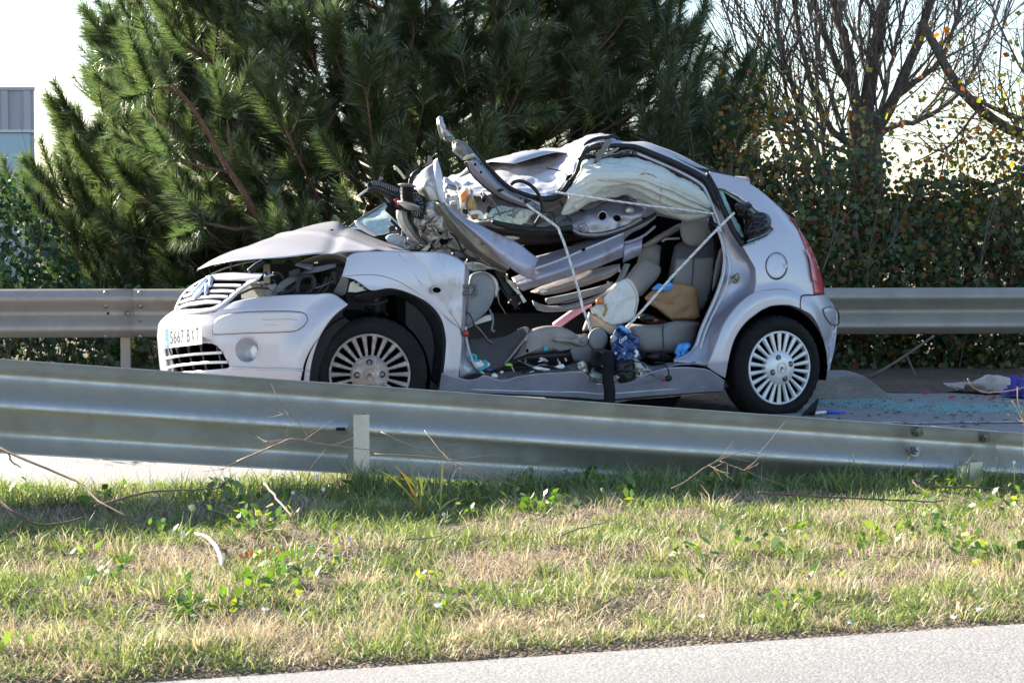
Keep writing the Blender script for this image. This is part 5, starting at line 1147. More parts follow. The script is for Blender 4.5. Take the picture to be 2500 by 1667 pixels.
# ------------------------------------------------------------------ sill, floor, cabin
band('sill', ['4 -10,1040 60,1065 140,1082 220,1098 290,1085 345,1062 420,1085 500,1108 560,1090 640,1068 800,1048 950,1038 1140,1030 1190,1062 1240,1110 1290,1140 1400,1146 1500,1128 1590,1100 1640,1062 1700,1038 1850,1002 1980,994 2100,1000 2171,1012 2240,1052 2312,1102', '4 -20,1110 140,1140 300,1160 520,1160 800,1130 1100,1120 1290,1185 1500,1170 1700,1125 2000,1110 2180,1115 2310,1140', '4 -30,1185 140,1195 300,1205 520,1212 800,1228 1100,1245 1290,1260 1500,1250 1700,1232 2000,1210 2300,1188'], 'inner_shade_paint', car, n=150, k=12, hull=True, off=-.004, crum=(.007, 5, 6))  # darker paint carries the ground's dark reflection in the sill's colour
pipe('sill_crease', '4 0,1150 300,1180 520,1188 800,1195 1100,1200 1300,1215 1500,1205 1800,1180 2100,1160 2310,1140', .004, 'crumpled_paint', car, hull=True, off=-.004, n=60)
pipe('sill_flange', '4 -20,1188 300,1208 520,1215 800,1231 1100,1248 1300,1262 1500,1253 1800,1226 2100,1200 2290,1188', .007, 'black_trim', car, hull=True, off=.004, n=60)
band('sill_top', ['4 345,1060,0 420,1083,0 500,1106,0 640,1066,0 800,1046,0 950,1036,0 1140,1028,0', '4 345,1045,.09 420,1045,.10 500,1035,.11 640,1025,.12 800,1012,.12 950,1000,.12 1130,955,.11'], 'dull_steel', car, n=50, k=5, hull=True, crum=(.008, 14, 1))
band('sill_top', ['4 1590,1098,0 1640,1060,0 1700,1036,0 1850,998,0 2000,973,0 2080,960,0', '4 1560,925,.10 1640,960,.11 1720,985,.12 1850,962,.12 1980,935,.12 2060,900,.12'], 'inner_shade_paint', car, n=40, k=5, hull=True, crum=(.01, 10, 1))
band('underbody_strip', ['4 1370,1268 1600,1250 1800,1232 2000,1212 2250,1186', '4 1370,1290 1600,1276 1800,1258 2000,1232 2250,1204'], 'rust_steel', car, n=30, k=3, hull=True, off=.03, solid=.006)
plate('underbody_panel', '4 1400,1290 1560,1262 1880,1240 1960,1230 1900,1330 1400,1370', 'black_cavity', car, v=.1, th=.02)
cb = MB()
def cbox(mb, u0, u1, v0, v1, w0, w1): mb.add(car2w(np.array([(u, v, w) for u in (u0, u1) for v in (v0, v1) for w in (w0, w1)])), [(0, 1, 3, 2), (4, 6, 7, 5), (0, 4, 5, 1), (2, 3, 7, 6), (0, 2, 6, 4), (1, 5, 7, 3)])
cbox(cb, .2, 2.6, .1, 1.6, .15, .19); cb.mk('floor', 'carpet', car, smooth=False)
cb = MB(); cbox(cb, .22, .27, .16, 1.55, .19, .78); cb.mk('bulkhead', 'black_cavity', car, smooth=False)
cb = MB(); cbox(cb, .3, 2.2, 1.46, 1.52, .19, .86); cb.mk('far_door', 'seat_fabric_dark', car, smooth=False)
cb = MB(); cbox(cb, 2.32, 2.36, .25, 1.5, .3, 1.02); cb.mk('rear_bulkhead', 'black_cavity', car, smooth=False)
mat('dash_grey', (.20, .215, .235), .5, col2=(.17, .18, .20), scale=8)
# front door post and hinge
band('front_pillar', ['4 185,150,.0 170,330,.0 165,520,.0 158,700,.0 150,900,.0 140,1085,.0', '4 215,190,.03 195,380,.03 182,560,.035 178,720,.04 185,900,.05 250,1050,.04', '4 222,200,.07 204,390,.07 190,560,.07 190,690,.08 212,830,.09 345,1055,.07'], 'inner_shade_paint', car, n=40, k=7, hull=True, off=.004, crum=(.005, 9, 2))
pipe('pillar_flange', '4 188,660 195,760 212,840 240,930 285,1005 348,1056', .008, 'pale_plastic', car, hull=True, off=.05)
band('pillar_top', ['4 190,140,.03 250,128,.05 340,150,.07 380,170,.09 445,175,.1', '4 215,200,.05 260,212,.07 330,205,.09 390,188,.10 440,186,.12'], 'bare_metal', car, n=30, k=5, hull=True, crum=(.014, 22, 5))
pillow('dash_end', '4 188,560 192,430 215,300 235,235 300,212 350,218 410,265 438,330 430,400 400,480 345,560 260,630 190,672', 'dash_grey', car, v=.17, d=.02, back=.03, pow_=.4)
pillow('dash_trim', '4 350,215 400,235 445,280 462,345 440,430 435,400 440,330 412,262', 'pale_plastic', car, v=.18, d=.01, back=.02, n=40, rings=4)
plate('dash_lower', '4 190,672 350,575 420,560 400,610 260,650 180,690', 'pale_plastic', car, v=.2, th=.01)
hg = MB(); hg.tube(line3('4 170,332 215,330 268,325', .02, n=6), .009, 6); hg.tube(line3('4 168,392 215,392 268,382', .02, n=6), .009, 6); hg.tube(line3('4 225,335 230,405', .015, n=4), .011, 8); hg.tube(line3('4 268,320 275,395 245,410', .02, n=8), .011, 6); hg.tube(line3('4 246,395 250,430', .02, n=4), .008, 8); hg.mk('door_hinge', 'dull_steel', car)
pipe('dash_cable', '4 188,545 225,560 260,640 290,720 275,780', .003, 'black_trim', car, v=.14); pipe('dash_cable', '4 385,520 415,600 405,690 430,700', .006, 'grey_trim', car, v=.2)
pillow('door_switch', '4 163,705 185,690 215,705 212,745 180,745 166,725', 'red_plastic', car, v=.03, d=.02, back=.02, n=20, rings=5)
plate('torn_trim', '4 425,210 470,205 530,250 560,300 610,345 690,455 680,470 640,455 600,530 560,470 520,380 470,290', 'black_trim', car, v=.2, th=.02, tilt=(.02, .03))
band('torn_trim_edge', ['4 505,245 545,285 580,300 620,360 680,440', '4 512,262 540,305 565,325 605,385 665,462'], 'pale_primer', car, n=20, k=3, crum=(.008, 30, 2)) if False else plate('torn_trim_edge', '4 505,245 545,280 590,300 625,360 690,455 665,470 640,420 600,375 560,330 530,290', 'pale_primer', car, v=.185, th=.006)
# front seat: cushion, recliner, lever, frame
pillow('front_seat_cushion', '4 560,945 640,850 690,720 760,675 860,655 960,660 1050,695 1110,730 1180,720 1215,760 1220,840 1150,830 1050,835 950,860 820,880 700,890', 'taupe_trim', car, v=.24, d=.05, back=.25, pow_=.35)
pillow('seat_side_cover', '4 820,770 900,800 1000,830 1160,820 1190,770 1240,690 1320,680 1352,740 1345,830 1290,880 1225,900 1215,960 1075,945 1045,890 1050,835 960,870 900,850', 'grey_trim', car, v=.20, d=.012, back=.03, pow_=.3, line=False, n=80)
pillow('recliner_cover', ell('4', 1275, 765, 82, 92, 28), 'grey_trim', car, v=.18, d=.02, back=.02, pow_=.3)
pillow('seat_lever', '4 900,760 960,755 1060,765 1120,745 1165,735 1192,765 1190,800 1160,825 1110,815 1040,795 930,785', 'taupe_trim', car, v=.165, d=.014, back=.01)
pillow('lever_pivot', ell('4', 1155, 780, 20, 22, 16), 'grey_trim', car, v=.15, d=.006, back=.004)
pillow('seat_switch', ell('4', 848, 845, 24, 22, 16), 'teal_fabric', car, v=.185, d=.008, back=.004)
pillow('seat_bolt', ell('4', 697, 860, 12, 16, 12), 'black_cavity', car, v=.18, d=.004, back=.004)
band('seat_rail', ['4 560,960,.17 700,905,.17 900,885,.17 1060,880,.17', '4 580,1010,.2 700,990,.2 900,985,.2 1060,960,.2'], 'black_trim', car, n=20, k=3, solid=.01)
for s in ('4 430,1020 600,1000 800,990 920,985', '4 660,930 700,960 760,990', '4 820,950 860,980 930,1000'): pipe('seat_cable', s, .006, 'black_trim', car, v=.13)
band('floor_mat', ['4 215,765,.2 330,755,.22 420,762,.24 560,722,.24 620,690,.26 690,672,.28', '4 220,860,.15 330,870,.15 450,850,.16 560,820,.18 620,790,.2 712,712,.22', '4 240,940,.12 300,1000,.11 350,1030,.10 440,1012,.10 500,980,.11 560,920,.12'], 'carpet', car, n=30, k=8, solid=.008, crum=(.015, 5, 3))
pipe('mat_edge', '4 440,1012 500,975 570,900 640,810 715,715', .006, 'grey_trim', car, v=.12)
# rear seat
pillow('rear_seat_cushion', '4 1500,655 1560,640 1700,645 1800,640 1860,625 1950,606 2060,612 2112,630 2090,700 2068,800 2040,850 1900,880 1750,878 1640,868 1580,800', 'seat_fabric', car, v=.36, d=.10, back=.4, pow_=.3)
pipe('seat_seam', '4 1815,642 1808,720 1815,800 1820,875', .004, 'seat_fabric_dark', car, v=.257)
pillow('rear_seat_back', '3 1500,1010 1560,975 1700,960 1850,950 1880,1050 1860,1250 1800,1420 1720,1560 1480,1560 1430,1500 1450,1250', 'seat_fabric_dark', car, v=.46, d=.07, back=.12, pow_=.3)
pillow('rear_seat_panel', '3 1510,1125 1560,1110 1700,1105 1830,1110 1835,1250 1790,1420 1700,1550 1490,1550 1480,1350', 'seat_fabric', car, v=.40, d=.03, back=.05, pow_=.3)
pipe('seat_seam', '3 1660,1110 1650,1250 1640,1400', .004, 'seat_fabric_dark', car, v=.366)
pillow('rear_seat_bolster', '3 1900,1000 1905,1080 1870,1260 1810,1400 1812,1300 1830,1180 1860,1060', 'seat_fabric', car, v=.33, d=.04, back=.06)
band('rear_seat_gap', ['3 1380,960 1450,960 1530,1000', '3 1370,1150 1450,1150 1520,1150', '3 1350,1350 1420,1350 1480,1350'], 'black_cavity', car, n=8, k=4, solid=.004) if False else plate('rear_seat_side', '3 1395,960 1530,955 1520,1150 1480,1400 1330,1400 1380,1200', 'black_cavity', car, v=.52, th=.01)
pillow('headrest', '3 1562,805 1600,775 1680,765 1760,772 1800,820 1802,900 1770,985 1700,1012 1630,1012 1575,975 1548,890', 'seat_fabric', car, v=.40, d=.06, back=.08, pow_=.4)
pipe('headrest_post', '3 1400,975 1430,955 1540,948', .006, 'pale_plastic', car, v=.5); 
band('seat_belt', ['3 1815,930 1830,1050 1815,1250 1790,1440', '3 1850,930 1862,1050 1842,1250 1808,1440'], 'webbing', car, n=16, k=2, solid=.003) if False else plate('seat_belt', '3 1818,930 1852,930 1860,1060 1842,1260 1806,1440 1786,1440 1812,1260 1828,1060', 'webbing', car, v=.31, th=.003)
plate('belt_buckle', '3 1775,1410 1800,1395 1800,1450 1780,1470', 'black_trim', car, v=.29, th=.02)
# folded front passenger seat and headrests
pillow('seat_back', '3 1210,1075 1225,1040 1275,1000 1335,990 1390,1015 1412,1070 1402,1140 1375,1215 1330,1300 1240,1330 1180,1240', 'taupe_trim', car, v=.58, d=.07, back=.1, pow_=.4)
pillow('seat_back', '3 1090,1285 1150,1200 1215,1130 1270,1108 1340,1150 1388,1190 1370,1260 1300,1345 1230,1420 1180,1400 1130,1330', 'seat_fabric', car, v=.48, d=.07, back=.1, pow_=.35)
pillow('door_pull', '3 1225,1010 1300,960 1420,890 1545,825 1555,870 1480,920 1360,985 1260,1030', 'taupe_trim', car, v=.55, d=.03, back=.03, n=40)
pillow('console', '4 1200,540 1320,610 1400,665 1440,640 1400,740 1330,700 1230,680 1150,700 1180,600', 'taupe_trim', car, v=.42, d=.04, back=.08)
plate('cabin_void', '3 380,930 1350,760 1560,800 1540,1000 1350,1000 1200,1330 700,1560 -100,1560 -100,1250', 'black_cavity', car, v=1.1, th=.01)  # near-black sheet puts the shade of the cabin's depth into colour

# ------------------------------------------------------------------ crushed doors and roof
# near door skin folded into the cabin: lower half, upper half, ridge with its highlight in lighter paint
band('door_skin', ['3 168,1275,.22 345,1203,.20 550,1130,.20 750,1046,.21 930,972,.22 1082,904,.24', '3 200,1330,.16 400,1265,.14 600,1200,.14 800,1130,.15 950,1070,.16 1085,1000,.18', '3 245,1376,.20 450,1322,.18 650,1262,.18 800,1208,.19 920,1160,.2 1072,1098,.22'], 'rusty_paint', car, n=60, k=10, crum=(.007, 5, 4), solid=.004)
band('door_skin_upper', ['3 330,1105,.34 450,1075,.34 600,1030,.34 800,965,.34 1000,905,.34 1090,880,.34', '3 345,1200,.20 550,1127,.20 750,1043,.21 930,969,.22 1020,932,.23 1080,903,.24'], 'rusty_paint', car, n=50, k=7, crum=(.006, 5, 4), solid=.004)
pipe('door_ridge_highlight', '3 345,1202,.195 550,1128,.195 750,1044,.205 930,970,.215 1040,922,.225 1080,905,.235', .0065, 'crumpled_paint', car)  # lighter paint on the folded edge puts its highlight into the colour
pipe('ridge_slot', '3 742,1045 765,1036', .007, 'black_cavity', car, v=.197)
band('door_flap', ['3 1078,990,.3 1110,968,.3 1180,950,.3 1238,928,.3', '3 1085,1070,.28 1130,1050,.28 1180,1030,.28 1232,1005,.28', '3 1076,1145,.3 1120,1125,.3 1170,1105,.3 1222,1078,.3'], 'inner_shade_paint', car, n=20, k=6, crum=(.008, 8, 3), solid=.004)
pipe('door_seal', '3 1085,985,.28 1150,970,.28 1240,930,.28 1300,885,.29 1340,850,.3', .008, 'inner_shade_paint', car)
band('door_rear_edge', ['3 1200,832,.24 1280,770,.25 1345,735,.26 1355,765,.26', '3 1030,905,.24 1150,880,.25 1240,850,.26 1330,792,.27', '3 1082,1000,.26 1090,960,.27 1150,900,.28 1270,840,.29'], 'inner_shade_paint', car, n=30, k=6, crum=(.004, 8, 6), solid=.004)
band('door_dark_face', ['3 -60,845,.26 200,888,.26 400,912,.26 560,910,.26 700,920,.26 900,910,.26 1100,880,.27', '3 150,1000,.40 330,1000,.40 500,985,.40 640,965,.40 800,945,.40 950,915,.40 1080,890,.40'], 'black_trim', car, n=30, k=5, solid=.004)
# its inner frame with lock holes, and the window seal beneath
band('door_frame', ['3 540,835,.34 650,770,.34 750,720,.34 860,690,.35 980,640,.36 1110,622,.36 1200,650,.36 1275,690,.36', '3 600,850,.27 700,812,.26 800,790,.25 900,770,.25 1000,760,.25 1100,750,.26 1180,740,.27 1255,730,.28', '3 655,862,.28 720,890,.25 800,905,.24 880,905,.24 960,890,.24 1050,865,.25 1140,830,.26 1228,782,.27'], 'inner_shade_paint', car, n=60, k=10, crum=(.014, 9, 3), solid=.004)
pillow('lock_hole', ell('3', 1030, 783, 32, 26, 20, .3), 'black_cavity', car, v=.243, d=.004, back=.004)
pillow('lock_hole', ell('3', 912, 765, 30, 34, 20, .5), 'black_cavity', car, v=.238, d=.008, back=.004)
pillow('lock_plate', ell('3', 912, 762, 42, 42, 16, .5), 'bare_metal', car, v=.246, d=.004, back=.004)
pillow('frame_boss', '3 705,840 765,822 800,890 745,905', 'inner_shade_paint', car, v=.225, d=.02, back=.02, n=24, rings=5)
pillow('frame_boss', ell('3', 1132, 722, 40, 34, 16, .3), 'bare_metal', car, v=.25, d=.02, back=.02, n=24, rings=5, crum=(.006, 30, 1))
mb = MB(); mb.tube(line3(ell('3', 755, 865, 12, 13, 13), .20, n=20), .003, 5); mb.mk('boss_ring', 'dull_steel', car)
pipe('window_channel', '3 5,808,.20 100,838,.20 200,860,.20 350,878,.20 480,880,.20 600,868,.20 655,858,.21', [.012, .017, .018, .018, .017, .016], 'black_trim', car, n=40)
pipe('window_lip', '3 655,862,.215 690,893,.215 740,912,.215 830,920,.215 920,912,.215 1020,888,.22 1130,845,.23 1228,790,.24', .008, 'taupe_trim', car, n=40)
pipe('window_seal', '3 655,875,.22 690,907,.22 740,927,.22 830,935,.22 920,926,.22 1020,902,.22 1130,862,.23 1250,805,.24 1345,750,.25', .010, 'black_trim', car, n=40)
band('grey_strut', ['3 355,850,.38 480,792,.38 640,722,.38 800,665,.38 960,618,.38 1100,592,.38', '3 420,858,.36 580,815,.36 720,765,.36 860,705,.36 1000,655,.36 1130,622,.36'], 'grey_trim', car, n=30, k=4, solid=.01)
pipe('strut_gap', '3 590,805,.35 720,765,.35 860,708,.35 1010,655,.35', .006, 'black_cavity', car)
# door card and passenger-side trim below the skin
band('door_card', ['3 320,1385,.30 420,1340,.30 500,1312,.30 650,1265,.30 800,1208,.30 930,1180,.3 1055,1165,.30', '3 380,1400,.25 500,1375,.24 650,1325,.24 800,1275,.24 930,1240,.25 1050,1185,.27', '3 430,1408,.30 560,1392,.30 700,1345,.30 820,1312,.30 960,1268,.30 1058,1195,.30'], 'taupe_trim', car, n=40, k=8, crum=(.008, 8, 2), solid=.006)
pillow('card_scrape', '3 375,1375 420,1360 470,1375 440,1400 395,1405', 'bare_metal', car, v=.235, d=.01, back=.01, n=24, rings=4, crum=(.006, 40, 2))
pillow('door_pocket', '3 440,1440 560,1415 720,1380 900,1335 1000,1300 960,1370 800,1425 650,1470 500,1490 445,1475', 'grey_trim', car, v=.34, d=.03, back=.05)
pillow('door_armrest', '3 335,1460 380,1480 470,1500 600,1490 760,1450 900,1405 1000,1340 1060,1260 1085,1170 1130,1155 1085,1250 1030,1350 930,1420 780,1480 620,1530 480,1545 390,1525', 'grey_trim', car, v=.27, d=.03, back=.05, n=90, line=True) if False else band('door_armrest', ['3 335,1458,.27 400,1490,.27 480,1505,.27 620,1492,.27 780,1450,.27 910,1395,.28 1010,1320,.28 1060,1230,.29 1090,1155,.30', '3 350,1500,.24 410,1520,.24 490,1528,.24 630,1518,.24 790,1472,.24 925,1415,.25 1030,1340,.26 1085,1240,.27 1118,1155,.28', '3 375,1530,.28 430,1545,.28 510,1547,.28 650,1535,.28 800,1488,.28 935,1432,.28 1042,1355,.29 1098,1250,.30 1135,1158,.30'], 'grey_trim', car, n=60, k=6, solid=.006)
for x, y in ((955, 1310), (1050, 1215), (715, 1415)): pillow('trim_clip', ell('3', x, y, 9, 13, 10), 'pale_plastic', car, v=.24, d=.008, back=.006, n=14, rings=4)
pipe('card_wire', '3 470,1490 560,1480 640,1455 720,1440', .003, 'black_trim', car, v=.26)
# bent sill beam and the folded sheet that lies on it
band('pillar_beam', ['2 855,790,.16 1000,950,.14 1150,1100,.13 1300,1235,.14 1415,1330,.16', '2 810,790,.10 920,930,.08 1060,1090,.08 1220,1240,.09 1400,1350,.12', '2 770,780,.16 860,920,.14 980,1080,.14 1130,1220,.15 1270,1325,.16 1360,1365,.18'], 'olive_primer', car, n=50, k=10, crum=(.006, 8, 2), solid=.004)
pipe('beam_flange', '2 770,790 860,930 980,1090 1130,1230 1270,1335 1370,1372', .008, 'dull_steel', car, v=.155)
band('folded_sheet', ['2 870,815,.10 1000,903,.09 1150,975,.085 1300,1045,.08 1400,1090,.08 1480,1130,.08 1570,1195,.08 1656,1262,.08', '2 930,880,.07 1060,990,.06 1190,1090,.055 1310,1180,.05 1400,1240,.05 1480,1290,.05 1560,1320,.05 1622,1348,.05', '2 990,955,.09 1110,1060,.08 1220,1165,.07 1320,1255,.06 1400,1325,.06 1480,1385,.06 1560,1425,.06 1650,1457,.06'], 'rusty_paint', car, n=50, k=8, solid=.004, crum=(.004, 6, 9))
# front pillar: swollen silver pressing, fin, torn inner metal
band('torn_pillar', ['2 590,625,.36 640,540,.36 690,495,.36 735,470,.36 768,448,.36', '2 592,665,.28 650,640,.22 700,610,.20 750,590,.22 805,590,.28', '2 640,715,.26 690,700,.19 745,690,.17 790,690,.18 838,690,.26', '2 665,760,.27 715,770,.20 770,765,.17 820,770,.19 862,795,.26'], 'bare_metal', car, n=36, k=12, crum=(.022, 5, 8), solid=.005)
band('torn_fin', ['2 762,440,.24 775,425,.23 795,405,.22', '2 775,560,.19 800,550,.18 832,545,.18', '2 790,680,.17 820,680,.16 846,670,.16', '2 815,780,.17 840,798,.16 866,790,.16'], 'crumpled_paint', car, n=12, k=8, solid=.004, crum=(.006, 8, 2))
band('torn_inner', ['2 665,750,.26 720,760,.22 780,790,.2 850,860,.2', '2 680,850,.24 730,850,.18 800,880,.16 880,950,.18', '2 625,930,.28 700,920,.2 790,960,.16 900,1040,.18', '2 640,1010,.30 720,1010,.22 800,1050,.18 880,1090,.2', '2 690,1100,.3 740,1120,.24 790,1150,.22 840,1120,.22'], 'bare_metal', car, n=40, k=10, crum=(.035, 9, 5, 1), solid=.005)
band('torn_inner', ['2 880,1035,.22 930,1060,.2 960,1110,.2 1050,1160,.2 1180,1215,.2 1330,1330,.2', '2 830,1130,.2 880,1150,.17 940,1170,.16 1030,1210,.16 1150,1260,.17 1300,1345,.19', '2 860,1165,.22 900,1180,.2 950,1200,.2 1040,1240,.2 1130,1275,.2 1260,1350,.2'], 'olive_primer', car, n=40, k=7, crum=(.014, 10, 4), solid=.005)
pipe('cable_channel', '2 480,850 482,900 500,950 540,1015 590,1080 640,1130 700,1165', [.022, .024, .022, .018, .012], 'bare_metal', car, v=.25)
pipe('cable_channel', '2 520,860 530,930 570,1000 620,1070 690,1130', .012, 'dull_steel', car, v=.22)
plate('torn_shard', '2 650,1190 700,1160 740,1105 768,1108 745,1150 700,1195', 'pale_primer', car, v=.16, th=.008, tilt=(.05, .02)); plate('torn_shard', '2 660,480 705,445 712,385 732,382 758,430 745,455 700,475', 'dull_steel', car, v=.34, th=.006)
plate('torn_shard', '2 775,985 800,1000 830,1040 850,1045 820,1065 790,1020', 'black_cavity', car, v=.155, th=.004); plate('torn_shard', '2 820,1060 850,1100 900,1090 880,1130 830,1150 800,1100', 'black_cavity', car, v=.15, th=.004)
# heater fan, bellows, cup, plastic grille of the scuttle
V = []; fc = P('2 620,808')[0]
for r, d in ((.02, -.02), (.3, -.02), (.32, -.005), (.62, -.005), (.66, -.022), (.95, -.022), (1, 0), (1, .06)):
    a = P(ell('2', fc[0] * 0 + 620, 808, 62 * r, 112 * r, 36, -.12)); V.append(on_v(a[:, 0], a[:, 1], np.full(36, .20 + d)))
fan = mk('heater_fan', np.concatenate(V), grid_faces(8, 36, True), 'black_trim', car)
for k in range(14):
    a = 2 * pi * k / 14; s = '2 %.0f,%.0f %.0f,%.0f' % (620 + 20 * cos(a), 808 + 36 * sin(a), 620 + 54 * cos(a + .2), 808 + 98 * sin(a + .2)); pipe('fan_blade', s, .004, 'grey_plastic', fan, v=.178, n=4, sides=4)
mb = MB(); q = line3('2 538,655 535,700 538,745 548,790', .18, n=57); mb.tube(q, [.030 + .006 * (k % 4 < 2) for k in range(57)], 14); mb.mk('bellows', 'black_trim', car)
mb = MB(); q = line3('2 543,625 540,655', .18, n=5); mb.tube(q, [.030, .050, .052, .046, .03], 14); mb.mk('bellows_collar', 'grey_plastic', car)
mb = MB(); q = line3('2 552,785 545,810 535,835', .17, n=6); mb.tube(q, [.03, .060, .062, .055, .035, .02], 14); mb.mk('bellows_cup', 'bare_metal', car)
pipe('dark_hose', '2 640,515 600,540 575,580 565,630', .014, 'black_trim', car, v=.24); pipe('broken_rod', '2 432,480 465,510 520,580', .007, 'yellow_foam', car, v=.3); pipe('broken_rod', '2 425,475 440,485 432,505', .006, 'yellow_foam', car, v=.3)
sc = band('scuttle_grille', ['2 190,640,.42 215,612,.42 260,604,.42 330,610,.40 400,634,.38 510,682,.34', '2 205,655,.40 240,650,.40 300,655,.38 380,690,.36 440,720,.34 510,762,.30'], 'black_trim', car, n=40, k=6, solid=.01)
for k in range(15):
    t = k / 14; x0, y0 = 235 + 275 * t, 603 + 12 * t + 70 * t * t; x1, y1 = 255 + 255 * t, 652 + 112 * t ** 1.1; pipe('rib', '2 %.0f,%.0f %.0f,%.0f' % (x0, y0, x1, y1), .0045, 'grey_plastic', sc, v=.33 + .07 * (1 - t), n=3, sides=4)
band('scuttle_tray', ['2 190,670,.44 260,655,.42 330,680,.40 430,730,.36 510,770,.32', '2 215,690,.44 270,690,.42 350,740,.40 400,800,.36 500,860,.3'], 'black_trim', car, n=24, k=4, solid=.012)
band('scuttle_strip', ['2 110,728,.5 160,690,.48 212,655,.46', '2 118,742,.5 168,705,.48 218,672,.46'], 'pale_plastic', car, n=10, k=2, solid=.008); plate('scuttle_clip', '2 290,600 298,565 330,562 330,590', 'dull_steel', car, v=.42, th=.006)
plate('bracket', '2 345,850 375,800 420,770 500,860 515,960 560,1020 540,1030 470,960 400,900', 'black_trim', car, v=.34, th=.04); plate('bracket', '2 432,745 455,735 470,790 500,830 480,835 450,790', 'red_plastic', car, v=.3, th=.02) if False else pipe('wiring_plug', '2 440,750 455,775 470,800', .012, 'red_plastic', car, v=.28)
band('scuttle_panel', ['2 380,985,.42 430,985,.40 520,1030,.36 600,1090,.32', '2 385,1040,.42 430,1030,.40 500,1075,.36 590,1130,.32'], 'black_trim', car, n=20, k=4, solid=.02, crum=(.02, 18, 2)); pipe('scuttle_frame', '2 395,930 450,985 510,1050 560,1100', .008, 'black_trim', car, v=.36)
pillow('scuttle_cover', '2 352,1085 370,1060 420,1048 500,1062 560,1085 610,1110 655,1165 600,1185 520,1185 430,1145 370,1115', 'blue_grey_plastic', car, v=.34, d=.02, back=.03, n=50, rings=5, crum=(.006, 20, 2)); pipe('cover_wire', '2 515,1090 512,1140 530,1175 560,1150', .003, 'pale_plastic', car, v=.3)
# windscreen remains and its frame
band('windscreen', ['2 48,992,.55 120,935,.62 200,882,.68 280,835,.74 352,795,.8', '2 150,1010,.50 230,985,.54 310,955,.56 370,930,.58 420,910,.6', '2 260,1055,.46 340,1050,.48 420,1040,.5 500,1040,.5 560,1030,.5'], 'crazed_glass', car, n=30, k=8, solid=.006, crum=(.010, 9, 2))
pipe('windscreen_edge', '2 48,992,.54 120,935,.61 200,882,.67 280,835,.73 352,795,.79', .006, 'grey_plastic', car); pillow('wiper_cover', '2 85,940 110,935 160,970 280,1050 255,1070 180,1035 110,985', 'pale_plastic', car, v=.44, d=.02, back=.02, n=30, rings=4)
# bent roof beam with its torn end
band('beam_tip', ['2 785,70,.20 810,50,.20 842,55,.20', '2 800,140,.17 825,115,.15 858,125,.18', '2 830,215,.17 855,175,.14 890,180,.18', '2 850,252,.18 890,225,.16 938,245,.2'], 'bare_metal', car, n=14, k=7, crum=(.010, 22, 6), solid=.006)
pipe('tip_edge', '2 800,120 815,190 838,245', .006, 'dull_steel', car, v=.15); pillow('tip_fold', '2 845,235 900,215 935,240 915,270 860,262', 'dull_steel', car, v=.16, d=.015, back=.015, n=20, rings=4)
band('beam_knuckle', ['2 920,262,.19 960,245,.19 1000,255,.19', '2 922,320,.16 975,300,.12 1055,300,.18', '2 950,365,.16 1010,350,.12 1095,350,.18', '2 1010,420,.17 1050,400,.13 1115,385,.18'], 'olive_primer', car, n=16, k=8, crum=(.012, 18, 3), solid=.006)
band('knuckle_skin', ['2 922,340,.15 950,370,.15 1010,420,.15', '2 935,330,.13 975,360,.13 1030,405,.13'], 'blue_grey_plastic', car, n=12, k=3, solid=.004); pillow('foam_tear', '2 1015,400 1040,375 1075,370 1105,365 1112,385 1080,400 1050,415 1020,425', 'yellow_foam', car, v=.12, d=.02, back=.02, n=30, rings=5, crum=(.02, 40, 2)); plate('beam_mouth', '2 1040,425 1105,405 1120,415 1060,440', 'black_cavity', car, v=.125, th=.004)
band('roof_beam', ['2 1115,380,.17 1190,445,.17 1280,552,.17 1365,635,.17 1480,712,.17 1580,755,.17 1690,800,.17', '2 1075,425,.11 1150,500,.11 1240,600,.11 1345,690,.11 1440,742,.11 1540,780,.11 1640,822,.12', '2 1032,432,.15 1095,540,.14 1195,640,.14 1310,728,.14 1400,770,.14 1500,806,.14 1600,838,.14'], 'inner_shade_paint', car, n=60, k=8, solid=.005, crum=(.003, 8, 2))
pipe('beam_groove', '2 1100,445 1170,530 1260,625 1370,700 1480,750 1600,795', .006, 'taupe_trim', car, v=.112); pipe('beam_edge', '2 1032,436 1095,543 1195,643 1310,731 1400,773 1500,809 1600,841', .008, 'black_trim', car, v=.15)
for x, y, rx, ry in ((1115, 460, 12, 11), (1165, 525, 9, 14), (1165, 457, 6, 8), (1500, 750, 10, 7)): pillow('beam_hole', ell('2', x, y, rx, ry, 14, .4), 'black_cavity', car, v=.106, d=.003, back=.003, n=14, rings=3)
for x, y in ((1330, 682), (1560, 775)): pillow('beam_seal', '2 %d,%d %d,%d %d,%d %d,%d %d,%d' % (x - 32, y - 5, x - 10, y - 18, x + 32, y - 12, x + 15, y + 6, x - 20, y + 14), 'black_trim', car, v=.108, d=.014, back=.01, n=20, rings=4, crum=(.01, 40, 1))
pipe('roof_seal', '2 1050,270 1100,330 1160,400 1230,480 1300,560 1360,620 1430,670 1540,715 1640,745 1690,750 1780,745 1850,715', [.006, .009, .011, .013, .015, .016], 'black_trim', car, v=.15, n=50)
pipe('loose_seal', '2 1420,630 1450,608 1500,600 1560,620 1615,660 1655,715 1680,780 1690,840 1675,890 1650,930 1620,978', .010, 'black_trim', car, v=.12, n=40); pillow('beam_end', '2 1530,805 1600,795 1660,812 1680,850 1620,855 1560,835', 'dull_steel', car, v=.13, d=.03, back=.03, n=24, rings=5, crum=(.02, 30, 2))
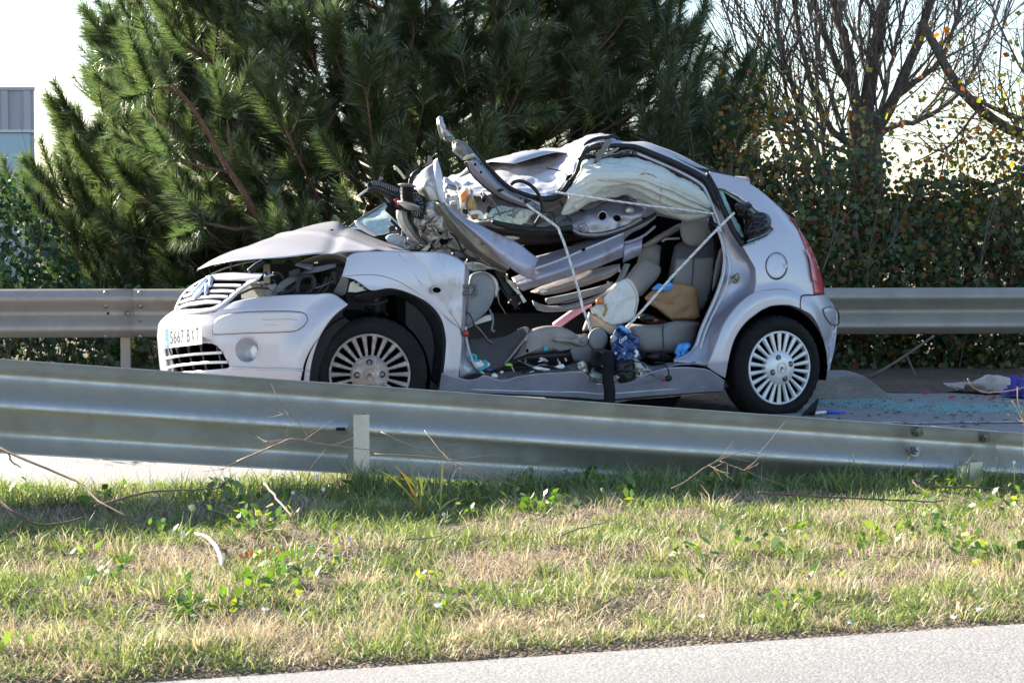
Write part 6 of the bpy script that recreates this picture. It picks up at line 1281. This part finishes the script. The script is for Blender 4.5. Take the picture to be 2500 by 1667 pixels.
# crushed roof
band('roof', ['3 -400,478,1.55 -180,402,1.55 0,336,1.52 200,266,1.45 400,228,1.38 570,220,1.3 650,182,1.15 780,126,1.0 900,106,.92 1005,108,.85', '3 -390,505,1.2 -170,440,1.15 30,380,1.1 220,345,1.0 380,335,.92 520,290,.86 640,230,.78 760,155,.70 880,125,.66 985,118,.62', '3 -370,545,.95 -120,500,.88 60,455,.80 220,430,.74 360,430,.66 500,400,.60 600,330,.55 715,215,.5 830,150,.47 950,130,.44', '3 -350,585,.72 -100,560,.66 90,530,.60 220,520,.52 350,535,.46 470,510,.42 590,430,.39 670,330,.37 745,225,.35 800,190,.34', '3 -330,610,.55 -80,600,.50 110,585,.45 220,570,.38 320,590,.34 430,625,.31 540,585,.31 640,500,.31 700,400,.31 748,255,.31'], 'crumpled_paint', car, n=90, k=14, crum=(.020, 4.2, 3, 1), solid=.004)
band('roof_rear', ['3 985,112,.75 1030,135,.75 1090,155,.72 1180,155,.70 1270,161,.68 1400,206,.66 1600,291,.64 1700,340,.62 1800,392,.60', '3 900,128,.5 1000,150,.48 1090,170,.48 1190,178,.46 1300,205,.45 1450,262,.44 1620,335,.44 1720,385,.42 1795,415,.4', '3 800,195,.32 900,165,.31 1000,168,.31 1100,180,.31 1200,196,.31 1350,260,.30 1560,352,.29 1700,425,.27 1785,470,.25'], 'crumpled_paint', car, n=70, k=10, crum=(.008, 4, 5), solid=.004)
V = []
for i, u_ in enumerate(np.linspace(1.15, 2.3, 14)):
    zt = np.interp(u_, [1.15, 1.4, 1.8, 2.1, 2.3], [1.40, 1.47, 1.43, 1.34, 1.26])
    for v_, dz in ((.66, .0), (.95, .02), (1.25, .0), (1.42, -.07), (1.52, -.25), (1.60, -.5)): V.append(car2w((u_, v_, zt + dz - .012)))
mk('roof_far', V, grid_faces(14, 6), 'crumpled_paint', car, solid=.004)
pipe('roof_tear', '3 1270,218 1400,270 1540,330 1660,385 1780,405 1880,425 1965,445', [.008, .018, .022, .016, .008], 'black_trim', car, v=.40, n=40); pipe('roof_tear', '3 660,430 630,460 655,490 610,520 545,560', [.01, .02, .014, .006], 'black_cavity', car, v=.30); pipe('roof_scratch', '3 440,370 520,385 610,405', .004, 'black_trim', car, v=.42)
pipe('roof_tear', '3 760,190 800,155 870,128 940,122 1000,112 1040,135', .010, 'black_trim', car, v=.42)
band('spoiler', ['3 2000,446,.95 2050,448,.95 2095,456,.95 2116,478,.95', '3 2002,452,.7 2050,470,.7 2090,488,.7 2116,506,.7'], 'silver_paint', car, n=16, k=5, solid=.012); pipe('spoiler_gap', '3 1995,450 2040,468 2085,490 2116,512', .005, 'black_trim', car, v=.45)
pipe('frame_seal', '3 640,480,.28 690,420,.27 712,360,.26 735,290,.26 770,232,.27 830,212,.27 900,200,.27 1000,188,.26 1100,192,.26 1190,205,.26 1350,270,.25 1560,362,.24 1740,458,.22 1790,525,.2 1850,650,.17 1950,830,.13 2055,990,.09', [.010, .012, .012, .014, .018, .020, .020, .020, .018, .016, .016], 'black_trim', car, n=90)
pipe('frame_seal', '3 420,625,.28 500,615,.27 580,570,.27 640,480,.27', [.014, .020, .018, .014], 'black_trim', car, n=30)
band('roof_frame', ['3 690,430,.30 725,360,.29 760,265,.29 870,262,.29 1000,255,.28 1090,225,.28 1190,228,.28 1350,292,.27 1560,385,.26 1725,480,.24 1775,545,.22 1830,660,.19', '3 720,440,.34 745,380,.33 775,292,.33 880,290,.33 1000,285,.32 1100,270,.32 1190,275,.32 1340,345,.31 1540,435,.30 1690,520,.28 1745,590,.26 1800,700,.23'], 'inner_shade_paint', car, n=80, k=6, crum=(.006, 9, 4), solid=.004)
pipe('roof_frame_bead', '3 1190,250,.265 1350,316,.255 1555,408,.245 1712,500,.225 1765,570,.205 1815,690,.18 1860,800,.16 1885,900,.14', .009, 'crumpled_paint', car, n=50)
plate('broken_strut', '3 940,135 985,140 990,155 880,320 850,325 845,305', 'grey_plastic', car, v=.22, th=.02); plate('broken_strut', '3 900,285 960,240 1040,198 1048,212 980,258 930,280', 'grey_trim', car, v=.235, th=.012); plate('strut_tip', '3 835,335 850,312 862,318 845,338', 'black_trim', car, v=.215, th=.02)
# inside of the crushed roof seen from the side: lining, glass, wiring
band('roof_lining', ['2 860,700,.95 980,705,.95 1120,720,.92 1260,720,.9 1400,780,.9 1500,800,.85', '2 880,860,.75 1000,880,.75 1130,890,.7 1250,880,.7 1400,880,.65 1560,880,.6', '2 980,960,.6 1100,960,.55 1200,950,.55 1320,950,.5 1450,960,.5 1620,960,.5'], 'pale_plastic', car, n=40, k=8, crum=(.02, 6, 2), solid=.006)
pillow('glass_sheet', '2 1205,905 1260,830 1340,805 1440,820 1540,830 1590,870 1560,930 1500,970 1380,975 1300,960 1240,940', 'crazed_glass', car, v=.44, d=.012, back=.01, n=60, rings=12, crum=(.03, 7, 3, 1), pow_=.3, line=False); band('glass_sheet', ['2 1200,985,.30 1330,1005,.30 1500,1040,.30 1660,1055,.30', '2 1290,1060,.34 1400,1080,.34 1520,1080,.34 1640,1070,.34', '2 1370,1120,.4 1450,1115,.4 1540,1100,.4 1640,1075,.4'], 'crazed_glass', car, n=24, k=6, solid=.006, crum=(.01, 9, 4))
pillow('white_bag_edge', '2 1430,930 1475,870 1500,845 1560,835 1605,845 1625,880 1590,905 1560,960 1500,975 1445,965', 'airbag', car, v=.39, d=.012, back=.01, n=44, rings=10, crum=(.03, 9, 3, 1), pow_=.3, line=False); plate('mirror_mount', '2 1215,830 1240,800 1250,825 1310,822 1300,850 1240,880 1215,870', 'black_trim', car, v=.44, th=.03); plate('mirror_mount', '2 1175,770 1195,748 1208,760 1188,785', 'black_cavity', car, v=.55, th=.01); pipe('mirror_wire', '2 1232,800 1245,760 1250,720', .004, 'dull_steel', car, v=.44)
pipe('edge_wire', '2 1130,930 1220,920 1300,890 1400,860 1480,830 1560,805', .005, 'dull_steel', car, v=.36, jit=.004); band('roof_bar', ['2 1680,880,.40 1760,830,.40 1840,780,.4', '2 1640,940,.38 1740,880,.38 1845,800,.38'], 'taupe_trim', car, n=16, k=4, solid=.01); band('roof_inner', ['2 840,600,.98 960,620,.95 1100,640,.9 1250,640,.85 1300,700,.8', '2 850,700,.85 960,690,.82 1100,710,.8 1200,720,.78 1290,740,.75'], 'crumpled_paint', car, n=30, k=6, crum=(.03, 7, 6, 1), solid=.004)
pipe('inner_tube', '2 870,640 940,660 1000,690 1010,720', .014, 'dull_steel', car, v=.6); band('white_flap', ['2 1150,690,.5 1200,660,.5 1260,670,.5 1300,700,.5', '2 1140,720,.46 1200,690,.46 1260,695,.46 1290,710,.46'], 'airbag', car, n=16, k=4, crum=(.01, 20, 2), solid=.003)
plate('latch_box', '2 890,740 980,735 990,830 965,840 960,790 895,790', 'pale_plastic', car, v=.32, th=.03); pillow('latch_cap', '2 900,775 950,765 960,785 945,805 905,805', 'pale_plastic', car, v=.29, d=.02, back=.01, n=20, rings=4)
# airbags
ca = band('curtain_airbag', ['3 700,470,.30 730,400,.29 752,312,.28 850,305,.27 950,300,.26 1080,295,.26 1200,292,.26 1330,335,.26 1450,400,.25 1560,455,.24 1700,542,.23 1770,620,.22 1795,680,.22', '3 640,580,.27 700,520,.26 780,470,.22 880,440,.20 1000,440,.19 1120,440,.17 1250,450,.17 1380,500,.16 1500,550,.16 1600,600,.16 1700,650,.17 1760,690,.18 1796,705,.2', '3 570,750,.28 650,738,.28 720,700,.27 790,655,.26 880,635,.26 960,614,.26 1120,592,.26 1240,655,.25 1340,710,.24 1450,762,.24 1580,796,.24 1700,785,.24 1785,755,.24'], 'airbag', car, n=150, k=30, bulge=.07, pleat=(.016, 7.5, .40), crum=(.011, 6, 4, 1), solid=.003)
band('airbag_fold', ['3 760,330,.235 800,370,.225 830,440,.22 825,540,.22 800,640,.24', '3 720,440,.245 760,460,.22 790,500,.215 780,580,.215 690,700,.25', '3 600,600,.26 650,590,.24 680,600,.235 690,660,.235 575,745,.27'], 'airbag', car, n=40, k=12, crum=(.018, 10, 9, 1), solid=.004)
for s in ('3 1150,440 1250,415 1340,440 1390,510 1385,600 1380,660', '3 870,470 950,480 1020,480 1130,500', '3 1180,450 1230,425 1300,425', '3 1465,700 1480,735 1540,745 1600,735', '3 650,660 720,640 780,615', '3 780,380 840,355 900,345', '3 1250,640 1350,690 1450,735'): pipe('stitching', s, .0022, 'stitch', ca, v=.105, n=30, sides=4)
fa = pillow('front_airbag', '4 1203,505 1240,495 1262,470 1290,480 1330,400 1390,340 1440,290 1520,260 1560,290 1592,345 1615,440 1600,520 1578,585 1530,620 1470,642 1380,662 1350,640 1318,630 1310,600 1285,592 1262,565 1232,560', 'airbag_stained', car, v=.27, d=.035, back=.03, n=70, rings=16, crum=(.022, 7, 3, 1), pow_=.3, line=False)
pipe('stitching', '4 1510,285 1555,330 1585,400 1592,470 1575,550', .0022, 'stitch', fa, v=.205, n=24, sides=4)
# the torn foot of the middle pillar, and its reel
pillow('pillar_foot', '4 1190,1060 1230,1030 1300,1050 1400,1040 1460,1060 1560,1040 1590,1100 1520,1130 1430,1150 1330,1140 1250,1110', 'pale_primer', car, v=.06, d=.03, back=.05, crum=(.03, 16, 2, 1)); pillow('pillar_foot', '4 1555,920 1600,930 1650,970 1720,1020 1700,1060 1640,1085 1580,1095 1575,1020', 'pale_primer', car, v=.06, d=.03, back=.04, crum=(.03, 16, 7, 1))
pillow('pillar_trim', '4 1400,965 1480,940 1560,930 1575,1010 1580,1090 1500,1125 1440,1120 1415,1050', 'black_trim', car, v=.05, d=.05, back=.05, crum=(.03, 12, 4, 1)); pillow('pillar_trim', '4 1100,960 1165,940 1195,1010 1190,1050 1120,1020', 'bare_metal', car, v=.06, d=.02, back=.03, crum=(.02, 20, 4, 1), n=30)
plate('belt_reel', '4 1222,850 1290,840 1395,862 1398,920 1370,935 1300,990 1225,975 1212,920', 'black_trim', car, v=.03, th=.07)
st_ = MB(); w3 = line3('4 1337,868 1340,930 1340,1000 1335,1080 1330,1170 1326,1290', .0, n=14); w3 = w3 + np.array([SPS, -CPS, 0]) * np.interp(np.linspace(0, 1, 14), [0, .1, .5, .75, 1], [.0, .03, .03, .06, .06])[:, None]
V = []; 
for p in w3:
    for a, b in ((-.034, 0), (.034, 0), (.034, .004), (-.034, .004)): V.append(p + np.array([CPS, SPS, 0]) * a + np.array([-SPS, CPS, 0]) * b)
mk('seat_belt', V, grid_faces(14, 4, True), 'webbing', car)
pipe('switch_cable', '4 1740,960 1800,960 1845,1000 1858,1050 1850,1085', .004, 'black_trim', car, v=-.01); pillow('switch_body', '4 1825,1075 1855,1060 1885,1075 1870,1110 1830,1108', 'black_trim', car, v=-.01, d=.02, back=.02, n=20, rings=4); pillow('switch_cap', ell('4', 1815, 1093, 18, 18, 16), 'red_plastic', car, v=-.025, d=.012, back=.01, n=20, rings=4)
pillow('floor_trim', '4 1660,910 1760,868 1850,890 1900,930 1850,950 1740,945', 'black_trim', car, v=.22, d=.03, back=.03, crum=(.02, 14, 2))

# ragged edges, shards and wires of the torn middle
R4 = random.Random(5)
def shard(cx_, x, y, r, v, m):
    ox, oy, k = CROPS[cx_]; a0 = R4.uniform(0, 6); el = R4.uniform(1.4, 3.2); pts = []
    for i in range(7):
        a = 2 * pi * i / 7; rr = r * R4.uniform(.45, 1.2); X, Y = rr * cos(a) * el, rr * sin(a) * .6; pts.append((ox + (x + X * cos(a0) - Y * sin(a0)) / k, oy + (y + X * sin(a0) + Y * cos(a0)) / k))
    q = np.array(pts); vv = v + np.array([R4.uniform(-.03, .03) for _ in pts]); V = on_v(q[:, 0], q[:, 1], vv); c = V.mean(0) + np.array([SPS, -CPS, 0]) * R4.uniform(-.02, .025)
    mk('torn_shard', np.vstack([V, c[None]]), [(i, (i + 1) % 7, 7) for i in range(7)], m, car, smooth=False, solid=.003)
for cx_, x0, x1, y0, y1, v, n, r, ms in (('2', 640, 900, 900, 1190, .15, 16, 22, ('bare_metal', 'pale_primer', 'dull_steel', 'black_trim')), ('2', 880, 1300, 1060, 1330, .14, 12, 20, ('bare_metal', 'olive_primer', 'black_trim')), ('4', 400, 690, 210, 480, .19, 10, 18, ('pale_primer', 'black_trim', 'grey_trim')),
        ('4', 1180, 1740, 1000, 1130, .03, 16, 15, ('pale_primer', 'bare_metal', 'black_trim')), ('4', 560, 1100, 930, 1040, .06, 12, 14, ('paper_white', 'black_trim', 'pale_primer', 'grey_trim')), ('2', 850, 1250, 640, 930, .5, 14, 22, ('pale_plastic', 'crumpled_paint', 'dull_steel', 'crazed_glass')), ('2', 380, 640, 1020, 1180, .33, 10, 18, ('pale_plastic', 'black_trim', 'blue_grey_plastic')), ('3', 860, 1200, 225, 300, .26, 10, 16, ('bare_metal', 'grey_trim', 'inner_shade_paint')), ('3', 560, 1250, 620, 760, .31, 9, 18, ('bare_metal', 'grey_trim', 'black_trim')), ('1', 800, 1400, 470, 640, .2, 10, 16, ('engine_dark', 'black_trim', 'grey_plastic'))):
    for _ in range(n): shard(cx_, R4.uniform(x0, x1), R4.uniform(y0, y1), r * R4.uniform(.5, 1.3), v + R4.uniform(-.02, .04), R4.choice(ms))
for cx_, x0, y0, x1, y1, v in (('2', 700, 1060, 900, 1230, .14), ('2', 900, 1040, 1150, 1260, .13), ('2', 1180, 700, 1330, 900, .4), ('4', 380, 230, 520, 560, .2), ('4', 420, 300, 640, 520, .18), ('4', 250, 640, 420, 800, .18), ('4', 620, 940, 980, 1010, .08), ('3', 560, 640, 700, 860, .3), ('3', 380, 640, 520, 820, .3), ('1', 800, 560, 960, 630, .2), ('1', 1180, 600, 1390, 520, .13), ('4', 1560, 940, 1740, 1060, .04), ('3', 700, 300, 900, 260, .26), ('2', 560, 900, 700, 1120, .2)):
    ox, oy, k = CROPS[cx_]; a = np.array([(x0, y0), (x0 * .7 + x1 * .3 + R4.uniform(-40, 40), y0 * .7 + y1 * .3 + R4.uniform(-30, 50)), (x0 * .35 + x1 * .65 + R4.uniform(-40, 40), y0 * .35 + y1 * .65 + R4.uniform(-20, 60)), (x1, y1)]); q = resample(np.c_[ox + a[:, 0] / k, oy + a[:, 1] / k, np.full(4, v)], 20)
    mb = MB(); mb.tube(on_v(q[:, 0], q[:, 1], q[:, 2]), R4.choice((.003, .004, .005)), 5); mb.mk('hanging_wire', R4.choice(('black_trim', 'black_trim', 'dull_steel')), car)
# ------------------------------------------------------------------ loose things in the wreck
ins = dict(parent=None)
pillow('black_bag', '5 460,285 480,272 520,280 545,262 553,290 545,330 570,335 605,325 650,338 675,370 672,410 640,445 600,470 560,485 530,480 512,440 508,380 480,345', 'black_bag', None, v=.0, d=.085, back=.10, hull=True, crum=(.05, 10, 3, 1), n=80, rings=16, label='crumpled black plastic bag stuffed in the broken rear quarter window', cat='bag')
pillow('black_bag', '5 312,355 330,348 352,385 362,420 350,448 322,440 305,405', 'black_bag', None, v=.20, d=.03, back=.04, crum=(.025, 20, 5, 1), n=40, label='small black plastic bag beside the rear headrest', cat='bag')
pb = pillow('paper_bag', '4 1662,425 1700,385 1760,345 1880,300 1960,305 2060,322 2092,345 2105,470 2115,590 2080,612 1980,605 1880,612 1810,560 1745,510 1690,475', 'paper_brown', None, v=.31, d=.05, back=.08, crum=(.026, 6, 6, 1), n=80, rings=16, pow_=.25, line=False, label='crumpled brown paper bag lying on the rear seat', cat='bag')
pillow('rubber_glove', '4 1715,355 1745,325 1775,308 1810,318 1845,305 1888,312 1890,345 1850,372 1800,378 1740,368', 'glove_blue', None, v=.24, d=.03, back=.02, crum=(.02, 26, 3, 1), n=50, label='blue rubber glove lying on top of the brown paper bag', cat='glove', group='blue rubber gloves in the car')
pillow('rubber_glove', '4 1900,885 1925,820 1950,800 2035,797 2042,830 2010,850 2042,870 2010,905 1960,932 1915,938 1897,925 1920,910', 'glove_blue', None, v=.15, d=.035, back=.03, crum=(.022, 24, 8, 1), n=60, label='blue rubber glove on the sill in front of the rear seat', cat='glove', group='blue rubber gloves in the car')
nb = thing('carrier_bag', 'crumpled navy blue carrier bag with white letters behind the belt reel', 'bag', tuple(on_v(np.array([1515.]), np.array([860.]), np.array([.15]))[0]))
pillow('film', '4 1372,800 1395,735 1420,680 1450,645 1500,660 1535,700 1545,725 1612,742 1618,790 1605,845 1640,925 1600,945 1500,955 1430,965 1390,900', 'navy_film', nb, v=.12, d=.03, back=.06, crum=(.034, 12, 4, 1), n=80, rings=16, pow_=.3, line=False)
pillow('film_fold', '4 1430,660 1480,650 1540,700 1530,725 1480,705', 'glove_blue', nb, v=.09, d=.02, back=.01, n=24, rings=5, crum=(.01, 20, 2)); pillow('film_fold', '4 1372,790 1385,740 1420,735 1440,760 1400,800', 'blue_grey_plastic', nb, v=.085, d=.015, back=.01, n=24, rings=5, crum=(.01, 20, 3))
_o = on_v(np.array([1080 + 1455 / 3.36, 1080 + 1515 / 3.36, 1080 + 1448 / 3.36]), np.array([600 + 805 / 3.36, 600 + 765 / 3.36, 600 + 775 / 3.36]), np.array([.052, .052, .052])); letters('com', _o[0], _o[1] - _o[0], _o[2] - _o[0], np.array([SPS, -CPS, 0]), 'paper_white', nb, 'lettering')
pillow('logo', '4 1570,865 1590,850 1610,870 1605,905 1585,920 1572,900 1590,885', 'paper_white', nb, v=.06, d=.004, back=.002, n=20, rings=3); pillow('logo', '4 1408,880 1425,868 1432,885 1415,893', 'paper_white', nb, v=.07, d=.004, back=.002, n=16, rings=3); pillow('logo', '4 1480,880 1495,872 1500,888 1486,893', 'paper_white', nb, v=.055, d=.004, back=.002, n=16, rings=3)
pipe('pink_stick', '4 925,660,.5 1000,605,.46 1100,535,.42 1212,464,.38', [.024, .023, .023, .021], 'pink', None, n=12, sides=12, label='pink plastic stick leaning across the dark footwell', cat='stick')
ob = thing('orange_bottle', 'small orange bottle lying on the white front airbag', 'bottle', tuple(on_v(np.array([1464.]), np.array([735.]), np.array([.22]))[0])); pillow('body', '4 1255,450 1275,430 1310,432 1330,450 1325,475 1300,485 1265,478', 'orange_plastic', ob, v=.20, d=.03, back=.03, n=30); pipe('spill', '4 1330,485 1345,510 1335,550 1322,575', .008, 'amber', ob, v=.205, n=10)
pillow('plastic_flask', '4 1600,590 1650,560 1720,575 1760,590 1800,600 1840,625 1780,632 1680,630', 'black_bag', None, v=.28, d=.04, back=.04, n=40, crum=(.02, 18, 3), label='dark plastic bottle with a red cap below the brown paper bag', cat='bottle') 
bt = [o for o in bpy.data.objects if o.name.startswith('plastic_flask')][0]; bt.name = 'plastic_bottle'; ORG[bt.name] = ORG['plastic_flask']; pillow('cap', ell('4', 1748, 612, 24, 17, 16), 'red_plastic', bt, v=.23, d=.02, back=.02, n=20, rings=5)
shoe = thing('sandal', 'white and turquoise sandal at the front corner of the door sill', 'sandal', tuple(on_v(np.array([1170.]), np.array([895.]), np.array([.1]))[0])); pillow('sole', '4 245,945 290,935 345,945 390,965 380,992 335,1010 290,1008 255,975', 'paper_white', shoe, v=.10, d=.03, back=.03, n=36); pipe('strap', '4 230,930 225,905 255,895 275,915 270,940 300,950', .008, 'teal_fabric', shoe, v=.08, n=20); pipe('strap', '4 335,945 362,958 352,990 318,1012 290,1016', .008, 'teal_fabric', shoe, v=.065, n=20)
for s, lab in (('4 732,1000 770,988 830,998 885,1012 870,1025 800,1022 760,1012', 'torn white tissue on the middle of the door sill'), ('4 915,990 950,978 985,975 1005,990 980,1002 930,1000', 'white tissue scrap at the right end of the door sill'), ('4 398,1062 425,1042 455,1060 445,1080 410,1082', 'white tissue scrap at the front end of the sill'), ('4 465,1032 490,1025 505,1038 480,1048', 'tiny white scrap on the sill edge above the dent')):
    pillow('tissue', s, 'paper_white', None, v=.045, d=.012, back=.012, n=30, rings=5, crum=(.012, 30, 3, 1), label=lab, cat='tissue', group='white tissues on the sill')
pillow('green_lighter', '4 508,972 530,962 565,965 580,985 545,990 515,985', 'needles', None, v=.06, d=.01, back=.01, n=20, rings=4, label='bright green scrap on the sill below the floor mat', cat='scrap').data.materials[0] = mat('lime', (.25, .5, .03), .4)
bpy.data.objects['green_lighter'].name = 'green_scrap'
pillow('purple_scrap', '4 355,1010 385,1005 410,1020 380,1030', 'cloth_purple', None, v=.06, d=.01, back=.01, n=16, rings=4, label='purple scrap beside the sandal on the sill', cat='scrap')
jb = thing('drink_carton', 'orange and white pouch with an amber base standing on the crushed roof edge', 'carton', tuple(on_v(np.array([1145.]), np.array([520.]), np.array([.4]))[0]))
pillow('pouch', '2 975,690 1000,670 1040,652 1066,690 1060,740 1040,790 1030,850 990,830 978,760', 'paper_white', jb, v=.42, d=.03, back=.03, n=36); pillow('picture', '2 985,715 1010,690 1040,670 1052,720 1030,770 1000,780', 'orange_bright', jb, v=.385, d=.012, back=.005, n=30, rings=5)
pillow('base', '2 1060,720 1085,715 1125,790 1142,870 1140,920 1090,925 1060,860 1045,800', 'amber', jb, v=.41, d=.04, back=.03, n=36, crum=(.008, 20, 3)); plate('stopper', '2 1005,840 1050,835 1058,870 1040,890 1010,870', 'black_trim', jb, v=.37, th=.03); pipe('handle', '2 1065,880 1100,868 1150,870 1170,900 1165,925', .012, 'paper_white', jb, v=.36, n=16)

def rope(name, s, label, v=None, r=.0055, n=None):
    a = P(s); q = on_v(a[:, 0], a[:, 1], a[:, 2]); L = np.r_[0, np.cumsum(np.linalg.norm(np.diff(q, axis=0), axis=1))]; n = int(L[-1] / .007)
    q = np.stack([np.interp(np.linspace(0, L[-1], n), L, q[:, k]) for k in range(3)], 1)
    t = thing(name, label, 'rope', tuple(q[-1]), 'white ropes tied across the car'); d = unit(np.gradient(q, axis=0)); u = unit(np.cross(d, [0, 1, .1])); w = np.cross(d, u); ph = np.linspace(0, L[-1] / .055 * 2 * pi, n)
    for k in range(3):
        c = q + (u * np.cos(ph + k * 2 * pi / 3)[:, None] + w * np.sin(ph + k * 2 * pi / 3)[:, None]) * r * .6; mb = MB(); mb.tube(c, r * .82, 6); mb.mk('strand', 'rope_white', t)
    c = q + (u * np.cos(ph + pi / 3)[:, None] + w * np.sin(ph + pi / 3)[:, None]) * r * 1.22; mb = MB(); mb.tube(c, r * .17, 4); mb.mk('fleck_yarn', 'rope_fleck', t)
rope('rope', '3 285,668,.10 340,710,.08 545,858,.08 600,1000,.06 660,1190,.05 715,1380,.03 760,1548,.02 795,1640,.0 815,1705,.0', 'white flecked rope bent over the door seal down to the belt reel')
rope('rope', '3 1990,738,.0 1800,925,-.01 1500,1240,-.02 1230,1546,-.03 1098,1690,.0', 'white flecked rope running diagonally from the quarter window to the belt reel')
rope('rope', '3 530,570,.14 700,598,.06 1000,640,.02 1300,682,.01 1600,716,.04 1820,746,.12', 'white flecked rope stretched level across the hanging curtain airbag', r=.0045)
